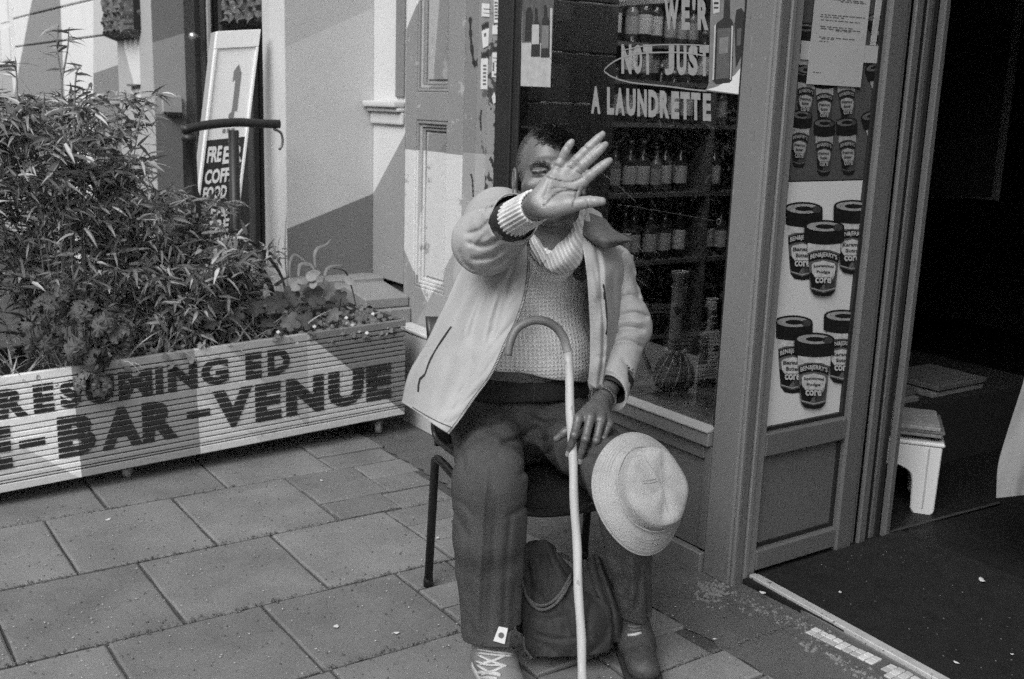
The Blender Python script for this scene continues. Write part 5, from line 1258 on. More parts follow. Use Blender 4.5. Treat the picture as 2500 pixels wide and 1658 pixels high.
# collars: turned-out dark flap on his left, a stub on his right
cloth([[(1400, 512, 2.80), (1440, 520, 2.78), (1480, 535, 2.80)], [(1412, 560, 2.73), (1455, 560, 2.70), (1500, 560, 2.74)], [(1432, 580, 2.70), (1480, 585, 2.665), (1543, 584, 2.72)], [(1455, 600, 2.70), (1485, 606, 2.672), (1535, 592, 2.725)]], 'collar', m_jkc, 24, 24, thick=.006, fold=lambda u, v: .006*np.sin(v*6+u*3))
cloth([[(1395, 500, 2.83), (1430, 500, 2.82), (1468, 520, 2.84)], [(1405, 530, 2.78), (1440, 535, 2.75), (1482, 552, 2.78)], [(1420, 562, 2.735), (1462, 562, 2.70), (1500, 563, 2.745)]], 'collar', m_jkt, 20, 20, thick=.006, fold=lambda u, v: .004*np.sin(v*7))
cloth([[(1236, 470, 2.80), (1256, 462, 2.80), (1275, 470, 2.78)], [(1215, 490, 2.78), (1250, 478, 2.76), (1280, 490, 2.74)], [(1205, 505, 2.76), (1250, 498, 2.73), (1288, 520, 2.70)]], 'collar', m_jkc, 16, 16, thick=.006)

# wristwatch
wa = (hd(1450, 1006, 2.65)-WL); wa /= np.linalg.norm(wa); wc = D(1471, 972, 2.682)
u = np.cross(wa, [0, 0, 1]); u /= np.linalg.norm(u); w_ = np.cross(wa, u)
watch = MB()
for k in range(22):
    a0, a1 = 2*math.pi*k/22, 2*math.pi*(k+.82)/22; rr2 = .0325
    P8 = [wc+wa*s*.0065+(u*math.cos(a)+w_*math.sin(a))*r for r in (rr2, rr2+.003) for s, a in ((-1, a0), (1, a0), (1, a1), (-1, a1))]; watch.hexa(P8)
watch.build('wristwatch', M('watch_steel', .62, .25, .1, 60, metal=.9), person)

# ------------------------------------------------------------------ shoes
def shoe(A, heel, toe, wid, name, mats, label):
    heel, toe = np.array(heel), np.array(toe); ax = toe-heel; L = np.linalg.norm(ax); ax /= L; sd = np.array([ax[1], -ax[0], 0])
    S = Soft(); up = UP
    S.cap(heel+ax*.04+up*.045, heel+ax*.10+up*.052, wid*.46, wid*.46, .02); S.cap(heel+ax*.10+up*.05, toe-ax*wid*.5+up*.040, wid*.46, wid*.44, .03, squash=(UP, 1.25))
    S.cap(heel+ax*.05+up*.05, A+up*.0-ax*.0, wid*.45, wid*.44, .03)
    S.plane(heel+up*.016, (0, 0, -1), .004); S.disp(lambda P: -.002*wrinkle(P, 60, 5, 2), .002)
    up_o = soft_obj(name, S, .0032, mats[0], person, 1, label=label)
    so = Soft(); so.cap(heel+ax*wid*.5+up*.02, toe-ax*wid*.5+up*.02, wid*.50, wid*.50, .01, squash=(UP, 1.0)); so.plane(heel+up*.024, (0, 0, 1), .003); so.plane(heel+up*.001, (0, 0, -1), .002)
    soft_obj('sole', so, .003, mats[1], up_o, 1)
    return S, up_o, ax, sd, L
m_snk = M('sneaker_upper', .20, .8, .25, 30, .4, 300); m_sol = M('sneaker_sole', .42, .7, .2, 30, .2, 200); m_lace = M('lace', .52, .8, .2, 90, .5, 500); m_tng = M('tongue', .055, .85, .2, 60); m_lab = M('tongue_label', .66, .6, .1, 60)
m_shd = M('shoe_dark_leather', .06, .45, .35, 30, .4, 200, wear=.33, wear_v=.14, wear_scale=30); m_sold = M('shoe_dark_sole', .03, .7)
hA = G(1225, 1590, 0.0); hA = np.array([AR[0]+.03, AR[1]+.06, 0]); tA = np.array([AR[0]-.06, AR[1]-.235, 0])
S1_, s1o, ax1, sd1, L1 = shoe(np.array([AR[0]+.005, AR[1]+.005, .115]), hA, tA, .100, 'sneaker', (m_snk, m_sol), 'grey sneaker with wide pale laces and a label on the tongue')
def on_shoe(S, pts, lift=.003):
    X = np.array([p[0] for p in pts], float); Y = np.array([p[1] for p in pts], float); d = trace(S, X, Y); return [D(x, y, min(z, 2.75)-lift) for x, y, z in zip(X, Y, d)]
zl = lambda L: [(1000+x/3.3786, 1200+y/3.3786) for x, y in L]
for L in ([(565, 1300), (690, 1320), (850, 1340)], [(565, 1330), (700, 1345), (840, 1355)], [(570, 1350), (680, 1400), (800, 1440)], [(550, 1400), (650, 1430), (790, 1430)], [(560, 1430), (640, 1480), (740, 1500)], [(530, 1490), (640, 1495), (750, 1515)], [(800, 1345), (700, 1390), (580, 1425)], [(790, 1430), (690, 1480), (545, 1520)], [(525, 1530), (640, 1535), (720, 1545)]):
    P = zl(L); P = spline(np.array(P), 12); MB().tube(on_shoe(S1_, P, .002), .0046, 8, flat=.55).build('lace', m_lace, s1o, True)
q = on_shoe(S1_, zl([(735, 1115), (812, 1130), (785, 1262), (690, 1235)]), .012)
q = [p*.5+ (D(1227, 1553, 2.595))*.0+p*.5 for p in q]; dm = float((AR-CC)@CM[2])-.086
q = [D(x, y, dm) for x, y in zl([(735, 1115), (812, 1130), (785, 1262), (690, 1235)])]
tq = [D(x, y, dm+.006) for x, y in zl([(640, 1150), (850, 1160), (830, 1300), (600, 1290)])]
MB().hexa([tq[3]-CB*.01, tq[2]-CB*.01, tq[1]-CB*.01, tq[0]-CB*.01, tq[3], tq[2], tq[1], tq[0]]).build('tongue', m_tng, s1o, bevel=.004)
MB().hexa([q[3]-CB*.004, q[2]-CB*.004, q[1]-CB*.004, q[0]-CB*.004, q[3], q[2], q[1], q[0]]).build('tongue_label', m_lab, s1o, bevel=.001)
mb = MB(); cen = sum(q)/4; mb.lathe([(.001, 0), (.007, 0), (.007, .0012), (.001, .0012)], cen+CB*.0002, 14, Vector(CB).to_track_quat('Z', 'Y').to_matrix()); mb.build('label_print', M('label_print', .12), s1o)
hB = np.array([AL[0]+.045, AL[1]+.065, 0]); tB = np.array([AL[0]-.085, AL[1]-.155, 0])
S2_, s2o, ax2, sd2, L2 = shoe(np.array([AL[0]+.005, AL[1]+.01, .125]), hB, tB, .096, 'shoe', (m_shd, m_sold), 'dark scuffed shoe half hidden behind the bag')
MB().tube(on_shoe(S2_, zl([(1800, 1185), (1860, 1180), (1910, 1165)]), .002), .004, 6).build('lace', m_lace, s2o, True)
for L in ([(1790, 1010), (1850, 1015), (1905, 1005)], [(1795, 1060), (1850, 1065), (1910, 1055)], [(1798, 1110), (1860, 1118), (1915, 1105)], [(1800, 1140), (1860, 1148), (1915, 1135)]):
    MB().tube(on_shoe(S2_, zl(L), .002), .003, 6).build('lace', M('dark_lace', .12), s2o, True)

# ------------------------------------------------------------------ chair
m_chp = M('chair_plastic', .022, .38, .2, 20, .1, 200, spec=.5); m_chm = M('chair_steel_black', .012, .4, .1, 20, spec=.5)
chair = thing('chair', (1.72, 2.3, 0), 'black plastic stacking chair with thin black metal legs under the seated person', 'chair')
cx = lambda u, v: (np.array([1.50, 2.51])*(1-u)+np.array([1.985, 2.44])*u)*(1-v)+(np.array([1.455, 2.055])*(1-u)+np.array([1.875, 2.015])*u)*v      # u 0 his right .. 1 his left, v 0 back .. 1 front
rows = []
for v in np.linspace(1.03, 0, 12):
    r = []
    for u in np.linspace(0, 1, 13):
        p = cx(u, min(v, 1.0)); z = .435+.022*(2*u-1)**4+.012*v**2-.012*math.sin(math.pi*u)-.04*max(0, v-.9)/.13*1.0
        r.append((p[0], p[1], z))
    rows.append(r)
mbs = MB(); mbs.grid(np.array(rows)); mbs.add(*(lambda q: (q.v, q.f))(MB().grid(np.array(rows)[:, ::-1]-np.array([0, 0, .006])))) ; mbs.build('seat', m_chp, chair, True)
fe = [(r[0], r[1], r[2]-.012) for r in rows[0]]; MB().tube(fe, .013, 8).build('seat_edge', m_chp, chair, True)
bd = np.array([.12, .99]); bk = MB()
def bp(u, z, o=0):
    p = cx(u, 0); c = (2*u-1); b = .02+.22*(z-.44)-.05*(1-c*c)*min(1, (z-.44)*4)
    return (p[0]+bd[0]*(b+o), p[1]+bd[1]*(b+o), z)
for (u0, u1, z0, z1) in ((0, .10, .435, .80), (.90, 1, .435, .80), (.1001, .8999, .435, .47), (.1001, .8999, .535, .80)):
    U = np.linspace(u0, u1, 8); Zz = np.linspace(z0, z1, 8); f = np.array([[bp(u, z) for u in U] for z in Zz]); g = np.array([[bp(u, z, .012) for u in U[::-1]] for z in Zz])
    bk.grid(f); bk.grid(g); n = len(bk.v)-128
    for (a, b) in [((0, i), (0, i+1)) for i in range(7)]+[((7, i+1), (7, i)) for i in range(7)]+[((i+1, 0), (i, 0)) for i in range(7)]+[((i, 7), (i+1, 7)) for i in range(7)]:
        A1, B1 = n+a[0]*8+a[1], n+b[0]*8+b[1]; A2, B2 = n+64+a[0]*8+7-a[1], n+64+b[0]*8+7-b[1]; bk.f.append((A1, A2, B2, B1))
bk.build('backrest', m_chp, chair, True)
MB().tube(spline([bp(.0, .60), bp(-.005, .52), bp(0.0, .465), (*cx(0.0, .10), .452), (*cx(0.0, .45), .452), (*cx(0, .8), .455)], 24), .008, 8).build('shell_rim', m_chp, chair, True)
MB().tube(spline([bp(.10, .60), bp(.10, .55), bp(.115, .50), bp(.16, .475), bp(.35, .47)], 20), .005, 8).build('shell_rim', m_chp, chair, True)
for back, front, bf, ff in (((1.492, 2.515), (1.425, 2.17), (1.492, 2.541), (1.43, 2.13)), ((2.010, 2.44), (1.915, 2.11), (2.024, 2.471), (1.925, 2.10))):
    MB().tube([(bf[0], bf[1], .004), (back[0], back[1], .385), (back[0]-.002, back[1]-.006, .402)], .0125, 12).build('leg', m_chm, chair, True)
    MB().tube([(ff[0], ff[1], .004), (front[0], front[1], .37)], .0125, 12).build('leg', m_chm, chair, True)
    MB().tube(spline([(back[0], back[1]+.002, .385), (back[0]-.006, back[1]-.03, .412), (back[0]*.5+front[0]*.5, back[1]*.5+front[1]*.5, .405), (front[0]+.004, front[1]+.03, .40), (front[0], front[1], .37)], 20), .0125, 12).build('side_rail', m_chm, chair, True)
    MB().lathe([(.0145, 0), (.0145, .02), (.012, .03)], (bf[0], bf[1], 0), 12).build('foot_cap', m_chm, chair, True)

# ------------------------------------------------------------------ walking cane
m_cane_w = M('cane_pale', .48, .45, .14, 30, .15, 100, spec=.45, speck=-.25, speck_scale=45, stretch=(1, 1, .25)); m_cane_h = M('cane_handle', .13, .4, .3, 40, .1, 100, spec=.5)
caneT = thing('walking_cane', tuple(G(1427, 1748, 0)), 'pale wooden walking cane with dark hooked handle leaning against the person', 'cane')
hk = [(1240, 868, 2.560), (1246, 835, 2.562), (1262, 803, 2.566), (1293, 784, 2.572), (1325, 783, 2.578), (1355, 797, 2.588), (1376, 825, 2.596), (1386, 860, 2.604)]
def cane_mat():
    mt = M('cane_wood', .48, .42, .14, 30, .15, 100, spec=.5, speck=-.18, speck_scale=45, stretch=(1, 1, .25)); n = mt.node_tree.nodes; l = mt.node_tree.links; b_ = n['Principled BSDF']
    src = b_.inputs['Base Color'].links[0].from_socket; at = n.new('ShaderNodeAttribute'); at.attribute_name = 'tone'; mu = n.new('ShaderNodeMath'); mu.operation = 'MULTIPLY'
    l.new(src, mu.inputs[0]); l.new(at.outputs['Fac'], mu.inputs[1]); l.new(mu.outputs[0], b_.inputs['Base Color']); return mt
m_cw = cane_mat()
def toned(o, f):
    at = o.data.attributes.new('tone', 'FLOAT', 'POINT'); at.data.foreach_set('value', np.array(f, np.float32))
P = spline(np.array(hk, float), 44); ho = MB().tube([D(*p) for p in P], [.0098+.0012*min(1, i/30) for i in range(44)], 16).build('handle', m_cw, caneT, True)
toned(ho, [.30+.50*max(0, min(1, (i//16-30)/13))**1.5 for i in range(44*16)])
a, b = D(1386, 858, 2.604), G(1427, 1748, .0); sh = [a+(b-a)*t for t in np.linspace(0, 1, 30)]
MB().tube([p+CR*.0012*math.sin(i*.9) for i, p in enumerate(sh)], [.0110+.0004*math.sin(i*1.7) for i in range(30)], 16).build('shaft', m_cw, caneT, True)
toned(caneT.children[-1] if False else bpy.data.objects['shaft'], [.80+.20*min(1, (i//16)/2) for i in range(30*16)])

# ------------------------------------------------------------------ sun hat hanging on the knee
m_hat = M('hat_canvas', .35, .9, .2, 12, .7, 300, spec=.12, fine=.2, wear=.36, wear_v=.29, wear_scale=18); m_hatin = M('hat_under', .30, .85)
hat = thing('sun_hat', tuple(D(1560, 1200, 2.42)), 'pale canvas bucket hat with stitched brim hung over the left knee', 'hat')
hz = CB+.48*CR+.38*CU; hz /= np.linalg.norm(hz); hy = CU-.10*CR; hy = hy-hz*(hy@hz); hy /= np.linalg.norm(hy); hx = np.cross(hy, hz)
hc = D(1582, 1196, 2.475)
def hatp(r, a, z, ex=1.0, ey=1.0): return hc+.915*(hx*(r*math.cos(a)*ex)+hy*(r*math.sin(a)*ey)+hz*(z if z < 0 else z*.80))
prof = [(.138, -.046), (.136, -.040), (.126, -.027), (.114, -.013), (.104, -.002), (.0965, .010), (.0950, .022), (.0935, .038), (.0915, .052), (.0875, .063), (.078, .071), (.055, .0755), (.025, .0765), (.003, .077)]
def hring(r, z, off, i):
    out = []
    for j in range(72):
        a = 2*math.pi*j/72; er = 1+.012*math.sin(3*a+1+i*.2)+.02*math.sin(2*a+.5)*(r > .09); zz_ = z
        if r > .102: zz_ += .012*math.sin(2*a+.3)*((r-.10)/.035)+.034*max(0, math.sin(a-.35))**3*((r-.100)/.033)       # brim turned up at the top
        if z > .035: zz_ -= .0034*math.exp(-((r*math.cos(a)-.015-.35*r*math.sin(a))/.010)**2)*min(1, (z-.03)/.04)*(.4+.6*math.sin(a+.8)**2)+.0030*math.sin(5*a+r*60)*(r/.08)+.007*math.exp(-(((r*math.cos(a)-.01)/.04)**2+((r*math.sin(a)+.055)/.018)**2))     # dented crown
        if .012 < z < .075: er += .022*math.sin(7*a+z*40)*.5-.02*math.exp(-((a-4.6)/.25)**2)
        out.append(hatp(r*er, a, zz_+off, .98, 1.13))
    return out
rg = []
for i in range(len(prof)-1):
    for t in (0, .34, .67): rg.append((prof[i][0]*(1-t)+prof[i+1][0]*t, prof[i][1]*(1-t)+prof[i+1][1]*t))
rg.append(prof[-1]); V = []; 
for i, (r, z) in enumerate(rg): V += hring(r, z, .0004*math.sin(i*2.2)*(r > .1), i)
Fh = [(i*72+j, i*72+(j+1) % 72, (i+1)*72+(j+1) % 72, (i+1)*72+j) for i in range(len(rg)-1) for j in range(72)]+[tuple(range((len(rg)-1)*72, len(rg)*72))]
link('crown_and_brim', mesh('crown_and_brim', V, Fh), m_hat, hat, True)
V = []
for i, (r, z) in enumerate(rg[:-3]): V += hring(r*.985, z, -.0035, i)
link('under_side', mesh('under_side', V, [(i*72+j, (i+1)*72+j, (i+1)*72+(j+1) % 72, i*72+(j+1) % 72) for i in range(len(rg)-4) for j in range(72)]), m_hatin, hat, True)
MB().tube(hring(.138, -.046, -.002, 0)+[hring(.138, -.046, -.002, 0)[0]], .0026, 6, cap=False).build('brim_edge', m_hat, hat, True)
for k in range(5):
    r = .133-.0055*k; z = np.interp(r, [p[0] for p in prof[::-1]], [p[1] for p in prof[::-1]]) if False else np.interp(-r, [-p[0] for p in prof], [p[1] for p in prof]); q = hring(r, z, .0001, 3); MB().tube(q+[q[0]], .0006, 4, cap=False).build('stitching', M('hat_thread', .36), hat, True)
def hat_line(pts, w=.0009):
    P = []
    for (r, a) in pts: z = float(np.interp(-r, [-p[0] for p in prof], [p[1] for p in prof])); P.append(hring(r, z, .0008, 8)[int(a/(2*math.pi)*72) % 72])
    MB().tube(spline(P, 16), w, 5).build('seam', M('hat_seam', .27), hat, True)
hat_line([(.004, 1.7), (.03, 1.9), (.06, 1.95), (.086, 1.9)]); hat_line([(.01, 1.5), (.03, 2.9), (.055, 3.05)]); hat_line([(.018, 2.2), (.034, 2.75), (.056, 2.95)]); hat_line([(.004, 4.9), (.03, 4.8), (.06, 4.85), (.086, 4.9)])
q = hring(.0978, .018, .0008, 6); MB().tube(q+[q[0]], .0016, 5, cap=False).build('band_seam', m_hat, hat, True)

# ------------------------------------------------------------------ bag between the feet
m_bag = M('bag_cloth', .042, .8, .2, 12, .35, 300, spec=.25, fine=.2); m_rope = M('bag_cord', .10, .7, .2, 60, .5, 400)
bagT = thing('bag', tuple(G(1390, 1655, 0)), 'dark soft shoulder bag with doubled cord handles standing between the feet', 'bag')
bg = Soft(); bb = G(1385, 1660, 0); bz = lambda x, y, d: D(x, y, d)
bR = np.array([CR*.97+CB*.1, [0, 0, 1.0], CB]); bx = CR-UP*(CR@UP); bx /= np.linalg.norm(bx); byv = np.cross(UP, bx); bR = np.array([bx, byv, UP])
c0 = bb+UP*.095-byv*(-.055) if False else bb+UP*.098+byv*.06
bg.rbox(c0, (.108, .050, .098), bR, .035, .01); bg.cap(bz(1318, 1400, 2.66), bz(1330, 1500, 2.66), .036, .06, .05); bg.cap(bz(1455, 1425, 2.70), bz(1470, 1520, 2.68), .022, .045, .05); bg.cap(bz(1275, 1410, 2.67), bz(1290, 1560, 2.66), .016, .04, .04); bg.cap(bz(1300, 1375, 2.67), bz(1345, 1380, 2.66), .020, .018, .03)
bg.cap(bz(1515, 1590, 2.70), bz(1480, 1560, 2.69), .025, .05, .05)
bg.plane(np.array([0, 0, .004]), (0, 0, -1), .01)
bg.disp(lambda P: -.012*wrinkle(P, 20, 5, 6)-.006*wrinkle(P, 44, 5, 13), .012)
bago = soft_obj('bag_body', bg, .004, m_bag, bagT, 1)
bfold = lambda u, v: .0055*ridge(v*5+u*3+.8*np.sin(u*6))+.0035*ridge(u*7-v*6+1+np.sin(v*5))+.002*ridge(v*13+u*9)
BL = [([(1330, 1376), (1346, 1440), (1338, 1505)], 8, .010), ([(1284, 1400), (1296, 1470), (1292, 1530)], 7, .010), ([(1402, 1452), (1382, 1530), (1392, 1600)], 9, .010), ([(1452, 1505), (1440, 1560), (1448, 1620)], 7, .008), ([(1300, 1590), (1370, 1606), (1450, 1594)], 6, .006), ([(1310, 1390), (1318, 1440), (1312, 1490)], 6, -.007), ([(1420, 1480), (1412, 1540), (1418, 1590)], 6, -.006), ([(1285, 1545), (1340, 1556), (1400, 1540)], 5, .005)]
def bsheet(rows, name, fold): return cloth(rows, name, m_bag, 60, 50, .004, fold, [bg], .008, parent=bago, lines=BL)
_, PB_ = bsheet([[(1258, 1374, 2.64), (1298, 1360, 2.64), (1335, 1354, 2.64), (1362, 1384, 2.65), (1398, 1424, 2.66)], [(1266, 1440, 2.63), (1308, 1440, 2.61), (1350, 1440, 2.60), (1388, 1452, 2.61), (1424, 1470, 2.64)],
        [(1272, 1530, 2.62), (1322, 1530, 2.59), (1378, 1530, 2.58), (1432, 1528, 2.59), (1492, 1518, 2.63)], [(1276, 1600, 2.62), (1330, 1602, 2.59), (1385, 1602, 2.58), (1440, 1598, 2.59), (1500, 1590, 2.63)], [(1284, 1646, 2.63), (1335, 1650, 2.60), (1390, 1650, 2.60), (1445, 1646, 2.60), (1496, 1636, 2.64)]], 'front_panel', bfold)
bsheet([[(1436, 1408, 2.69), (1458, 1388, 2.70), (1478, 1402, 2.71)], [(1454, 1470, 2.67), (1486, 1468, 2.67), (1512, 1484, 2.70)], [(1484, 1535, 2.66), (1512, 1540, 2.67), (1538, 1556, 2.70)], [(1496, 1612, 2.66), (1526, 1612, 2.67), (1546, 1600, 2.70)]], 'side_flap', lambda u, v: .008*ridge(v*7+u*2)+.003*ridge(u*11))
def cord(L, lift=.007, r=.0044):
    q = [p+CB*lift for p in on_sheet(PB_, [tuple(p) for p in spline(np.array(L, float), 26)])]; q = np.array(q)
    for _ in range(3): q[1:-1] = (q[:-2]+2*q[1:-1]+q[2:])/4
    MB().tube(q, r, 8).build('cord_handle', m_rope, bagT, True)
cord(zl([(880, 600), (872, 680), (895, 860), (970, 1010), (1070, 1080), (1180, 1050), (1280, 940), (1345, 800)])); cord(zl([(905, 620), (915, 820), (960, 985), (1040, 1095), (1140, 1105), (1250, 1020), (1345, 850)]), .010)
cord(zl([(935, 1330), (945, 1430), (990, 1500), (1010, 1525)]))
bagT.location = Vector(bagT.location)+Vector((.052, .074, 0))      # a little further back, behind the cane
# ------------------------------------------------------------------ lettering and posters on the shop window
GX = 2.2985
def quadtext(mb, ch, xa, xb, top, bot, place, bold=.05):
    """one glyph stretched between two screen lines; place maps a pixel to the surface"""
    v, f, a = text_mesh(ch, bold); pts = []
    for (s, t) in v:
        x = xa+(xb-xa)*s; y = bot(x)*(1-t)+top(x)*t; pts.append(place(x, y))
    mb.add(pts, f)
lin = lambda x0, y0, x1, y1: (lambda x: y0+(y1-y0)*(x-x0)/(x1-x0))
gx = lambda o=0: (lambda x, y: AX(x, y, GX-o))
m_wtxt = M('window_lettering', .24, .6, .18, 60, fine=.25)  # shared by the letters and the drawn reflection lines
wl_ = [('WE\'R', [('W', 1622, 1657), ('E', 1664, 1684), ("'", 1690, 1698), ('R', 1703, 1730)], lin(1622, -2, 1735, -1), lin(1622, 72, 1735, 74)),
       ('NOT JUST', [('N', 1517, 1542), ('O', 1546, 1568), ('T', 1570, 1592), ('J', 1623, 1646), ('U', 1652, 1676), ('S', 1680, 1704), ('T', 1708, 1731)], lin(1517, 108, 1731, 110), lin(1517, 180, 1731, 186)),
       ('A LAUNDRETTE', [('A', 1443, 1466), ('L', 1482, 1499), ('A', 1502, 1525), ('U', 1529, 1552), ('N', 1556, 1579), ('D', 1583, 1607), ('R', 1611, 1634), ('E', 1639, 1658), ('T', 1661, 1684), ('T', 1687, 1710), ('E', 1716, 1736)], lin(1443, 210, 1737, 229), lin(1443, 277, 1737, 296))]
for word, L, top, bot in wl_:
    mb = MB()
    for ch, xa, xb in L:
        if ch == "'": quadtext(mb, ch, xa, xb, top, (lambda x, t=top: t(x)+26), gx(), .03)
        else: quadtext(mb, ch, xa, xb, top, bot, gx(), .055)
    mb.build('window_lettering', m_wtxt, shop, kind='stuff')
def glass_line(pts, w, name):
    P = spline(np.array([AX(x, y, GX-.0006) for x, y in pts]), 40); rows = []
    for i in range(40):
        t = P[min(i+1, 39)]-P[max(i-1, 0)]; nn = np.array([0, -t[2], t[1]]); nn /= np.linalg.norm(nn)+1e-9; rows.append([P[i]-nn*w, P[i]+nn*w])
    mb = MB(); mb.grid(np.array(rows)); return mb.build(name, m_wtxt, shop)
glass_line([(1723, 137), (1691, 131), (1656, 128), (1614, 128), (1568, 130), (1530, 137), (1505, 147), (1487, 159), (1475, 172), (1484, 181), (1498, 189), (1533, 200), (1579, 206), (1638, 212), (1691, 219), (1726, 222)], .0022, 'reflection_outline')  # street reflection in the glass, drawn as flat pale lines
glass_line([(1719, 111), (1670, 109), (1621, 109), (1568, 113), (1519, 123)], .0016, 'reflection_outline')
def poly(mb, pts, place): mb.add([place(x, y) for x, y in pts], [tuple(range(len(pts)))])
def sheet(name, pts, place, back, mat, parent, thick=.0012):
    """a thin paper: front polygon, back polygon, rim; back = offset vector"""
    a = [place(x, y) for x, y in pts]; b = [p+back*thick for p in a]; n = len(a)
    return MB().add(a+b, [tuple(range(n)), tuple(range(2*n-1, n-1, -1))]+[(i, n+i, n+(i+1) % n, (i+1) % n) for i in range(n)]).build(name, mat, parent)
m_pw = M('poster_white', .60, .55, .04, 8); m_pd = M('poster_dark', .03, .45, .2, 20); m_pg = M('poster_grey', .17, .5, .25, 30); m_pl2 = M('poster_light_grey', .40, .5, .2, 40); m_pm = M('poster_midgrey', .09, .5, .3, 40)
BX = np.array([1.0, 0, 0])
# bottle poster on the right of the window
p1 = thing('poster', tuple(AX(1775, 120, GX)), 'window poster of tall spirit bottles with a white swooping lower corner', 'poster')
sheet('paper', [(1737, -60), (1822, -60), (1806, 232), (1722, 222), (1730, 205)], gx(.001), BX, m_pg, p1)
for pts, o, mt in (([(1724, 219), (1750, 212), (1775, 198), (1795, 182), (1810, 163), (1805, 230)], .0018, m_pw),
                   ([(1746, 62), (1752, 55), (1766, 44), (1768, 0), (1782, 0), (1782, 44), (1788, 52), (1791, 62), (1787, 196), (1781, 202), (1748, 205), (1741, 198)], .0022, m_pd),
                   ([(1752, 70), (1784, 68), (1780, 190), (1748, 194)], .0028, m_pm), ([(1757, 92), (1779, 90), (1777, 130), (1755, 132)], .0034, m_pg),
                   ([(1744, 64), (1748, 58), (1743, 195), (1739, 195)], .0034, m_pl2), ([(1786, 62), (1790, 64), (1785, 195), (1782, 195)], .0034, m_pl2),
                   ([(1798, 24), (1810, 20), (1817, 30), (1812, 130), (1796, 165), (1793, 60)], .0024, m_pd), ([(1800, 70), (1810, 68), (1808, 110), (1798, 112)], .003, m_pm),
                   ([(1740, 0), (1757, 0), (1757, 30), (1741, 34)], .0022, m_pl2), ([(1743, 5), (1754, 5), (1754, 10), (1743, 10)], .0028, m_pd), ([(1743, 17), (1754, 17), (1754, 21), (1743, 21)], .0028, m_pd)):
    mb = MB(); poly(mb, pts, gx(o)); mb.build('printed_bottle' if mt is not m_pw else 'printed_corner', mt, p1)
p2 = thing('poster', tuple(AX(1310, 140, GX)), 'small window poster of dark bottles above a blank white half, behind the head', 'poster')
sheet('paper', [(1276, -60), (1354, -60), (1343, 213), (1271, 210)], gx(.001), BX, m_pl2, p2)
for pts, o, mt in (([(1276, -60), (1354, -60), (1348, 104), (1274, 104)], .0016, m_pm), ([(1284, 30), (1288, 18), (1296, 18), (1300, 30), (1301, 100), (1281, 100)], .0022, m_pd), ([(1300, 60), (1306, 52), (1306, 20), (1312, 20), (1313, 52), (1318, 60), (1318, 138), (1296, 138)], .0024, m_pd),
                   ([(1299, 60), (1316, 60), (1316, 108), (1298, 108)], .003, m_pl2), ([(1323, 50), (1328, 40), (1328, 12), (1334, 12), (1336, 40), (1342, 50), (1342, 140), (1320, 140)], .0026, m_pd), ([(1323, 62), (1340, 62), (1339, 118), (1322, 118)], .0032, m_pg), ([(1343, 20), (1349, 20), (1346, 142), (1342, 142)], .003, m_pl2)):
    mb = MB(); poly(mb, pts, gx(o)); mb.build('printed_bottle', mt, p2)

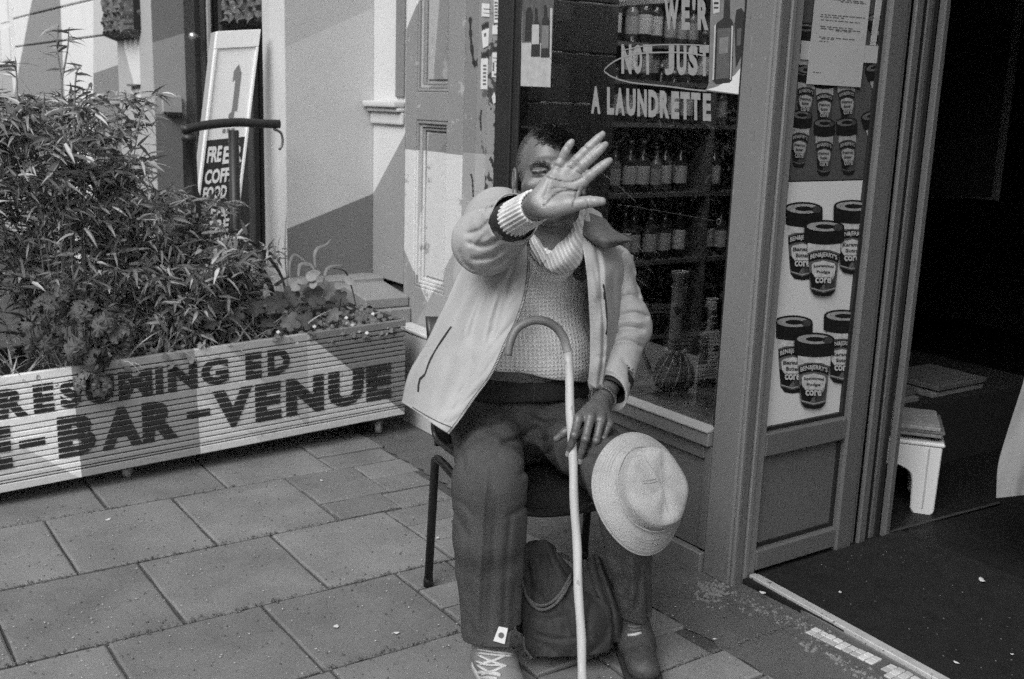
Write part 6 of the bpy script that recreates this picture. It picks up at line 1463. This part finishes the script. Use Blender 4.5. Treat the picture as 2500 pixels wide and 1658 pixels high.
# ------------------------------------------------------------------ posters on the side panel
PYY = 2.1165; YB = np.array([0, 1.0, 0]); pyo = lambda o=0: (lambda x, y: AY(x, y, PYY-o))
ic = thing('ice_cream_poster', tuple(AY(1995, 760, PYY)), 'white poster with two clusters of ice cream tubs on the side panel', 'poster')
sheet('paper', [(1926, 445), (2133, 440), (2078, 1015), (1870, 1055)], pyo(.001), YB, m_pw, ic)
ic2 = thing('ice_cream_poster', tuple(AY(2030, 220, PYY)), 'dark poster with two rows of small ice cream tubs above the white one', 'poster')
sheet('paper', [(1962, -80), (2180, -80), (2134, 437), (1927, 442)], pyo(.001), YB, m_pg if False else M('poster_dark_ground', .075, .45, .15, 12), ic2)
m_tub = [M('print_tub_%d' % i, v, .5, .35, 60) for i, v in enumerate((.012, .05, .11, .30, .50))]
_lay = [0.0]
def tub(parent, cx, top, w, h, rot=0, dim=1.0, words=('Karamel', 'Sutra'), clip=None, base=.0018, brand="BEN&JERRY'S", big=True):
    """printed tub in screen space: cx = centre of lid, top = top of lid ellipse, w lid width, h whole height"""
    L = base; ca, sa = math.cos(rot), math.sin(rot)
    def pl(o):
        f = pyo(o)
        def g(u, v):   # u -.5...5 across, v 0..1 down
            x, y = u*w, v*h; return f(cx+x*ca-y*sa, top+x*sa+y*ca)
        return g
    clipu = clip or (-1, 1)
    def shape(pts, k, o):
        pts = [(min(max(u, clipu[0]), clipu[1]), v) for u, v in pts]; mb = MB(); g = pl(o); mb.add([g(u, v) for u, v in pts], [tuple(range(len(pts)))]); return mb.build('printed_tub', m_tub[k], parent)
    el = lambda c, v, a, b, n=24: [(c+a*math.cos(t), v+b*math.sin(t)) for t in np.linspace(0, 2*math.pi, n, endpoint=False)]
    dk = 1 if dim < 1 else 0
    # body
    shape([(-.40, .33), (.40, .33), (.36, .60), (.31, .92), (.20, .985), (0, 1.0), (-.20, .985), (-.31, .92), (-.37, .60)], 2-dk, L)
    shape([(-.41, .31), (.41, .31), (.405, .44), (.2, .40), (0, .395), (-.2, .40), (-.405, .44)], 4-dk, L+.0004)
    shape([(-.35, .70), (-.08, .66), (.10, .70), (.05, .80), (-.12, .93), (-.29, .88)], 0, L+.0005); shape([(.02, .72), (.33, .66), (.28, .88), (.06, .93)], 1, L+.0006)
    shape([(.16, .62), (.30, .60), (.27, .74), (.19, .80)], 3-dk, L+.0008); shape([(-.31, .91), (0, .955), (.31, .91), (.2, .985), (0, 1.0), (-.2, .985)], 0, L+.0009)
    shape([(-.30, .885), (0, .925), (.30, .885), (.29, .90), (0, .94), (-.29, .90)], 3-dk, L+.0010)
    # banner
    bn = lambda t, v: (t, v-.045*(1-(t/.36)**2)*1.0)
    T = np.linspace(-.37, .37, 10); shape([bn(t, .455) for t in T]+[bn(t, .555) for t in T[::-1]], 0, L+.0012)
    # label
    shape([(-.30, .60), (-.26, .565), (0, .535), (.26, .565), (.30, .60), (.28, .70), (.20, .755), (-.20, .755), (-.28, .70)], 4-dk, L+.0014)
    # lid
    shape([(-.5, .10)]+[(-.5+.5*(1-math.cos(t)), .27+.055*math.sin(t)) for t in np.linspace(0, math.pi, 16)]+[(.5, .10)], 0, L+.0016)
    shape(el(0, .09, .5, .085), 0, L+.0018); shape(el(0, .092, .44, .062), 3-dk, L+.0020); shape(el(.02, .092, .24, .030), 0, L+.0022); shape(el(.33, .10, .13, .045), 1, L+.0021)
    mb = MB(); g = pl(L+.0018)
    def gt(ch, u0, u1, vt, vb, arc, o, bold, mat):
        m_ = MB(); gg = pl(o); v, f, a = text_mesh(ch, bold)
        m_.add([gg(min(max(u0+(u1-u0)*s, clipu[0]), clipu[1]), (vb*(1-t)+vt*t)-arc*(1-((u0+(u1-u0)*s)/.36)**2)) for s, t in v], f); return m_.build('printed_lettering', mat, parent, kind='stuff')
    if big:
        gt(brand, -.335, .335, .468, .545, .045, L+.0024, .02, m_tub[4-dk])
        gt(words[0], -.25, .25, .600, .650, .02, L+.0024, .03, m_tub[1]); gt(words[1], -.17, .17, .670, .720, .01, L+.0024, .03, m_tub[1])
        gt('core', -.215, .215, .745, .835, 0, L+.0026, .10, m_tub[0]); gt('core', -.20, .20, .752, .828, 0, L+.0030, .03, m_tub[4-dk])
for dx, dy in ((0, 0), (-24, 277)):
    r = -.06 if dy == 0 else -.10
    tub(ic, 1962+dx, 492+dy, 94, 192, .02, 1, ('Banana', 'Butter'), (-.45, 1)); tub(ic, 2083+dx, 487+dy-9*(dy > 0), 94, 182, .02, 1, ('Karamel', 'Sutra'), (-1, .49), .0052); tub(ic, 2013+dx, 536+dy-2*(dy > 0), 98, 188, .02, 1, ('Supersaturated', 'Fudge'), None, .0088)
for i, (x, y, r, cl) in enumerate(((1958, 268, .10, (-.42, 1)), (2013, 288, .02, None), (2066, 286, -.08, None), (2124, 270, -.42, None), (1972, 158, .1, (-.5, 1)), (2014, 172, .02, None), (2062, 165, -.12, None), (2134, 152, -.42, None), (1968, 55, .1, (-.5, 1)), (2140, 30, -.3, None))):
    tub(ic2, x, y, 52, 142 if y > 200 else 138, r*.6, .6, ('Peanut', 'Butter'), cl, .0018+.0002*i, big=i < 8)
nt = thing('paper_notice', tuple(AY(2045, 100, PYY)), 'pale typed paper notice stuck over the dark tub poster', 'notice')
m_ppr = M('paper_pale', .42, .7, .05, 6); m_typ = M('typed_print', .10, .7)
sheet('paper', [(1997, -70), (2132, -60), (2101, 213), (1969, 205)], pyo(.0098), YB, m_ppr, nt)
mb = MB()
for y, x0_, x1_ in ((-2, 2030, 2108), (4, 2052, 2115), (35, 2005, 2112), (40, 2002, 2060), (48, 2004, 2100), (64, 2002, 2082), (69, 2004, 2100), (75, 2040, 2080), (90, 2000, 2088), (94, 2005, 2040), (100, 2000, 2022), (176, 1985, 2004)):
    x = x0_
    while x < x1_:
        w = random.uniform(4, 15); mb.add([AY(a, y+.085*(a-x0_)+b, PYY-.0106) for a, b in ((x, -1), (min(x+w, x1_), -1), (min(x+w, x1_), .9), (x, .9))], [(0, 1, 2, 3)]); x += w+random.uniform(2, 4)
mb.build('typed_lines', m_typ, nt, kind='stuff')
tp = thing('paper_strip', tuple(AY(2060, 128, PYY)), 'blank pale paper strip stuck crosswise behind the typed notice', 'notice')
sheet('paper', [(1957, 99), (2170, 115), (2168, 156), (1954, 145)], pyo(.0085), YB, m_ppr, tp)
tp = thing('paper_strip', tuple(AY(2140, 50, PYY)), 'narrow grey paper strip standing beside the typed notice', 'notice')
sheet('paper', [(2147, -60), (2163, -60), (2138, 112), (2125, 110)], pyo(.0070), YB, m_pl2, tp)

# ------------------------------------------------------------------ things inside the window
mgb = mg.copy(); mgb.name = 'pipe_glass'; nn_ = mgb.node_tree.nodes; ll_ = mgb.node_tree.links
nn_['Transparent BSDF'].inputs[0].default_value = (.72, .72, .72, 1)
df = nn_.new('ShaderNodeBsdfDiffuse'); df.inputs[0].default_value = (.55, .55, .55, 1); m2 = nn_.new('ShaderNodeMixShader'); m2.inputs[0].default_value = .42
src = nn_['Material Output'].inputs[0].links[0].from_socket; ll_.new(src, m2.inputs[1]); ll_.new(df.outputs[0], m2.inputs[2]); ll_.new(m2.outputs[0], nn_['Material Output'].inputs[0])
m_clear = mgb; m_glit = M('glass_bright_ring', .75, .2, .3, 90, spec=.8); m_glab = M('pipe_label', .42, .5, .45, 60); m_gdk = M('pipe_dark_print', .05, .5)
XP = 2.47
def base_pt(x, y): q = AX(x, y, XP); return np.array([q[0], q[1], .46])
b1 = base_pt(1640, 985); s1 = .00123
g1 = thing('glass_pipe', tuple(b1), 'ornate clear glass water pipe with labelled tube standing in the window', 'glass pipe')
MB().lathe([(.005, 0), (.050, 0), (.052, .012), (.066, .035), (.070, .065), (.060, .10), (.036, .135), (.026, .150), (.028, .158), (.024, .17), (.024, .395), (.029, .402), (.030, .415), (.024, .418), (.022, .41), (.021, .17), (.03, .14), (.06, .07), (.04, .01), (.005, .006)], b1, 28).build('glass_body', m_clear, g1, True)
MB().lathe([(.0246, .185), (.0248, .19), (.0248, .355), (.0246, .36)], b1, 24).build('label', m_glab, g1, True)
mb = MB(); 
for j in range(9):
    a = 2*math.pi*j/9; c = b1+np.array([math.cos(a)*.030, math.sin(a)*.030, .146]); mb.lathe([(.001, -.009), (.008, -.006), (.010, 0), (.008, .006), (.001, .009)], c, 8)
mb.build('glass_beads', m_glit, g1, True, kind='stuff')
for (h, r) in ((.418, .027), (.40, .0265), (.366, .0265), (.175, .0265), (.012, .053)):
    MB().tube([b1+np.array([r*math.cos(t), r*math.sin(t), h]) for t in np.linspace(0, 2*math.pi, 25)], .0016, 6).build('glass_ring', m_glit, g1, True)
for k, (a, z0, z1) in enumerate(((3.4, .02, .12), (4.0, .02, .125), (4.6, .03, .12), (5.2, .02, .11), (2.9, .03, .10))):
    P = [b1+np.array([math.cos(a+.5*t)*r, math.sin(a+.5*t)*r, z]) for t, (r, z) in zip(np.linspace(0, 1, 6), ((.066, .03), (.071, .055), (.068, .075), (.060, .098), (.046, .12), (.034, .137)))]
    MB().tube(P, .0035, 6).build('glass_ridge', m_glit, g1, True)
MB().tube([b1+np.array([-.055, .05, .06]), b1+np.array([-.075, .075, .13]), b1+np.array([-.082, .085, .165])], .007, 10).build('side_stem', m_clear, g1, True)
lz = b1+np.array([-.0252*.75, -.0252*.66, .29]); MB().add([lz+np.array([-.0, -.0, .018]), lz+np.array([.012, -.012, 0]), lz+np.array([0, 0, -.018]), lz+np.array([-.010, .012, .004])], [(0, 1, 2, 3)]).build('dark_mark', m_gdk, g1)
b2 = base_pt(1722, 972)
g2 = thing('glass_pipe', tuple(b2), 'clear bottle shaped glass water pipe with a slim neck nearest the corner post', 'glass pipe')
MB().lathe([(.005, 0), (.028, 0), (.031, .006), (.030, .20), (.033, .205), (.033, .212), (.030, .232), (.016, .245), (.0125, .256), (.0125, .335), (.019, .342), (.020, .352), (.012, .354), (.011, .255), (.026, .225), (.027, .01), (.005, .006)], b2, 28).build('glass_body', m_clear, g2, True)
MB().lathe([(.0272, .03), (.0272, .155)], b2, 20).build('printed_band', M('pipe_print', .26, .5, .8, 40), g2, True)
for (h, r) in ((.352, .0195), (.343, .0195), (.209, .0335), (.003, .031)):
    MB().tube([b2+np.array([r*math.cos(t), r*math.sin(t), h]) for t in np.linspace(0, 2*math.pi, 25)], .0017, 6).build('glass_ring', m_glit, g2, True)
# wire with a ring
wr = thing('wire_with_ring', tuple(AX(1755, 542, 2.32)), 'thin pale wire with a small ring hanging behind the window glass', 'wire')
wv = lambda L: [AX(x, y, 2.325) for x, y in L]
m_wire = M('wire', .42, .5)
MB().tube(wv([(1462, 418), (1500, 445), (1552, 492)]), .0014, 5).build('wire', m_wire, wr); MB().tube(wv([(1510, 500), (1552, 505), (1650, 522), (1746, 539)]), .0009, 5).build('wire', m_wire, wr); MB().tube(wv([(1752, 552), (1735, 600), (1714, 640)]), .0007, 5).build('wire', m_wire, wr)
rc = AX(1755, 542, 2.325); MB().tube([rc+np.array([0, .0085*math.cos(t), .0085*math.sin(t)]) for t in np.linspace(0, 2*math.pi, 20)], .0017, 6).build('ring', m_glit, wr, True)

# boarded side of the window bay and shelves of bottles behind
m_bd = M('bay_board', .13, .7, .15, 5); bay = thing('window_bay_boards', (2.6, 3.4, .46), 'dim horizontal boards lining the left side of the window bay', 'panelling')
for i in range(11):
    MB().box((2.375, 3.37, .47+.19*i), (2.80, 3.40, .655+.19*i)).build('board', m_bd, bay, bevel=.004)
m_shf = M('shelf_wood', .16, .6, .2, 8)
m_btl = [M('bottle_glass_%d' % i, v, .15, .1, 20, spec=.7) for i, v in enumerate((.02, .06, .2))]
m_lbl = [M('bottle_label_%d' % i, v, .6, .25, 80) for i, v in enumerate((.80, .62, .42))]
m_cap = M('bottle_cap', .30, .3, .2, 30, metal=.4)
def bottle_proto(i, x, y, z):
    b = thing('bottle', (x, y, z), 'bottle', 'bottle', 'bottles on the shelves inside the shop'); r, hgt = ((.036, .30), (.040, .27), (.034, .24))[i]; c = (x, y, z)
    MB().lathe([(.002, 0), (r, 0), (r, hgt*.58), (r*.9, hgt*.64), (r*.4, hgt*.74), (r*.34, hgt*.92), (.002, hgt*.92)], c, 14).build('glass', m_btl[i], b, True)
    MB().lathe([(r*1.012, hgt*.16), (r*1.015, hgt*.17), (r*1.015, hgt*.50), (r*1.012, hgt*.51)], c, 14).build('label', m_lbl[i], b, True)
    MB().lathe([(.002, hgt*.921), (r*.42, hgt*.921), (r*.42, hgt*1.0), (.002, hgt*1.0)], c, 12).build('cap', m_cap, b, True)
    return b
def copy_thing(src, loc, label=None):
    c = src.copy(); COL.objects.link(c); c.location = loc
    if label: c['label'] = label
    for ch in list(src.children):
        d = ch.copy(); COL.objects.link(d); d.parent = c; d.matrix_parent_inverse = ch.matrix_parent_inverse
    return c
unit = thing('shelf_unit', (3.3, 4.35, 0), 'tall dark shelf unit of bottles behind the laundrette lettering', 'shelf')
SY = 4.25; zsh = [AY(1560, y, SY)[2] for y in (-40, 104, 196, 300)]; zsh = [zsh[3]-.72, zsh[3]-.36, zsh[3], zsh[2], zsh[1], zsh[0]]
MB().box((2.62, SY+.27, 0.006), (4.9, SY+.30, 2.6)).build('back_panel', m_in, unit)
for z in zsh: MB().box((2.62, SY-.02, z-.022), (4.9, SY+.268, z)).build('shelf', m_shf, unit)
for x in (2.60, 3.46, 4.2): MB().box((x, SY-.025, 0.006), (x+.019, SY+.268, 2.6)).build('upright', m_shf, unit)
ORD = 'first second third fourth fifth sixth seventh eighth ninth tenth eleventh twelfth thirteenth fourteenth fifteenth sixteenth seventeenth eighteenth nineteenth twentieth twenty-first twenty-second twenty-third twenty-fourth twenty-fifth'.split(); rb = random.Random(11); protos = {}; loc0 = [(.5, 'lower')]
for si, z in enumerate(zsh):
    x = 2.68
    while x < 4.4:
        if abs(x-3.47) < .06 or abs(x-4.21) < .06: x += .07; continue
        i = rb.choice((0, 1, 1, 2)); rowname = ('bottom', 'second', 'third', 'fourth', 'fifth', 'top')[si]
        cnt = len([1 for o in bpy.data.objects if o.get('category') == 'bottle' and rowname+' shelf' in o.get('label', '')]); lab = '%s labelled bottle, %s from the left on the %s shelf behind the glass' % (('tall dark', 'rounded', 'short pale')[i], ORD[cnt], rowname)
        y = SY+rb.uniform(.02, .08)
        if i not in protos: protos[i] = bottle_proto(i, x, y, z); protos[i]['label'] = lab
        else: copy_thing(protos[i], (x, y, z), lab)
        x += rb.uniform(.078, .12) if si < 5 else .2
# ceiling lights over the shelves: the lit labels and glints behind the glass show them on
m_em = bpy.data.materials.new('ceiling_light_tube'); m_em.use_nodes = True; e_ = m_em.node_tree.nodes['Principled BSDF']; e_.inputs['Emission Color'].default_value = (1, 1, 1, 1); e_.inputs['Emission Strength'].default_value = 4.2
for k, (x, y) in enumerate(((3.35, 3.75), (3.05, 3.15))):
    cl = thing('ceiling_light', (x, y, 2.62), 'lit ceiling light %s inside the shop window' % ('over the bottle shelves', 'nearer the glass'), 'ceiling light', 'ceiling lights in the shop') if False else thing('ceiling_light', (x, y, 2.62), ('lit ceiling light over the bottle shelves in the shop', 'lit ceiling light nearer the window glass in the shop')[k], 'ceiling light', 'ceiling lights in the shop')
    MB().box((x-.62, y-.09, 2.64), (x+.62, y+.09, 2.70)).build('housing', m_lbl[1], cl, bevel=.005)
    MB().box((x-.6, y-.07, 2.61), (x+.6, y+.07, 2.638)).build('diffuser', m_em, cl)
cnp = thing('reflected_band', tuple(AX(1515, 12, 2.9)), 'pale sloping board shaped as a band of reflected light behind the glass', 'light band')
q = [AX(1390, 24, 3.3), AX(1412, 4, 3.3), AX(1650, -18, 2.9), AX(1640, 6, 2.9)]
MB().hexa([q[0], q[3], q[3]+np.array([.06, .06, 0]), q[0]+np.array([.06, .06, 0]), q[1], q[2], q[2]+np.array([.06, .06, 0]), q[1]+np.array([.06, .06, 0])]).build('board', m_lbl[1], cnp)  # pale band of reflected light, put in as a solid board
# ------------------------------------------------------------------ doorway: threshold, mat, mosaic, litter
m_met = M('threshold_metal', .62, .38, .2, 30, .2, 100, metal=.35, wear=.38, wear_v=.12, wear_scale=40); m_til = [M('mosaic_tile_%d' % i, v, .5, .15, 60) for i, v in enumerate((.60, .50, .40))]
thr = thing('door_threshold', (2.34, 1.4, 0), 'worn pale metal door threshold strip along the shop entrance', 'threshold')
e0, e1 = G(1832, 1404, .018), G(2420, 1730, .018)
def strip(off0, off1, z, name, mat, parent, t=.008, y1=None):
    p = np.array([e0, e1]); d = (p[1]-p[0]); d /= np.linalg.norm(d); nx_ = np.array([-d[1], d[0], 0]); nx_ = nx_ if nx_[0] > 0 else -nx_
    q = [p[0]+nx_*off0, p[0]+nx_*off1, p[1]+nx_*off1, p[1]+nx_*off0]; lo = [np.array([a[0], a[1], z-t]) for a in q]; hi = [np.array([a[0], a[1], z]) for a in q]
    return MB().hexa([lo[0], lo[3], lo[2], lo[1], hi[0], hi[3], hi[2], hi[1]]).build(name, mat, parent, bevel=.002)
strip(-.006, .020, .021, 'metal_strip', m_met, thr, .03); strip(.024, .034, .016, 'metal_strip', m_met, thr, .02); strip(-.016, -.009, .010, 'metal_strip', M('threshold_dark', .12), thr, .02)
mat_ = M('coir_mat', .013, .95, .5, 14, 1.0, 240, speck=.07, speck_scale=170, fine=.9)
mp = tag(MB().box((2.33, -.9, -.006), (3.10, 2.075, .012)).build('entrance_mat', mat_), 'large dark coarse entrance mat inside the shop doorway', 'mat')
MB().add([G(2160, 1298, .014), G(2440, 1224, .014), G(2442, 1229, .014), G(2162, 1303, .014)], [(0, 3, 2, 1)]).build('floor_trim', M('floor_trim', .04), room)
mos = tag(MB().box((2.205, .6, -.02), (2.325, 2.03, -.0005)).build('mosaic_bed', M('mosaic_bed', .10, .95, .3, 60, .8, 150)), kind='structure')
d_ = G(2200, 1637, .0)-G(1988, 1535, .0); d_ /= np.linalg.norm(d_); st = G(1991, 1534, .0); nx_ = np.array([-d_[1], d_[0], 0]); nx_ = nx_ if nx_[0] < 0 else -nx_
for i in range(34):
    for j in range(3):
        if j == 2 and i < 11: continue
        if i == 9: continue
        sz = .0215; o = st+d_*(.0238*i)+nx_*(.0238*j); z = random.uniform(.0, .003)
        q = [o, o+d_*sz, o+d_*sz+nx_*sz, o+nx_*sz]; q = [p+np.array([random.uniform(-.0006, .0006), random.uniform(-.0006, .0006), 0]) for p in q]
        MB().hexa([p*[1, 1, 0]+UP*(-.004) for p in q]+[p*[1, 1, 0]+UP*(z+.002) for p in q]).build('tile', random.choice(m_til), mos, bevel=.0015)
# crumbled mortar round the post foot and along the strip
rub = MB(); rr = random.Random(6)
for k in range(420):
    t = rr.random(); 
    if k < 150: c = G(1745+rr.gauss(0, 26), 1447+rr.gauss(0, 14), 0)
    elif k < 330: x = 1800+t*230; c = G(x+rr.gauss(0, 8), 1462+(x-1800)*.43+rr.gauss(0, 10), 0)
    else: x = 1960+t*250; c = G(x+rr.gauss(0, 6), 1568+(x-1960)*.5+rr.gauss(0, 7), 0)
    s = rr.uniform(.002, .009); rub.add([c+np.array([s*math.cos(a)*rr.uniform(.6, 1.2), s*math.sin(a)*rr.uniform(.6, 1.2), -.003]) for a in (0, 1.3, 2.6, 3.9, 5.2)]+[c+np.array([0, 0, s*rr.uniform(.3, .8)])], [(0, 1, 5), (1, 2, 5), (2, 3, 5), (3, 4, 5), (4, 0, 5)])
tag(rub.build('crumbled_mortar', M('crumbled_mortar', .19, .95, .4, 60)), kind='stuff')
gr = MB()
for k in range(2600):
    x, y = rr.uniform(0, 2500), rr.uniform(1180, 1658); c = G(x, y, .002)
    if c[0] > 2.25 or c[1] > 4.6: continue
    if k % 3: # along the joints
        row = min(ROWS, key=lambda r: abs(r-c[1])); c[1] = row+rr.gauss(0, .006)
    s = rr.uniform(.0012, .0045)*(1.5 if k % 3 and rr.random() < .3 else 1); gr.add([c+np.array([s*math.cos(a), s*math.sin(a)*rr.uniform(.5, 1.3), 0]) for a in (0, 1.5, 3.1, 4.7)]+[c+np.array([0, 0, s*.7])], [(0, 1, 4), (1, 2, 4), (2, 3, 4), (3, 0, 4)])
mf = MB()
for k in range(160):
    c = np.array([rr.uniform(2.42, 3.05), rr.uniform(-.2, 2.03), .0125]); s = rr.uniform(.001, .003); mf.add([c+np.array([s*math.cos(a)*rr.uniform(.5, 1.6), s*math.sin(a), 0]) for a in (0, 1.5, 3.1, 4.7)]+[c+np.array([0, 0, s*.7])], [(0, 1, 4), (1, 2, 4), (2, 3, 4), (3, 0, 4)])
tag(mf.build('mat_fluff', M('mat_fluff', .16, .95, .5, 90)), kind='stuff')
tag(gr.build('grit', M('grit', .11, .95, .5, 90)), kind='stuff')
gw = MB()
for k in range(520):
    x, y = rr.uniform(0, 1800), rr.uniform(1150, 1658); c = G(x, y, .0035); s = rr.uniform(.001, .0032)
    gw.add([c+np.array([s*math.cos(a)*rr.uniform(.6, 1.4), s*math.sin(a)*rr.uniform(.6, 1.4), 0]) for a in (0, 1.5, 3.1, 4.7)]+[c+np.array([0, 0, s*.6])], [(0, 1, 4), (1, 2, 4), (2, 3, 4), (3, 0, 4)])
tag(gw.build('pale_grit', M('pale_grit', .45, .9, .3, 90)), kind='stuff')
m_lit = M('litter_pale', .62, .8, .2, 60)
def litter(x, y, z, s, asp, label, flat=.25):
    c = G(x, y, z); a = rr.uniform(0, 3); u = np.array([math.cos(a), math.sin(a), 0])*s; w = np.array([-math.sin(a), math.cos(a), 0])*s*asp; P = []
    for i in range(10): t = 2*math.pi*i/10; P.append(c+u*math.cos(t)*rr.uniform(.8, 1.15)+w*math.sin(t)*rr.uniform(.8, 1.15)+UP*s*flat*.5*math.cos(2*t)+UP*s*flat*.5)
    P.append(c+UP*s*flat*1.4); o = MB().add(P, [(i, (i+1) % 10, 10) for i in range(10)]).build('litter', m_lit, None, True)
    tag(o, label, 'litter', 'scraps of litter on the ground')
for q in ((263, 1269, .002, .012, .5, 'flat pale scrap lying on the slab in front of the planter castor'), (1068, 1313, .004, .007, .7, 'small pale stone right of the rear chair leg'), (968, 1545, .002, .008, .7, 'small pale stub on the slab joint in front of the left shoe'),
          (1862, 1447, .022, .010, .8, 'crumpled white scrap against the metal threshold'), (2398, 1417, .016, .016, .5, 'pale leaf lying in the middle of the dark entrance mat'), (2052, 1446, .016, .006, .8, 'pale crumb on the mat below the panel corner'), (2335, 1618, .016, .009, .4, 'pale curl of litter low on the entrance mat'), (2470, 1597, .016, .005, .8, 'tiny pale crumb at the right edge of the mat'),
          (785, 1173, .003, .007, .6, 'bottle cap sized scrap on the small paving blocks'), (1744, 1560, .002, .006, .5, 'thin scrap on the poured strip below the corner post'), (820, 1530, .002, .009, .8, 'pale gum stain sized scrap on the near slab'), (2050, 1520, .016, .004, .8, 'speck of grit on the mat beside the threshold')):
    litter(*q)

# ------------------------------------------------------------------ inside the doorway
m_st = M('stool_plastic', .66, .45, .04, 8, spec=.4); stool = thing('step_stool', tuple(AY(2280, 1283, 2.11)*[1, 1, 0]), 'white plastic step stool with arched side inside the dark doorway', 'stool')
y0 = 2.106; sx = AY(2280, 1280, y0)[0]-3.238
out = [(2.93, .0), (2.975, .0), (2.985, .14)]+[(3.065+.08*math.cos(t), .14+.05*math.sin(t)) for t in np.linspace(math.pi, 0, 9)][1:-1]+[(3.145, .13), (3.150, .02), (3.165, .0), (3.225, .0), (3.238, .015), (3.242, .275), (2.915, .275)]
out = [(a+sx, b) for a, b in out]
MB().prism(out, 1, y0, y0+.022).build('front_side', m_st, stool, bevel=.004)
MB().box((3.192+sx, y0-.005, .03), (3.197+sx, y0-.0005, .27)).build('rib', M('stool_rib', .40), stool)
MB().prism(out, 1, y0+.24, y0+.262).build('rear_side', m_st, stool, bevel=.004)
MB().box((2.915+sx, y0-.006, .276), (3.250+sx, y0+.268, .292)).build('top', m_st, stool, bevel=.005)
STP = Vector(stool.location); STR = Matrix.Translation(STP) @ Matrix.Rotation(math.radians(-52), 4, 'Z') @ Matrix.Translation(-STP)
m_np = [M('newspaper_%d' % i, v, .8, .4, 50) for i, v in enumerate((.20, .12, .27))]
for i, (z, dx, h) in enumerate(((.293, 0, .012), (.306, .01, .010), (.317, -.006, .014))):
    o = tag(MB().box((2.93+dx+sx, y0+.0, z), (3.235+dx+sx, y0+.25, z+h)).build('newspaper', m_np[i], bevel=.002), '%s folded newspaper in the stack on the white stool' % ('bottom', 'middle', 'top')[i], 'newspaper', 'newspapers stacked on the stool'); o.matrix_world = STR
stool.rotation_euler.z = math.radians(-52); stool.scale = (.92, .92, .94)
sp_ = thing('low_counter', (3.9, 2.9, 0), 'dark low counter stacked with newspapers deep in the doorway', 'counter')
MB().box((3.35, 2.45, 0.006), (4.6, 3.2, .28)).build('body', m_in0, sp_)
for i, (x, y, w, z) in enumerate(((3.42, 2.50, .34, .281), (3.44, 2.52, .34, .305), (3.40, 2.9, .34, .281), (3.85, 2.5, .36, .281), (3.87, 2.49, .34, .31))):
    o = tag(MB().box((x, y, z), (x+w, y+.28, z+.022)).build('newspaper', m_np[i % 3], bevel=.003), 'newspaper pile %s on the dark counter behind the stool' % ('at the left', 'on top at the left', 'at the back', 'at the right', 'on top at the right')[i], 'newspaper', 'newspapers on the counter')
fr = thing('wall_frame', tuple(AX(2400, 240, 4.4)), 'dim picture frame hanging on the dark wall inside the doorway', 'frame')
m_fr = M('dim_frame', .06, .6)
c4 = [AX(2445, -60, 4.4), AX(2498, -60, 4.4), AX(2430, 486, 4.4), AX(2250, 480, 4.4)]
MB().tube([c4[1], c4[2], c4[3], AX(2290, -60, 4.4), c4[1]], .02, 6).build('frame', m_fr, fr)
MB().add([c4[1]+BX*.01, c4[2]+BX*.01, c4[3]+BX*.01, AX(2290, -60, 4.41)], [(0, 1, 2, 3)]).build('picture', m_infl, fr)
# white cloth hanging at the right edge
def sheet3(rows, name, mat, parent, fold, nu=40, nv=30):
    A = loft(np.array(rows, float), nu, nv); u = np.linspace(0, 1, nu)[:, None]*np.ones((1, nv)); v = np.linspace(0, 1, nv)[None]*np.ones((nu, 1)); d = A[..., 2]+fold(u, v)
    mb = MB(); P = np.array([[D(A[i, j, 0], A[i, j, 1], d[i, j]) for j in range(nv)] for i in range(nu)]); mb.grid(P); mb.grid(P[:, ::-1]-CB*.003); return mb.build(name, mat, parent, True)
clo = thing('hanging_cloth', tuple(G(2480, 1212, .1)), 'white cloth hanging down at the right edge of the doorway', 'cloth')
sheet3([[(2512, 860, 3.35), (2560, 850, 3.30), (2640, 840, 3.3)], [(2500, 930, 3.33), (2560, 930, 3.26), (2640, 930, 3.28)], [(2462, 1050, 3.30), (2540, 1050, 3.22), (2640, 1050, 3.26)], [(2438, 1135, 3.30), (2530, 1130, 3.22), (2640, 1130, 3.25)], [(2433, 1216, 3.30), (2530, 1206, 3.22), (2640, 1200, 3.25)]], 'cloth', M('white_cloth', .24, .85, .06, 10, .3, 200), clo, lambda u, v: .012*np.sin(v*14+u*6)*u+.01*np.sin(u*9+v*22)*np.clip(u-.5, 0, 1)*2)
